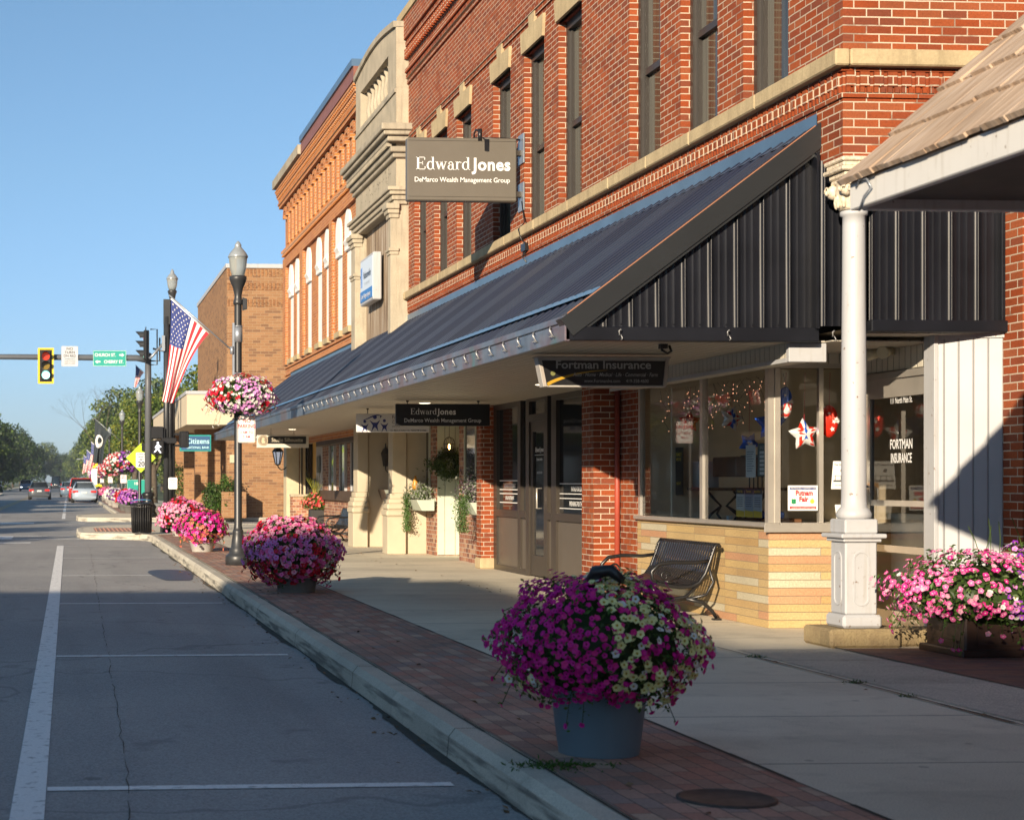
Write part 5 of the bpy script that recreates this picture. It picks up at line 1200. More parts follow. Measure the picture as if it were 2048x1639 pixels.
def us_flag(px, py, pz, label, k=1.0, group='flags on the lamp posts'):
    """staff rises from the post at (px,py,pz) towards the road"""
    t = thing('flag', label, 'flag', (px,py,pz), group)
    a, q = (px-.06,pz), (px-1.05*k,pz+.86*k)
    M().tube([(a[0],py,a[1]),(q[0],py,q[1])], .012, 8).lathe([(.03,pz-.06),(.03,pz+.06)], px-.06, py, 8).build('staff', GALV, t)
    A = (px-1.02*k, pz+.80*k); B = (px-.42*k, pz+.26*k)
    f = cloth(py-.02, A, B, (px-1.15*k,pz-.80*k), (px-.98*k,pz-.84*k), (px-1.02*k,pz-.15*k), (px-.72*k,pz-.05*k), fold=.055*k)
    nu, nv = 40, 39; b = M(); vs = [f(i/nu, j/nv) for j in range(nv+1) for i in range(nu+1)]; o = 0
    fs, ms = [], []
    for j in range(nv):
        for i in range(nu):
            s_ = j*13//nv; m = 0 if s_%2 == 0 else 1
            if s_ < 7 and i < nu*.40: m = 2
            fs.append((j*(nu+1)+i, j*(nu+1)+i+1, (j+1)*(nu+1)+i+1, (j+1)*(nu+1)+i)); ms.append(m)
    b.v += vs; b.f += fs; b.m += ms; b.s += [True]*len(fs)
    fl = b.build('cloth', [FR, FW, FB], t)
    s = M()
    for r in range(9):
        for c_ in range(6 if r%2 == 0 else 5):
            u = (.40*(c_*2+1+(r%2))/12); v = 7/13*(r+1)/10
            p = Vector(f(u,v)); du = (Vector(f(u+.01,v))-p)/.01; dv = (Vector(f(u,v+.01))-p)/.01; n = du.cross(dv).normalized()
            if n.y > 0: n = -n
            P = []
            for i in range(10):
                an = math.pi*i/5; rr = .019 if i%2 == 0 else .008
                q_ = p+n*.006+du*(rr*math.sin(an)*.62*1.0)+dv*(rr*math.cos(an)*1.05); P.append(tuple(q_))
            s.poly(P)
            P2 = [tuple(Vector(x_)-n*.012) for x_ in P]; s.poly(P2[::-1])
    s.build('stars', FW, fl)
    b = M().tube([(A[0]-.0,py-.015,A[1]),(B[0],py-.015,B[1])], .014, 6); b.build('hoist_band', FW, t)
    return t
F1 = us_flag(2.62, 26.15, 3.37, 'large striped flag hanging from the nearest street lamp')
for y,l in ((109,'first striped flag beyond the black flag'),(136,'second striped flag beyond the black flag'),(163,'farthest striped flag on the right lamp posts'),(62.6,'small bright striped flag high on the lamp behind the signal mast')):
    d_ = dup(F1, (2.62 if y > 63 else 3.02, y-.05, 3.0 if y > 63 else 5.25), l, scale=(1.12 if y > 63 else .5))
dup(F1, (-10.1, 171, 2.9), 'striped flag on the far left pavement', rz=R(180), scale=1)
t = thing('flag', 'black flag with a white round emblem on a lamp beyond the side street', 'flag', (2.62,82.95,3.2), 'flags on the lamp posts')
px,py,pz = 2.62,82.95,3.35; k = 1.3
M().tube([(px-.06,py,pz),(px-1.05*k,py,pz+.86*k)], .014, 6).build('staff', GALV, t)
f = cloth(py-.02, (px-1.02*k,pz+.80*k), (px-.42*k,pz+.26*k), (px-1.1*k,pz-.85*k), (px-.7*k,pz-.9*k), (px-1.02*k,pz-.2*k), (px-.68*k,pz-.1*k), fold=.09)
b = M(); nu = nv = 24; b.add([f(i/nu,j/nv) for j in range(nv+1) for i in range(nu+1)], [(j*(nu+1)+i,j*(nu+1)+i+1,(j+1)*(nu+1)+i+1,(j+1)*(nu+1)+i) for j in range(nv) for i in range(nu)], 0, True)
c_ = b.build('cloth', mat('black_cloth', (.012,.022,.03), .7), t)
b = M(); P = [Vector(f(.42+.17*math.cos(a), .42+.30*math.sin(a)))+Vector((0,-.03,0)) for a in [i*math.pi/12 for i in range(24)]]; b.poly([tuple(p) for p in P])
em = b.build('emblem', FW, c_)
b = M(); P = [Vector(f(.42+.09*math.cos(a)-.02, .46+.17*math.sin(a)))+Vector((0,-.045,0)) for a in [i*math.pi/8 for i in range(16)]]; b.poly([tuple(p) for p in P]); b.build('emblem_silhouette', bpy.data.materials['black_cloth'], c_)

# ------------------------------------------------------------------ plants
rng = np.random.default_rng(7)
def leafmat(name, c, trans=.35, var=.35):
    t = NT(name); n = t.n; out = n['Material Output']; n.remove(t.p)
    g = n.new('ShaderNodeObjectInfo'); geo = n.new('ShaderNodeNewGeometry')
    no = t.noise(1.6, 3); col = t.mix(t.ramp(no, [(.3,0.),(.7,1.)]), tuple(x*(1-var) for x in c), tuple(x*(1+var) for x in c))
    d = n.new('ShaderNodeBsdfDiffuse'); tr = n.new('ShaderNodeBsdfTranslucent'); gl = n.new('ShaderNodeBsdfGlossy'); gl.inputs['Roughness'].default_value = .45
    t.link(col, d.inputs[0]); t.link(col, tr.inputs[0]); gl.inputs[0].default_value = (.5,.5,.5,1)
    m = n.new('ShaderNodeMixShader'); m.inputs[0].default_value = trans; t.link(d.outputs[0], m.inputs[1]); t.link(tr.outputs[0], m.inputs[2])
    m2 = n.new('ShaderNodeMixShader'); m2.inputs[0].default_value = .04; t.link(m.outputs[0], m2.inputs[1]); t.link(gl.outputs[0], m2.inputs[2])
    t.link(m2.outputs[0], out.inputs[0]); return t.mat
LEAFA, LEAFB, LEAFC = leafmat('leaf_green', (.085,.135,.028)), leafmat('leaf_mid_green', (.16,.21,.040)), leafmat('leaf_dark_green', (.038,.070,.018))
LEAFY = leafmat('leaf_yellow_green', (.22,.23,.03)); LEAFS = leafmat('leaf_silver', (.30,.32,.27)); LEAFF = leafmat('leaf_fresh', (.07,.15,.025)); LEAFP = leafmat('leaf_purple', (.16,.11,.15))
def petal(name, c): return leafmat(name, c, .25, .12)
MAG, PNK, LPK, DPK, RDP = petal('magenta_petal', (.64,.012,.29)), petal('pink_petal', (.76,.14,.38)), petal('pale_pink_petal', (.84,.38,.50)), petal('deep_pink_petal', (.74,.03,.27)), petal('red_petal', (.55,.012,.03))
PUR, WHT, YLW, LAV, COR = petal('purple_petal', (.24,.03,.40)), petal('white_petal', (.75,.76,.72)), petal('pale_yellow_petal', (.82,.82,.38)), petal('lavender_petal', (.66,.25,.62)), petal('coral_petal', (.75,.20,.16))
EYED, EYEY, EYEW = petal('dark_eye', (.20,.0,.06)), petal('yellow_eye', (.45,.33,.01)), petal('white_eye', (.72,.55,.60))
def frames(nrm):
    n = nrm/np.linalg.norm(nrm, axis=1, keepdims=True); r = rng.normal(size=n.shape); a = np.cross(n, r); a /= np.linalg.norm(a, axis=1, keepdims=True); return a, np.cross(n, a), n
def blossoms(b, pos, nrm, size, mi, eye, cup=.35):
    """five-lobed open flowers, one per position; mi/eye: material index arrays"""
    k = len(pos); a, c, n = frames(nrm); size = np.broadcast_to(size, (k,))
    an = np.arange(10)*np.pi/5; rad = np.where(np.arange(10)%2 == 0, 1.0, .80)
    rad = rad[None]*rng.uniform(.88,1.1,(k,10)); h = np.where(np.arange(10)%2 == 0, cup*.55, cup*.7)[None]*rng.uniform(.6,1.3,(k,10))
    S = size[:,None,None]
    ring = pos[:,None]+S*(a[:,None]*(np.cos(an)*rad)[...,None]+c[:,None]*(np.sin(an)*rad)[...,None]+n[:,None]*h[...,None])
    e5 = np.arange(5)*2*np.pi/5
    er = pos[:,None]+S*(a[:,None]*(np.cos(e5)*.30)[None,:,None]+c[:,None]*(np.sin(e5)*.30)[None,:,None]+n[:,None]*.10)
    ctr = pos[:,None]-S*n[:,None]*.12
    V = np.concatenate([ring, er, ctr], 1).reshape(-1,3); base = (np.arange(k)*16)[:,None,None]
    T = []
    for i in range(5):
        j = (i+1)%5; T += [(10+i, 2*i, 2*i+1), (10+i, 2*i+1, 10+j), (10+j, 2*i+1, (2*i+2)%10)]
    E = [(15, 10+i, 10+(i+1)%5) for i in range(5)]
    F = (np.array(T)[None]+base).reshape(-1,3); b.arr(V, F, np.repeat(mi, 15))
    F2 = (np.array(E)[None]+base).reshape(-1,3); b.arr(V.copy(), F2, np.repeat(eye, 5))
def leaves(b, pos, nrm, size, mi, asp=.5):
    k = len(pos); a, c, n = frames(nrm); size = np.broadcast_to(size, (k,))[:,None]
    p = [pos, pos+a*size*.5+c*size*asp*.5+n*size*.05, pos+a*size+n*size*-.08, pos+a*size*.5-c*size*asp*.5+n*size*.05]
    V = np.stack(p, 1).reshape(-1,3); F = (np.array([[0,1,2,3]])+ (np.arange(k)*4)[:,None]); b.arr(V, F, mi)
def sphere_pts(n, zlo=-.55):
    v = rng.normal(size=(n*3,3)); v /= np.linalg.norm(v, axis=1, keepdims=True); v = v[v[:,2] > zlo]; return v[:n]
def mound(t, c, r, n, size, pick, mats, nleaf=1600, zlo=-.6, lump=.07, leafm=None, shag=.12, leafsize=.035, jit=.06):
    """a ball of flowers: pick(dir, rnd) -> (petal index, eye index, size factor)"""
    ph = rng.uniform(0,6,6)
    def rad(v): return 1+lump*(np.sin(v[:,0]*5+ph[0])*np.sin(v[:,1]*5+ph[1])+.8*np.sin(v[:,2]*7+v[:,0]*4+ph[2])+.5*np.sin(v[:,0]*13+ph[3])*np.sin(v[:,2]*11+ph[4]))
    c = np.array(c); r = np.array(r)
    core = M(); v = sphere_pts(1, -1)
    b = M(); b.ell(tuple(c+np.array([0,0,-.02])), tuple(r*.76), 20, 12, 0)
    v = sphere_pts(nleaf, zlo-.1); s = rad(v)[:,None]*rng.uniform(.80,1.0+shag*.5,(len(v),1))
    leaves(b, c+v*r*s, v+rng.normal(size=v.shape)*.6, leafsize*rng.uniform(.6,1.3,len(v)), rng.integers(0,3,len(v)))
    fol = b
    v = sphere_pts(n, zlo); s = rad(v)[:,None]*(1+rng.uniform(-jit,shag*.5,(len(v),1)))
    stray = rng.random(len(v)) < .03; s[stray] *= 1+rng.uniform(.02,.10,(stray.sum(),1))
    pos = c+v*r*s; nr = v/np.array(r)*r.mean()+rng.normal(size=v.shape)*.28+np.array([-.12,-.25,.05])
    mi = np.zeros(len(v), int); ey = np.zeros(len(v), int); sz = np.zeros(len(v))
    for i in range(len(v)): mi[i], ey[i], q = pick(v[i], rng.random()); sz[i] = size*q*rng.uniform(.8,1.15)
    b = M(); blossoms(b, pos, nr, sz, mi, ey)
    if r[0] > .4 and n > 700:      # leggy shoots that break the outline, each ending in leaves and a flower or two
        st = fol; fp, fn, fm, fe, fz, lp = [], [], [], [], [], []
        for i in range(46):
            a = rng.uniform(0,2*np.pi); el = rng.uniform(-.75,.5); d = np.array([np.cos(a)*np.cos(el), np.sin(a)*np.cos(el), np.sin(el)])
            p0 = c+d*r*.92; L = rng.uniform(.05,.15)*(r[0]/.5); p2 = p0+d*L+np.array([0,0,-L*rng.uniform(.2,1.1)]); p1 = (p0+p2)/2+np.array([0,0,L*.25])
            st.tube([tuple(p0),tuple(p1),tuple(p2)], .0025, 3)
            m_, e_, q_ = pick(d, rng.random()); fp.append(p2); fn.append(d+rng.normal(size=3)*.4); fm.append(m_); fe.append(e_); fz.append(size*q_*.95)
            for k_ in range(5): lp.append(p0+(p2-p0)*rng.uniform(.2,1)+rng.normal(size=3)*.012)
        blossoms(b, np.array(fp), np.array(fn), np.array(fz), np.array(fm), np.array(fe))
        leaves(fol, np.array(lp), rng.normal(size=(len(lp),3)), leafsize*rng.uniform(.6,1.1,len(lp)), np.zeros(len(lp),int)+2)
    fol.build('foliage', leafm or [LEAFC,LEAFA,LEAFF], t)
    b.build('blossoms', mats, t)
def pot(t, x, y, r0, r1, h, m, z=0):
    b = M().lathe([(r0*.96,z),(r0,z+.01),(r1*.97,z+h-.03),(r1,z+h-.028),(r1*1.03,z+h-.02),(r1*1.03,z+h),(r1*.95,z+h),(r1*.93,z+h-.05)], x, y, 40); return b.build('pot', m, t)
POTB = mat('blue_grey_plastic', (.15,.23,.29), .42, var=.06, nscale=5)
POTG = mat('grey_plastic', (.16,.165,.16), .5, var=.08); POTW = mat('pale_grey_pot', (.45,.44,.41), .6)
PM = [MAG,PNK,LPK,DPK,RDP,PUR,WHT,YLW,LAV,COR,EYED,EYEY,EYEW]
def noisef(v, k, p): return math.sin(v[0]*k+p)*math.sin(v[1]*k*1.1+p*2)+math.sin(v[2]*k*1.3+v[0]*3+p*3)*.7
# near pot : magenta with pale yellow patches
t = thing('flower_pot', 'large blue grey pot of magenta and pale yellow blossoms at the near kerb', 'flower pot', (2.55,7.92,0), 'pots of flowers on the brick strip')
pot(t, 2.55, 7.92, .19, .235, .34, POTB)
def pick1(v, r):
    y = (v[0] > -.15 and noisef(v, 6.2, 1.3) > -.25 and r > .42 and v[2] < .75) or (v[2] > .55 and -.2 < v[0] < .35 and r > .35) or (v[0] < -.72 and v[2] < -.42 and r > .3)
    if y: return (7 if r > .5 else 6, 11, .98)
    return ((0 if r > .22 else 3), 10 if r > .5 else 3, .80)
mound(t, (2.55,7.92,.53), (.475,.475,.335), 2300, .0215, pick1, PM, nleaf=3600, zlo=-.72, leafsize=.03)
b = M(); b.tube([(2.47,7.85,.80),(2.49,7.76,.885),(2.54,7.70,.895),(2.58,7.66,.85)], [.03,.035,.03,.02], 10); b.build('watering_spout', BLACK, t)
# second pot : pink
t = thing('flower_pot', 'dark pot under a big ball of pink and mauve petunias beside the nearest lamp', 'flower pot', (2.70,19.75,0), 'pots of flowers on the brick strip')
pot(t, 2.70, 19.75, .22, .27, .30, POTG)
def pick2(v, r):
    if r < .10 and v[2] < .3 and v[0] > .1: return (6,11,.9)
    if (v[2] < -.25 or noisef(v,5,2) > .9) and r > .45: return (4,10,.95)
    if v[2] > .45: return (2 if r > .45 else 4 if r < .12 else 1, 3, 1)
    return (8 if r > .55 else 1 if r > .2 else 2 if r > .08 else 4, 3, 1)
mound(t, (2.66,19.75,.49), (.53,.53,.41), 1650, .033, pick2, PM, nleaf=3400, zlo=-.86, leafsize=.045)
# pots 3 and 4
t = thing('flower_pot', 'pale pot of bright magenta and coral flowers beyond the nearest lamp', 'flower pot', (2.50,31.25,0), 'pots of flowers on the brick strip')
pot(t, 2.50, 31.25, .19, .25, .22, POTW)
mound(t, (2.49,31.25,.45), (.45,.45,.31), 800, .036, lambda v,r: ((9,11,1) if (noisef(v,4,.5) > .35 or v[2] < -.3) and r > .35 else (0 if r > .4 else 8 if r > .2 else 3, 10, 1)), PM, nleaf=2600, zlo=-.8, leafm=[LEAFC,LEAFF,LEAFY], leafsize=.05)
t = thing('flower_pot', 'pot of pale pink and red flowers nearest the corner lamp post', 'flower pot', (2.72,40.3,0), 'pots of flowers on the brick strip')
pot(t, 2.72, 40.3, .2, .26, .22, POTW)
mound(t, (2.72,40.3,.50), (.56,.56,.40), 900, .040, lambda v,r: ((4,10,1) if noisef(v,4,1.5) > .5 and r > .3 else (2 if r > .4 else 1, 12, 1)), PM, nleaf=2200, zlo=-.6, leafsize=.05)
# pots of the next block, few pixels each
for (x,y,pc,lab,pm) in ((2.6,75.5,(4,4),'pot of red flowers beyond the litter bin',POTG),(2.65,71.5,(5,8),'pot of violet flowers right behind the litter bin',POTG),(2.45,92,(6,6),'white pot of white flowers beyond the side street',POTW),(2.5,86,(6,5),'dark leaved pot with white blossoms beyond the side street',POTW),(2.55,103,(1,3),'pot of pink flowers behind the pale saloon car',POTW),(2.5,112,(2,3),'farthest pot of pink flowers on the right pavement',POTW)):
    t = thing('flower_pot', lab, 'flower pot', (x,y,0), 'pots of flowers on the brick strip'); pot(t, x, y, .25, .36, .30, pm)
    mound(t, (x,y,.60), (.50,.50,.36), 320, .065, lambda v,r,pc=pc: (pc[0] if r > .4 else pc[1], 12, 1), PM, nleaf=500 if y != 86 else 900, zlo=-.5, leafsize=.09)
# hanging baskets
def basket(x, y, z, r, lab, pick, n, size, nleaf, ls):
    t = thing('flower_basket', lab, 'flower basket', (x,y,z-r[2]*.7), 'flower baskets on the lamp posts')
    M().lathe([(.10,z-r[2]*.75),(r[0]*.5,z-r[2]*.6),(r[0]*.62,z-.05),(r[0]*.62,z-.02)], x, y, 20).tube([(x,y,z),(x,y+.02,z-.1)], .08, 8).build('basket', BLACK, t)
    mound(t, (x,y,z), r, n, size, pick, PM, nleaf=nleaf, zlo=-.8, lump=.06, leafsize=ls)
def pickb(v, r):
    q = noisef(v,4.3,.9)
    if q > .55 or (v[0] < -.75 and r > .4): return (4,10,1) if r > .25 else (6,12,1)
    if q > -.15: return (6 if r > .35 else 8, 11, 1)
    return (8 if r > .35 else 6, 12, 1)
basket(2.69, 26.0, 2.64, (.52,.50,.33), 'round basket of red white and lilac flowers on the nearest lamp', pickb, 1500, .026, 3000, .035)
def pickc(v, r): return (5 if r > .35 else 6 if r > .15 else 4, 12, 1) if v[0] > -.3 else (4 if r > .5 else 6, 12, 1)
def pickd(v, r): return (6 if r > .6 else 2 if r > .3 else 4, 12, 1)
basket(2.69, 83, 2.25, (.80,.7,.55), 'basket of violet and red flowers beside the speed limit diamond', pickc, 420, .07, 600, .10)
basket(2.69, 109, 2.15, (.75,.7,.55), 'basket of pale and red flowers on the lamp with the first striped flag', pickd, 300, .08, 400, .10)
basket(2.69, 136, 2.15, (.75,.7,.55), 'basket of violet flowers on the lamp with the second striped flag', pickc, 260, .08, 300, .12)
basket(2.69, 163, 2.15, (.75,.7,.55), 'basket of lilac and white flowers on the farthest right lamp', lambda v,r: (8 if r > .4 else 6,12,1), 220, .09, 300, .12)
for (y,lab) in ((83,'white notice plate below the violet flower basket'),(109,'white notice plate below the pale flower basket'),(136,'white notice plate below the second violet basket')):
    plate_sign('notice_plate', lab, 'sign', 2.72, y-.1, 1.45, .32, .42, [('NO',.10,.09,.95),('PARKING',.02,.07,.8)], border=FONTK, face=bpy.data.materials['pale_plate'], group='notice plates on the far lamps')
# planter box on the right
t = thing('planter_box', 'dark brown panelled planter box overflowing with pink and white flowers by the siding', 'planter', (7.7,12.4,0))
b = M().bbox(6.66,9.0,12.05,12.62,.03,.34,.015).bbox(6.62,9.04,12.01,12.66,.0,.06,.01).bbox(6.63,9.03,12.02,12.65,.31,.36,.01)
for (a,c) in ((6.75,7.7),(7.85,8.9)): b.box(a,c,12.035,12.05,.09,.105).box(a,c,12.035,12.05,.27,.285).box(a,a+.015,12.035,12.05,.105,.27).box(c-.015,c,12.035,12.05,.105,.27)
b.box(6.645,6.66,12.15,12.5,.1,.12).box(6.645,6.66,12.15,12.5,.26,.28)
b.build('box', mat('brown_resin', (.030,.016,.012), .45, var=.15), t)
def pickp(v, r):
    if v[0] > -.25 and v[2] < .62: return (6 if r > .70 else 8 if r > .38 else 5, 11, 1)
    return (1 if r > .45 else 3 if r > .22 else 6 if r > .16 else 2, 12, 1)
for (cx_,rx,cz,rz) in ((6.92,.64,.46,.31),(7.75,.65,.52,.36),(8.5,.7,.48,.32)):
    n0 = len([c for c in t.children]); mound(t, (cx_,12.25,cz), (rx,.48,rz), 980, .0235, (lambda v,r,cx_=cx_: pickp((v[0]+(cx_-7.1)*.9,v[1],v[2]-.15*(cx_ > 7.2)),r)), PM, nleaf=2200, zlo=-.55, lump=.12, shag=.25, leafm=[LEAFC,LEAFA,LEAFF], leafsize=.045)
b = M()
for i in range(14):
    x0 = rng.uniform(6.8,8.6); h = rng.uniform(.15,.38); p0 = Vector((x0,12.3,.75)); p1 = p0+Vector((rng.uniform(-.08,.08),rng.uniform(-.05,.05),h)); b.tube([p0,(p0+p1)/2+Vector((.01,0,0)),p1], .003, 4)
b.build('stem', LEAFA, t)
# small green tufts
def tuft(x, y, w, n, lab, m, hgt=.05, z=0):
    b = M(); pos = np.stack([rng.normal(x,w,n), rng.normal(y,w*.6,n), np.full(n,z+.005)],1)
    leaves(b, pos, np.stack([rng.normal(0,1,n),rng.normal(0,1,n),rng.normal(0,.3,n)],1), hgt, np.zeros(n,int), .3)
    leaves(b, pos, np.stack([rng.normal(0,.5,n),rng.normal(0,.5,n),np.ones(n)],1), hgt*.8, np.zeros(n,int), .5)
    return tag(b.build('weed_tuft', m), lab, 'weeds', 'weeds in the pavement joints')
tuft(2.24,7.55,.10,260,'green moss and weeds in the joint beside the large near pot',LEAFF,.03)
tuft(5.13,12.2,.03,40,'small weed in the joint below the stone corner',LEAFF,.022); tuft(5.12,10.6,.04,50,'low weed on the joint in front of the white column',LEAFA,.022); tuft(5.10,9.9,.03,36,'third weed along the long pavement joint',LEAFA,.02)
# fallen leaf bits
b = M(); n = 260
ys = rng.uniform(3,30,n); sel = rng.random(n); xs = np.where(sel < .6, 1.97-np.abs(rng.normal(0,.10,n)), np.where(sel < .8, rng.normal(5.12,.08,n), rng.normal(2.35,.15,n)))
zz = np.where(xs < 2.0, RZ+.012, .014); leaves(b, np.stack([xs,ys,zz],1), np.stack([rng.normal(0,.3,n),rng.normal(0,.3,n),np.ones(n)],1), rng.uniform(.02,.05,n), rng.integers(0,2,n), .6)
o = b.build('fallen_leaves', [mat('dry_leaf', (.12,.07,.03), .9), mat('dry_leaf_pale', (.22,.13,.07), .9)]); tag(o, 'dry leaf litter scattered along the gutter and joints', 'leaves', kind='stuff')

# ------------------------------------------------------------------ benches
def bench(x, y0, y1, label, base_z=0, detail=True):
    """slatted iron bench with its back to the wall at x, seat towards the road"""
    t = thing('park_bench', label, 'bench', (x-.3,(y0+y1)/2,0), 'iron benches against the walls')
    prof = [(-.66,.30),(-.67,.335),(-.65,.362),(-.60,.37),(-.50,.345),(-.36,.325),(-.25,.33),(-.17,.365),(-.11,.45),(-.06,.58),(-.02,.70),(-.005,.725),(.02,.725),(.03,.70)]
    b = M(); n = int((y1-y0)/.060)
    for i in range(n):
        y = y0+.03+(y1-y0-.06)*i/(n-1); b.tube([(x+px_,y,pz_) for px_,pz_ in prof], .0225, 4, flat=.3)
    b.build('slats', mat('black_gloss_slat', (.014,.014,.017), .28, var=.1) if 'black_gloss_slat' not in bpy.data.materials else bpy.data.materials['black_gloss_slat'], t)
    b = M()
    for (px_,pz_) in ((-.655,.33),(-.36,.312),(-.01,.71)): b.tube([(x+px_,y0,pz_),(x+px_,y1,pz_)], .012, 6)
    b.build('cross_bar', BLACK, t)
    for ye in (y0,y1):
        b = M(); b.tube([(x+px_,ye,pz_-.012) for px_,pz_ in prof], .02, 6)
        b.tube([(x-.15,ye,.36),(x-.30,ye,.22),(x-.46,ye,.20),(x-.58,ye,.26),(x-.64,ye,.32)], .016, 6)
        b.tube([(x-.08,ye,.52),(x-.03,ye,.36),(x-.10,ye,.24),(x-.28,ye,.20)], .015, 6)
        b.build('end_frame', BLACK, t)
        b = M().tube([(x-.08,ye,.56),(x-.2,ye,.545),(x-.42,ye,.55),(x-.56,ye,.53),(x-.63,ye,.46),(x-.62,ye,.39),(x-.57,ye,.36)], [.018,.019,.02,.02,.018,.016,.014], 8)
        b.tube([(x-.50+.05*math.cos(a)*(1-a/10), ye, .42+.05*math.sin(a)*(1-a/10)) for a in [i*.55 for i in range(14)]], .010, 5).tube([(x-.50,ye,.37),(x-.42,ye,.355)], .012, 5)
        b.build('armrest', BLACK, t)
        for s_ in ((-.28,-.62),(-.28,.0)):
            b = M().tube([(x-.30,ye,.205),(x-.30+(s_[1]+.30)*.55,ye,.17),(x-.30+(s_[1]+.30)*.85,ye,.09),(x+s_[1]*.95,ye,.02)], [.02,.02,.018,.016], 6).bbox(x+s_[1]*.95-.04,x+s_[1]*.95+.04,ye-.03,ye+.03,0,.018,.005); b.build('leg', BLACK, t)
        b = M()
        for i in range(3): b.ell((x-.055+.012*i,ye,.60+.035*i),(.022,.018,.022),8,6)
        b.build('scroll_ornament', BLACK, t)
    return t
bench(6.13, 15.50, 16.98, 'black slatted iron bench against the yellow stone wall')
bench(6.14, 35.6, 37.1, 'second iron bench against the brown brick wall beside a tall plant pot')
# tall pot beside the second bench
t = thing('plant_pot', 'tall dark pot with red blossoms and spiky grass beside the far bench', 'plant pot', (6.3,42.2,0))
M().bbox(6.1,6.5,42.0,42.4,0,.62,.03).build('pot', mat('charcoal_pot', (.03,.03,.03), .5), t)
mound(t, (6.27,42.15,.78), (.34,.34,.22), 160, .035, lambda v,r: (4 if r > .5 else 9,10,1), PM, nleaf=700, leafm=[LEAFA,LEAFF,LEAFY], leafsize=.07, lump=.15)
b = M()
for i in range(26):
    a = rng.uniform(0,6.28); s_ = rng.uniform(.05,.32); b.tube([(6.27,42.15,.8),(6.27+s_*.4*math.cos(a),42.15+s_*.4*math.sin(a),1.15),(6.27+s_*math.cos(a),42.15+s_*math.sin(a),rng.uniform(1.3,1.7))], [.008,.006,.002], 4)
b.build('grass_blades', LEAFY, t)
# window boxes with trailing plants
def window_box(x, y, z, lab, pal, trail, tall):
    t = thing('window_box', lab, 'window box', (x,y,z), 'pale window boxes')
    b = M().prism([(x-.30,z+.17),(x+.02,z+.17),(x+.02,z-.02),(x-.2,z-.02)], 'y', y-.42, y+.42); b.build('box', GREENP, t)
    b = M(); n = 900; th = rng.uniform(0,6.28,n); pos = np.stack([x-.14+rng.normal(0,.10,n), y+rng.uniform(-.4,.4,n), z+.2+np.abs(rng.normal(0,tall,n))],1)
    leaves(b, pos, rng.normal(size=(n,3)), rng.uniform(.03,.07,n), rng.integers(0,3,n)); b.build('foliage', pal, t)
    b = M(); n = 1400; yy = y+rng.normal(trail[0],trail[1],n); dz = rng.uniform(-trail[2],.18,n); pos = np.stack([x-.30-.05*rng.random(n)+rng.normal(0,.03,n), yy+.0*dz, z+.1+dz],1)
    leaves(b, pos, rng.normal(size=(n,3)), rng.uniform(.02,.045,n), rng.integers(0,2,n)); b.build('trailing_stems', [LEAFF, leafmat('leaf_trailing', (.12,.19,.07))], t)
    return t
window_box(6.45, 25.75, .82, 'pale window box with purple leaves and a thick trailing green plant', [LEAFP,LEAFS,LEAFC], (.0,.16,.40), .22)
wb_ = window_box(6.42, 29.6, .82, 'pale window box with silver leaves and a gourd bird feeder', [LEAFS,LEAFS,LEAFA], (.30,.08,.50), .12)
M().lathe([(.01,1.15),(.05,1.18),(.06,1.26),(.03,1.36),(.01,1.42)], 6.22, 29.75, 12).build('gourd', mat('amber_gourd', (.55,.25,.03), .4), wb_)
b = M(); n = 1600; a = rng.uniform(0,6.28,n); rr = rng.normal(.20,.045,n)
pos = np.stack([6.70+rr*np.cos(a)*.9, 29.18+rng.normal(0,.04,n), 1.62+rr*np.sin(a)],1); pos2 = pos.copy()
leaves(b, pos, rng.normal(size=(n,3)), rng.uniform(.04,.08,n), rng.integers(0,2,n), .3); n = 500
pos = np.stack([6.50+rng.normal(0,.10,n), 29.15+rng.normal(0,.10,n), 1.60+rng.normal(0,.06,n)],1); leaves(b, pos, rng.normal(size=(n,3)), rng.uniform(.04,.09,n), rng.integers(0,2,n), .3)
tag(b.build('wreath', [LEAFC, LEAFA]), 'dark evergreen wreath with a loose garland below the caged lamp', 'wreath')
for (y,l) in ((33.0,'dark window box under the left coach lantern'),(32.3,'pale window box right of the dark window box')):
    t = thing('window_box', l, 'window box', (6.4,y,1.0)); M().prism([(6.2,1.15),(6.5,1.15),(6.5,.95),(6.28,.95)], 'y', y-.3, y+.3).build('box', DARKWOOD if y > 32.5 else GREENP, t)
# shrubs at the bank
def bush(x, y, r, h, lab, n=1600, ls=.10, pal=None, group=None):
    t = thing('shrub', lab, 'shrub', (x,y,0), group); b = M(); v = sphere_pts(n, -.9); s = rng.uniform(.6,1.05,(len(v),1))*(1+.15*np.sin(v[:,:1]*7)*np.sin(v[:,2:]*6))
    leaves(b, np.array([x,y,h*.5])+v*np.array([r,r,h*.5])*s, v+rng.normal(size=v.shape)*.8, ls*rng.uniform(.6,1.3,len(v)), rng.integers(0,3,len(v))); b.build('foliage', pal or [LEAFF,LEAFA,LEAFC], t)
    M().tube([(x,y,0),(x,y,h*.6)], .04, 6).build('stem', DARKWOOD, t)
bush(5.15, 60.3, .35, 1.3, 'bright green shrub at the corner of the bank')
bush(5.7, 60.4, .42, 1.55, 'taller bright green shrub leaning on the bank wall'); M().bbox(5.5,6.4,60.0,61.1,0,.95,.02).build('planter_wall', BNK, bk)
bush(4.6, 72, .5, 2.2, 'green shrub in shade behind the corner signal post', pal=[LEAFA,LEAFC,LEAFB])
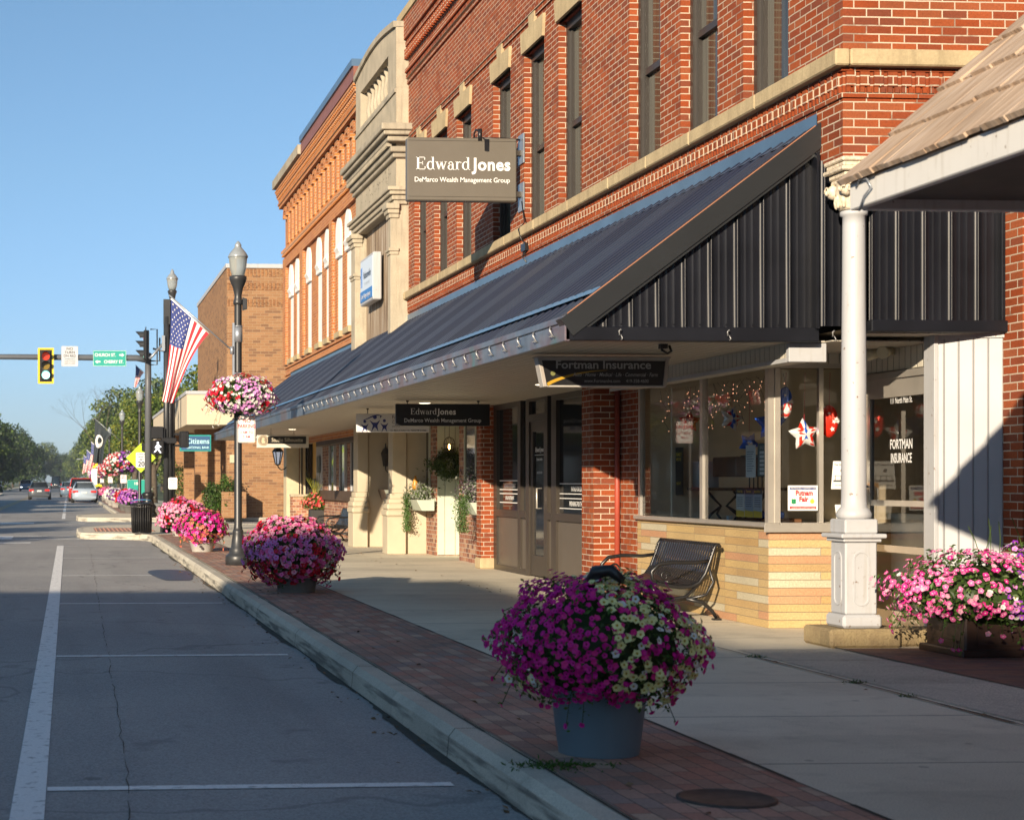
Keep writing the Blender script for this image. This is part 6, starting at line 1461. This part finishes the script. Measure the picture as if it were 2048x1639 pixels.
# ------------------------------------------------------------------ trees
BARK = mat('bark', (.09,.07,.05), .95, var=.35, nscale=6, bump=.8)
def tree(x, y, h, r, label, pal, n=5200, ls=.34, seed=0, trunk=.28, shape='round', zlow=.2, group='street trees beyond the junction'):
    rg = np.random.default_rng(seed); t = thing('tree', label, 'tree', (x,y,RZ), group)
    b = M(); hh = h*(zlow+.12); b.tube([(x,y,RZ),(x+.05,y,hh*.5),(x-.05,y,hh),(x,y,h*.75)], [trunk,trunk*.8,trunk*.65,trunk*.15], 8)
    cl = []; k = 46
    for i in range(k):
        v = rg.normal(size=3); v /= np.linalg.norm(v); q = rg.uniform(.45,1)
        zc = h*(zlow+1)/2; zr = h*(1-zlow)/2
        if shape == 'cone':
            tz = rg.random()**.8; rr = r*(1-tz)*rg.uniform(.3,1)+.3; a = rg.uniform(0,6.28); c = np.array([x+rr*math.cos(a), y+rr*math.sin(a), h*(zlow+(1-zlow)*tz)])
        else: c = np.array([x,y,zc])+v*np.array([r,r,zr])*q*.82
        cl.append(c)
        if i < 9: b.tube([(x,y,hh*rg.uniform(.7,1.05)),((x*1.2+c[0]*.8)/2,(y*1.2+c[1]*.8)/2,(hh+c[2])/2),tuple(c)], [trunk*.4,trunk*.25,.04], 5)
    b.build('trunk', BARK, t)
    pos, nr, mi = [], [], []
    for c in cl:
        m = n//k; cr = rg.uniform(.55,1.1)*r*.34; v = rg.normal(size=(m,3)); v /= np.linalg.norm(v,axis=1,keepdims=True); q = rg.uniform(.35,1.05,(m,1))**.6
        flat = np.array([1.15,1.15,.75 if shape != 'cone' else .4]); pos.append(c+v*q*cr*flat); nr.append(v+rg.normal(size=(m,3))*.7+np.array([0,0,.3])); mi.append(np.where(rg.random(m) < .65, rg.integers(0,3), rg.integers(0,3,m)))
    pos = np.concatenate(pos); nr = np.concatenate(nr); mi = np.concatenate(mi)
    b = M(); leaves(b, pos, nr, ls*rg.uniform(.6,1.3,len(pos)), mi, .7); b.build('crown', pal, t)
    return t
G1, G2, G3 = [LEAFA,LEAFB,LEAFC], [LEAFB,LEAFY,LEAFA], [LEAFC,LEAFA,LEAFC]
ORD = ['first','second','third','fourth','fifth','sixth','seventh','eighth','ninth','tenth']
T1 = tree(-11.3, 190, 14.6, 5.6, 'tall ragged evergreen at the left edge of the view', G1, shape='cone', seed=1, ls=.4, n=7000, zlow=.05)
T2 = tree(7.6, 255, 16.5, 6.0, 'tall broad tree overhanging the right pavement in the distance', G1, seed=2, n=10000, ls=.5, zlow=.02)
T3 = tree(7.2, 118, 8.2, 2.7, 'yellow green street tree behind the bank canopy', G2, seed=3, n=6500, ls=.24)
T4 = tree(-13.5, 260, 13.5, 6.5, 'broad dark tree on the left beyond the evergreen', G3, seed=4, n=10000, ls=.55, zlow=.0)
dup(T3, (5.3,104,RZ), 'yellow green street tree between the diamond sign and the signal mast', rz=1.3, scale=(.95,.95,.9)); dup(T3, (6.0,140,RZ), 'yellow green street tree behind the flower baskets', rz=2.2, scale=.95)
dup(T3, (8.6,96,RZ), 'leafy street tree peeping over the bank canopy edge', rz=.4, scale=(1,1,1.12)); dup(T3, (6.6,165,RZ), 'smaller green tree behind the flags', rz=2.9, scale=1.25)
right = [(11,215,.95),(8.5,205,.72),(9,300,1.0),(8,345,.98),(9.5,390,1.1),(8,440,1.1),(10,500,1.15),(14,250,1.05),(7.4,180,.62),(16,330,1.1)]
for i,(x,y,s_) in enumerate(right): dup(T2, (x,y,RZ), 'broad green avenue tree, %s of the copies along the right side of the road' % ORD[[2,1,5,6,7,8,9,3,0,4][i]], rz=i*1.1, scale=s_, group='avenue trees on the right')
left = [(-14.5,222,.7),(-16,300,1.0),(-14,345,1.0),(-13,395,1.1),(-13,455,1.15),(-15,520,1.2),(-20,240,.9),(-22,330,1.1)]
for i,(x,y,s_) in enumerate(left): dup(T4, (x,y,RZ), 'dark broad avenue tree, %s one along the left side of the road' % ORD[[0,3,4,5,6,7,1,2][i]], rz=i*1.3+.4, scale=s_, group='avenue trees on the left')
for i,(x,y,s_) in enumerate([(-9,640,1.05),(-3,700,1.0),(3,680,1.0),(-15,600,1.15),(8,590,1.15),(14,640,1.3),(-24,620,1.3),(-34,560,1.4),(22,600,1.4),(-1,760,1.1)]): dup(T4 if i%2 else T2, (x,y,RZ), 'distant green tree closing the far end of the road, %s from the left' % ORD[[3,4,6,2,7,8,1,0,9,5][i]], rz=i*.9, scale=s_, group='trees closing the far end')
# low trees over the road, outside the frame, whose shadows bar the carriageway
for i,(x,y,s_) in enumerate([(-12,26,.78),(-12.5,34,.85),(-12,43,.80),(-12,66,.85),(-12.2,78,.95),(-12,92,1.0),(-12,112,1.1),(-12,132,1.15)]): dup(T3, (x,y,RZ), 'street tree on the left pavement outside the view, %s from the near end' % ORD[i], rz=i*.8, scale=s_, group='trees on the left pavement')
# bare tree
t = thing('tree', 'bare branched tree standing above the green crowns', 'tree', (3.8,175,0)); b = M(); rg = random.Random(3)
def branch(p, d, l, r, k):
    q = p+d*l; b.tube([p,(p+q)/2+Vector((rg.uniform(-.1,.1),0,rg.uniform(-.05,.1)))*l*.3,q], [r,r*.8,r*.6], 4)
    if k: 
        for i in range(3): branch(q, (d+Vector((rg.uniform(-.7,.7),rg.uniform(-.7,.7),rg.uniform(-.2,.5)))).normalized(), l*.68, r*.45, k-1)
branch(Vector((3.8,175,0)), Vector((-.08,0,1)), 4.2, .14, 5); b.build('trunk', BARK, t)

# ------------------------------------------------------------------ vehicles
TYRE = mat('tyre', (.012,.012,.012), .8); RIM = mat('alloy', (.35,.35,.36), .3, .6); CGLASS = mat('car_glass', (.012,.02,.028), .05, var=0, spec=.8); TAIL = mat('tail_light', (.35,.012,.012), .25, var=0, emit=(.9,.05,.03), estr=.35)
CHROME = mat('plate_white', (.6,.6,.58), .4, var=0)
def car(label, x, y, paint, kind='saloon', L=4.7, W=1.84, H=1.45, flip=False, lights=False, cat='car'):
    """built with its rear at y looking from behind, +Y forwards; flip turns it to face the camera"""
    t = thing('parked_car' if not flip else 'oncoming_car', label, cat, (x,y,RZ), 'vehicles on the far road')
    z0 = RZ
    if kind == 'saloon':
        st = [(0,.72,.50),(.015,.90,.86),(.05,1.0,.93),(.16,1.02,.97),(.30,.98,.93),(.50,.95,.93),(.68,.93,.92),(.80,.86,.92),(.94,.74,.88),(1,.55,.78)]
        gh = [(.10,.99,.80),(.24,H,.62),(.34,H+.0,.64),(.50,H,.64),(.60,H-.06,.62),(.74,.92,.78)]
    elif kind == 'suv':
        st = [(0,.80,.60),(.012,1.05,.92),(.05,1.12,.96),(.3,1.1,.97),(.6,1.08,.96),(.74,1.06,.95),(.92,.98,.9),(1,.7,.8)]
        gh = [(.01,1.08,.86),(.05,H-.05,.72),(.12,H,.74),(.50,H,.74),(.58,H-.08,.72),(.70,1.06,.82)]
    else:
        st = [(0,1.0,.9),(.02,1.05,.98),(.4,1.1,.98),(.6,1.15,.98),(.72,1.2,.98),(.95,1.1,.92),(1,.8,.85)]
        gh = [(.42,1.05,.86),(.45,H,.74),(.5,H,.76),(.66,H-.03,.74),(.75,1.15,.82)]
    b = M(); vs = []
    for (u,zt,wf) in st:
        w = W/2*wf; yy = y+u*L
        vs += [(x+sx*w*k_,yy,z0+zz) for sx,k_,zz in ((-1,.86,.20),(-1,1.0,.34),(-1,1.0,.60),(-1,.97,zt*.90),(-1,.86,zt),(1,.86,zt),(1,.97,zt*.90),(1,1.0,.60),(1,1.0,.34),(1,.86,.20))]
    n = 10; b.add(vs, [(i*n+j,i*n+(j+1)%n,(i+1)*n+(j+1)%n,(i+1)*n+j) for i in range(len(st)-1) for j in range(n)]+[tuple(range(n)),tuple((len(st)-1)*n+j for j in range(n))], 0, True)
    body = b.build('body', paint, t)
    g = M(); vs = []
    for (u,zt,wf) in gh: w = W/2*wf; vs += [(x-W/2*.86,y+u*L,z0+min(zt,1.0)-.03),(x-w,y+u*L,z0+zt-.03),(x+w,y+u*L,z0+zt-.03),(x+W/2*.86,y+u*L,z0+min(zt,1.0)-.03)]
    k_ = len(gh); g.add(vs, [(i*4+j,i*4+j+1,(i+1)*4+j+1,(i+1)*4+j) for i in range(k_-1) for j in range(3)]+[(0,1,2,3)], 0, True); g.build('windows', CGLASS, t)
    rf = M(); idx = [i for i,q in enumerate(gh) if q[1] > H-.12]; a, c = gh[idx[0]], gh[idx[-1]]
    rf.bbox(x-W/2*a[2]-.02,x+W/2*a[2]+.02,y+a[0]*L-.02,y+c[0]*L+.02,z0+H-.055,z0+H+.01,.03)
    for sx in (-1,1):
        p0, p1 = gh[0], a; rf.tube([(x+sx*W/2*.86,y+p0[0]*L-.02,z0+p0[1]-.02),(x+sx*W/2*a[2],y+a[0]*L,z0+H-.02)], .045, 6); p0 = gh[-1]
        rf.tube([(x+sx*W/2*.86,y+p0[0]*L,z0+p0[1]-.02),(x+sx*W/2*c[2],y+c[0]*L,z0+H-.06)], .04, 6)
    rf.build('roof', paint, t)
    for fy in (.18,.80):
        for sx in (-1,1):
            w_ = M(); cyl = [(x+sx*(W/2-.22),x+sx*(W/2-.01))]; R_ = .33
            w_.tube([(x+sx*(W/2-.24),y+fy*L,z0+R_),(x+sx*(W/2-.20),y+fy*L,z0+R_),(x+sx*(W/2-.02),y+fy*L,z0+R_),(x+sx*(W/2),y+fy*L,z0+R_)], [R_*.9,R_,R_,R_*.92], 20); wo = w_.build('wheel', TYRE, t)
            M().tube([(x+sx*(W/2-.03),y+fy*L,z0+R_),(x+sx*(W/2+.006),y+fy*L,z0+R_)], .2, 14).build('rim', RIM, wo)
    zt = st[1][1]
    for sx in (-1,1):
        if kind == 'saloon': M().bbox(x+sx*W*.24,x+sx*W*.455,y-.03,y+.25,z0+zt-.20,z0+zt-.05,.03).build('tail_light', TAIL, t)
        else: M().bbox(x+sx*W*.40,x+sx*W*.47,y-.03,y+.15,z0+zt-.30,z0+zt+.02,.02).build('tail_light', TAIL, t)
        hl = bpy.data.materials.get('headlight_on' if lights else 'headlight_off') or mat('headlight_on' if lights else 'headlight_off', (.8,.85,.9), .2, var=0, emit=(.85,.93,1) if lights else None, estr=5)
        M().bbox(x+sx*W*.26,x+sx*W*.42,y+L-.18,y+L+.01,z0+.58,z0+.70,.03).build('headlight', hl, t)
        M().bbox(x+sx*W*.47,x+sx*W*.56,y+L*.66,y+L*.66+.12,z0+.98,z0+1.10,.03).build('mirror', paint, t)
    M().bbox(x-.19,x+.19,y-.04,y+.02,z0+zt-.25,z0+zt-.12,.01).build('number_plate', CHROME, t)
    M().bbox(x-W*.44,x+W*.44,y-.05,y+.05,z0+.30,z0+.46,.04).build('bumper', paint, t)
    if flip: t.rotation_euler = (0,0,math.pi)
    return t
CP = lambda n,c,m=.0: mat(n, c, .28, m, var=.03, coat=.8)
car('silver blue saloon parked at the right kerb, the nearest vehicle', 1.12, 116.6, CP('silver_blue_paint', (.42,.50,.58), .3), 'saloon')
car('dark saloon driving away in the near lane', -2.35, 136.3, CP('dark_silver_paint', (.10,.11,.12), .4), 'saloon')
car('red estate car parked just beyond the silver blue saloon', .95, 123.0, CP('red_paint', (.38,.02,.02)), 'suv', 4.9, 1.92, 1.72)
car('small blue grey car glimpsed beyond the red one', .1, 160, CP('blue_grey_paint', (.10,.15,.20)), 'saloon')
car('blue pickup coming towards the viewer with headlights on', -6.6, 265, CP('blue_paint', (.04,.10,.20)), 'pickup', 5.2, 1.95, 1.75, True, True)
car('dark blue car parked at the left kerb', -9.0, 192, CP('navy_paint', (.015,.03,.06)), 'suv', 4.7, 1.9, 1.6, True)
car('dark red car parked beyond the dark blue one', -10.0, 235, CP('maroon_paint', (.16,.01,.015)), 'suv', 4.7, 1.9, 1.6, True)
car('dark high truck far down the road under the trees', -2.4, 330, CP('black_truck_paint', (.02,.022,.025)), 'suv', 5.5, 2.2, 2.6)
# ------------------------------------------------------------------ distant street clutter
t = thing('sign_board', 'white board with red and blue panels at the far left edge', 'sign board', (-8.2,172,0))
M().tube([(-8.0,172,0),(-8.0,172,2.0)], .06, 6).tube([(-7.2,172,0),(-7.2,172,5.2)], .05, 6).build('post', GALV, t)
M().bbox(-9.6,-7.25,171.9,172,2.7,4.15,.03).build('board', PAINT, t)
for (a,c,z0,z1,m_) in ((-8.4,-7.9,3.75,3.9,FR),(-8.3,-7.6,3.5,3.78,FR),(-9.4,-8.6,3.55,3.75,FB),(-8.3,-7.5,2.80,3.05,FR),(-8.8,-8.3,2.95,3.25,FB),(-7.5,-7.3,2.9,3.3,FB)): M().box(a,c,171.88,171.9,z0,z1).build('panel', m_, t)
plate_sign('street_sign', 'green street sign at the far left kerb', 'sign', -8.0, 171, 1.95, 1.0, .3, [('MAIN ST',-.08,.2,.9)] if False else [], face=TEAL)
t = thing('utility_pole', 'wooden utility pole with a crossarm on the far left', 'utility pole', (-10.4,205,0)); M().tube([(-10.4,205,0),(-10.4,205,6.9)], [.15,.10], 8).build('post', BARK, t); M().box(-11.8,-9.0,204.9,205.1,6.5,6.62).build('crossarm', BARK, t)
t = thing('utility_pole', 'pale wooden pole with a street light arm behind the far flags', 'utility pole', (3.0,180,0)); M().tube([(3.0,180,0),(3.0,180,6.9)], [.16,.12], 8).build('post', mat('pale_wood', (.28,.20,.12), .9), t); M().tube([(3.0,180,3.7),(2.0,180,3.85),(1.2,180,3.75)], .04, 6).bbox(.9,1.3,179.9,180.1,3.68,3.8,.03).build('light_arm', GALV, t)
t = thing('utility_pole', 'thin dark pole beside the pale wooden pole', 'utility pole', (2.9,160,0)); M().tube([(2.9,160,0),(2.9,160,6.9)], [.1,.08], 8).build('post', POLE, t)
t = thing('banner', 'white and yellow sunflower banner beside the far flags', 'banner', (2.15,128,0)); M().tube([(2.2,128,0),(2.2,128,2.9)], .03, 6).build('post', POLE, t)
M().bbox(1.75,2.2,127.97,128,1.05,2.3,.01).build('cloth', FW, t)
SUNF = mat('sunflower_yellow', (.85,.62,.01), .6); SUNC = mat('sunflower_centre', (.25,.09,.01), .8)
for (cx_,cz_,r_) in ((1.95,2.65,.34),(2.3,.85,.36)):
    b = M(); P = [(r_*(1 if i%2 else .7)*math.cos(i*math.pi/12), r_*(1 if i%2 else .7)*math.sin(i*math.pi/12)) for i in range(24)]; b.flat(P, (cx_,127.95,cz_), 'S', .02); fo = b.build('sunflower', SUNF, t); M().disc((cx_,127.92,cz_), r_*.33, 'S', 12).build('sunflower_centre', SUNC, fo)
o = plate_sign('direction_sign', 'green direction sign with white symbols beyond the speed limit diamond', 'sign', 3.55, 88, .95, .95, .95, [], face=TEAL, border=WHITE)
M().text('109', (3.6,87.99,1.15), .22, 'S', bold=.02).text('12', (3.5,87.99,.75), .2, 'S', bold=.02).build('lettering', WHITE, o)
for i,(x,w) in enumerate(((3.4,.5),(4.1,.7),(4.9,.5))): bush(x, 96+i*4, w, 1.1, ['low white flowering hedge beside the green direction sign','white flowering hedge in the middle of the far right bed','white flowering hedge nearest the bank columns'][i], 500, .16, [WHT,LEAFA,LEAFS])
# ------------------------------------------------------------------ things in the insurance shop window
def star_pts(r, n=5, inner=.5, rot=0):
    return [((r if i%2 == 0 else r*inner)*math.sin(math.pi*i/n+rot), (r if i%2 == 0 else r*inner)*math.cos(math.pi*i/n+rot)) for i in range(2*n)]
def balloon(name, lab, c, r, mats, rot=0, inner=.52, face='W', stripes=None, spots=0, oval=None, turn=0):
    """puffy foil balloon: outline inflated towards a fat middle"""
    t = thing(name, lab, 'balloon', c, 'foil balloons in the shop window')
    if oval: P = [(oval[0]*r*math.cos(a), oval[1]*r*math.sin(a)) for a in [2*math.pi*i/20 for i in range(20)]]
    else:
        S = star_pts(r, 5, inner, rot); P = []
        for i in range(10):
            a, q = S[i], S[(i+1)%10]
            P += [(a[0]*.94,a[1]*.94) if i%2 == 0 else a, ((a[0]+q[0])/2,(a[1]+q[1])/2)]
    b = M(); rings = [(1,0),(.93,.10),(.75,.22),(.45,.30),(.0,.33)]; ca, sa = math.cos(turn), math.sin(turn)
    def W3(u, v, d): # u right, v up, d depth
        u2, d2 = u*ca-d*sa, u*sa+d*ca
        return (c[0]-d2, c[1]-u2, c[2]+v) if face == 'W' else (c[0]+u2, c[1]-d2, c[2]+v)
    n = len(P)
    for sg in (1,-1):
        vs = []
        for (s_,d) in rings: vs += [W3(p[0]*s_, p[1]*s_, sg*d*r*(1 if oval else .8)) for p in P]
        fs, ms = [], []
        for k in range(len(rings)-1):
            for j in range(n):
                fs.append((k*n+j,k*n+(j+1)%n,(k+1)*n+(j+1)%n,(k+1)*n+j)); u = (P[j][0]+P[(j+1)%n][0])/2*(rings[k][0]+rings[k+1][0])/2
                ms.append(0 if not stripes else stripes(u/r, (P[j][1]+P[(j+1)%n][1])/2*(rings[k][0]+rings[k+1][0])/2/r))
        o = len(b.v); b.v += vs
        for f_,m_ in zip(fs,ms): b.f.append(tuple(i+o for i in f_)); b.m.append(m_); b.s.append(True)
    b.build('foil', mats, t)
    if spots:
        s = M(); rr = random.Random(int(c[1]*100))
        for i in range(spots):
            a = rr.uniform(0,6.28); q = rr.uniform(0,.45)*r; u, v = q*math.cos(a), q*math.sin(a)*(1.2 if oval else 1); S = star_pts(r*rr.uniform(.10,.20), 5, .45, rr.uniform(0,1))
            s.poly([W3(u+p[0], v+p[1], r*.335) for p in S])
        s.build('foil_stars', FW, t)
    M().tube([(c[0],c[1],c[2]+r*.8),(c[0]+.01,c[1],2.30)], .002, 4).build('ribbon', FR, t)
    return t
fr_, fb_, fw_ = mat('red_foil', (.85,.04,.02), .22, .35, var=0), mat('blue_foil', (.02,.13,.70), .22, .35, var=0), mat('white_foil', (.75,.75,.75), .25, .2, var=0)
stripe = lambda u,v: 1 if abs(u+.25) < .08 or abs(u-.38) < .08 else 2 if abs(u-.02) < .07 else 0
balloon('star_balloon', 'red star balloon behind the left shop pane', (6.50,17.17,1.94), .13, [fr_], spots=3, face='S')
balloon('star_balloon', 'dark striped star balloon behind the middle shop pane', (6.50,16.05,1.93), .14, [fw_,fr_,fb_], stripes=stripe, rot=.3, face='S')
balloon('star_balloon', 'bright blue star balloon straddling the corner mullion', (6.42,14.95,1.84), .17, [fb_], spots=5, face='S')
balloon('star_balloon', 'dark blue star balloon low behind the middle pane', (6.55,15.75,1.68), .12, [fb_], spots=4, rot=.5, face='S')
balloon('oval_balloon', 'oval balloon with white stars on blue and red stripes beside the corner mullion', (6.49,14.80,2.03), .125, [fb_,fr_,fw_], stripes=lambda u,v: 0 if v-u*.5 > -.05 else (1 if int((v+2)*5)%2 else 2), oval=(.55,1.15), spots=4, face='S')
balloon('star_balloon', 'white star balloon with red and blue stripes in the side window', (6.68,14.83,1.74), .16, [fw_,fr_,fb_], stripes=stripe, face='S', spots=0, rot=-.1)
balloon('oval_balloon', 'red balloon with white stars hanging beside the white column', (6.90,14.80,1.86), .14, [fr_], spots=5, oval=(.62,1.05), face='S')
balloon('star_balloon', 'blue star balloon seen through the shop door', (7.5,14.0,1.78), .15, [fb_], spots=4)
PAP = mat('paper', (.72,.72,.68), .7, var=.02); INK = mat('print_ink', (.05,.05,.06), .6, var=0); GREYP = mat('grey_green_print', (.12,.17,.16), .6, var=0)
def paper(name, lab, c, w, h, face, m=None, lean=0, cat='paper'):
    b = M().flat([(-w/2,-h/2),(w/2,-h/2),(w/2+lean,h/2),(-w/2+lean,h/2)], c, face, .003); return tag(b.build(name, m or PAP), lab, cat, 'papers in the shop window')
o = paper('notice', 'tall white printed notice on the glass left of the corner mullion', (6.305,15.12,1.50), .22, .30, 'W')
b = M(); [b.flat([(-.08,.09-.022*i),(.08-(i%3)*.02,.09-.022*i),(.08-(i%3)*.02,.085-.022*i),(-.08,.085-.022*i)], (6.30,15.12,1.50), 'W', .001) for i in range(9)]; b.build('print', INK, o)
o = paper('notice', 'tall grey green schedule with white boxes next to the corner mullion', (6.305,14.86,1.51), .20, .30, 'W', GREYP)
b = M(); [b.flat([(-.05,.08-.038*i),(.05,.08-.038*i),(.05,.055-.038*i),(-.05,.055-.038*i)], (6.30,14.86,1.51), 'W', .001) for i in range(6)]; b.text('SALE', (6.30,14.86,1.61), .04, 'W'); b.build('print', PAP, o) if False else b.build('print_box', PAP, o)
# fair sign
c = (6.56,14.60,1.165); o = paper('fair_sign', 'white fair poster with red title and green clover in the side window', (6.56,14.59,1.165), .275, .225, 'S', cat='poster')
b = M().flat([(-.12,.075),(.12,.075),(.12,.098),(-.12,.098)], (6.56,14.586,1.165), 'S', .001); b.build('top_band', FB, o)
b = M().flat([(-.12,-.098),(.12,-.098),(.12,-.075),(-.12,-.075)], (6.56,14.586,1.165), 'S', .001); b.text('Putnam', (6.57,14.585,1.19), .062, 'S', bold=.04, xs=.85).text('Fair', (6.565,14.585,1.135), .062, 'S', bold=.04, xs=.9); b.build('title', mat('poster_red', (.60,.02,.03), .5, var=0), o)
b = M().text('WE PROUDLY SUPPORT THE', (6.56,14.584,1.246), .018, 'S', bold=.01).text('JUNIOR FAIR LIVESTOCK SALE', (6.56,14.584,1.072), .016, 'S', bold=.01); b.build('band_lettering', PAP, o)
b = M()
for i in range(4): a = math.pi/4+i*math.pi/2; b.disc((6.475+.014*math.cos(a),14.586,1.135+.014*math.sin(a)),.012,'S',10,t=.001)
b.box(6.473,6.477,14.585,14.586,1.105,1.135); b.build('clover', mat('clover_green', (.0,.25,.08), .5, var=0), o)
b = M().disc((6.645,14.586,1.135),.02,'S',14,t=.001).flat([(-.006,.018),(.006,.018),(0,.032)], (6.645,14.586,1.135), 'S', .001); b.build('gold_emblem', mat('poster_gold', (.65,.48,.05), .5, var=0), o)
o = paper('theatre_notice', 'white theatre notice with a film strip in the side window by the column', (6.95,14.59,1.37), .26, .25, 'S', lean=.02)
b = M().text('The Shannon Theater', (6.95,14.586,1.455), .024, 'S', bold=.005); b.flat([(-.11,-.045),(.12,-.045),(.12,-.06),(-.11,-.06)], (6.95,14.586,1.37), 'S', .001)
for i in range(4): b.box(6.855+i*.052,6.86+i*.052,14.585,14.586,1.325,1.365)
b.box(6.85,7.07,14.585,14.586,1.363,1.367).text('Saturday October 12', (6.93,14.586,1.275), .018, 'S'); b.disc((6.92,14.586,1.41),.016,'S',12,t=.001); b.build('print', INK, o)
M().flat([(.03,-.12),(.12,-.12),(.125,-.07),(.035,-.07)], (6.95,14.586,1.37), 'S', .0015).build('orange_patch', mat('orange_print', (.65,.28,.02), .5, var=0), o)
o = paper('bank_note_notice', 'white notice with a printed bank note on the sill by the column', (6.96,14.59,1.04), .18, .13, 'S', lean=-.015)
b = M().flat([(-.07,-.05),(.07,-.05),(.07,-.005),(-.07,-.005)], (6.96,14.586,1.04), 'S', .001); nt_ = b.build('note', mat('pale_green_print', (.40,.45,.36), .6), o)
b = M(); [b.disc((6.96+dx,14.5845,1.012),.012,'S',10,t=.001) for dx in (-.045,0,.045)]; b.text('Bring this in for a free quote', (6.96,14.586,1.07), .012, 'S'); b.build('print', INK, o)
# leaflets, poster, sewing table, odds and ends
for i,(y,m_,l) in enumerate(((15.42,PAP,'leftmost'),(15.22,mat('blue_grey_leaflet', (.35,.42,.50), .5),'middle'),(15.02,mat('pale_blue_leaflet', (.50,.55,.60), .5),'rightmost'))):
    o = paper('leaflet', l+' of three dark headed leaflets standing on the window sill', (6.33,y,1.105), .19, .25, 'W', m_)
    M().flat([(-.095,.09),(.095,.09),(.095,.14),(-.095,.14)], (6.327,y,1.105), 'W', .001).build('header_band', INK, o); M().text(['History','Day','Treatments','Auto & Home'][i+1] if i else 'History Day', (6.325,y,1.21), .035, 'W', bold=.02, xs=.7).build('header_lettering', mat('leaflet_yellow', (.75,.55,.05), .5, var=0) if i == 0 else bpy.data.materials['leaflet_yellow'], o)
    M().flat([(-.095,-.125),(.095,-.125),(.095,-.07),(-.095,-.06)], (6.327,y,1.105), 'W', .001).build('footer_band', bpy.data.materials['leaflet_yellow'], o)
    b = M(); [b.flat([(-.07,.06-.02*k),(.06,.06-.02*k),(.06,.055-.02*k),(-.07,.055-.02*k)], (6.326,y,1.105), 'W', .001) for k in range(5)]; b.build('print', INK, o)
o = paper('poster', 'narrow black poster with yellow lettering behind the left shop pane', (6.40,17.20,1.42), .24, .50, 'W', SIGNBLK, cat='poster')
b = M().text('FAMILY', (6.396,17.2,1.58), .05, 'W', bold=.02).text('MOVIE', (6.396,17.2,1.53), .045, 'W', bold=.02).text('NIGHT', (6.396,17.2,1.28), .04, 'W', bold=.02); b.build('print', bpy.data.materials['leaflet_yellow'], o)
t = thing('sewing_table', 'old sewing table with curly cast iron legs behind the left shop panes', 'table', (6.8,16.6,.88))
M().bbox(6.5,7.1,16.05,17.25,1.22,1.25,.008).build('table_top', mat('walnut', (.14,.06,.025), .45, var=.2), t)
M().bbox(6.6,7.0,16.2,16.8,1.36,1.56,.01).build('wooden_box', bpy.data.materials['walnut'], t)
for yy in (16.3,17.0):
    b = M()
    for s_ in (-1,1): b.tube([(6.8+s_*.2,yy,.89),(6.8+s_*.13,yy,.98),(6.8+s_*.03,yy,1.06),(6.8+s_*.12,yy,1.15),(6.8+s_*.18,yy,1.22)], .014, 6).tube([(6.8+s_*.03,yy,1.06),(6.8+s_*.12,yy-.12,.98),(6.8+s_*.1,yy-.22,.9)], .012, 6)
    b.build('leg', BLACK, t)
b = M()
for i in range(6): b.tube([(6.7,15.6+i*.1,1.5-i*.02),(6.7,15.6+i*.1,1.30-.03*i)], .007, 4)
b.tube([(6.7,15.4,1.50),(6.7,15.9,1.56),(6.7,16.3,1.56)], .014, 6).tube([(6.7,15.55,1.46),(6.7,15.75,1.2),(6.7,15.95,1.0),(6.7,15.95,.9)], .014, 6); tag(b.build('iron_chair', BLACK), 'black iron chair back curving behind the middle shop pane', 'chair')
tag(M().bbox(6.55,6.75,17.0,17.22,1.25,1.52,.005).build('grey_box', mat('pale_card', (.45,.46,.48), .6)), 'pale card box leaning on the sewing table', 'box')
o = tag(M().bbox(6.5,6.9,15.35,15.95,.885,.96,.006).build('wooden_tray', bpy.data.materials['walnut']), 'shallow wooden tray on the window platform', 'tray')
tag(M().bbox(6.55,6.75,15.4,15.6,.962,1.03,.01).build('blue_bag', fb_), 'small bright blue bag in the wooden tray', 'bag')
tag(M().bbox(6.36,6.4,15.78,15.84,.885,.98,.004).build('switch_card', mat('pale_blue_card', (.45,.55,.62), .6)), 'small pale blue card standing by the window mullion', 'card')
b = M(); rr = random.Random(5); bu = M()
for i in range(26):
    y0 = 14.9+i*.12; l = rr.uniform(.15,.5); P = [(6.45+rr.uniform(0,.1),y0+rr.uniform(-.04,.04),2.30-l*k/4) for k in range(5)]; b.tube(P, .002, 3)
    for p in P[1:]: bu.ell((p[0]-.01,p[1],p[2]),(.0035,.0035,.005),5,4)
sl_ = b.build('string_lights', BRONZE); tag(sl_, 'string of tiny warm lights hanging at the top of the shop window', 'string lights')
bu.build('bulb', mat('warm_bulb', (1,.6,.35), .4, var=0, emit=(1,.45,.25), estr=1.1), sl_)
b = M().prism([(6.4+.3*math.cos(a),.0+.22*math.sin(a)) for a in [i*.3 for i in range(3)]], 'y', 0, .01) if False else None
# ------------------------------------------------------------------ air
hz = M().box(-420,420,-60,900,RZ-1.2,42); hm = bpy.data.materials.new('haze_air'); hm.use_nodes = True
hn = hm.node_tree.nodes; hn.remove(hn['Principled BSDF']); pv = hn.new('ShaderNodeVolumePrincipled')
pv.inputs['Color'].default_value = (.80,.88,1,1); pv.inputs['Density'].default_value = .0003; pv.inputs['Anisotropy'].default_value = .2
hm.node_tree.links.new(pv.outputs[0], hn['Material Output'].inputs['Volume'])
tag(hz.build('haze', hm), 'thin morning haze over the whole street', 'haze', kind='stuff')
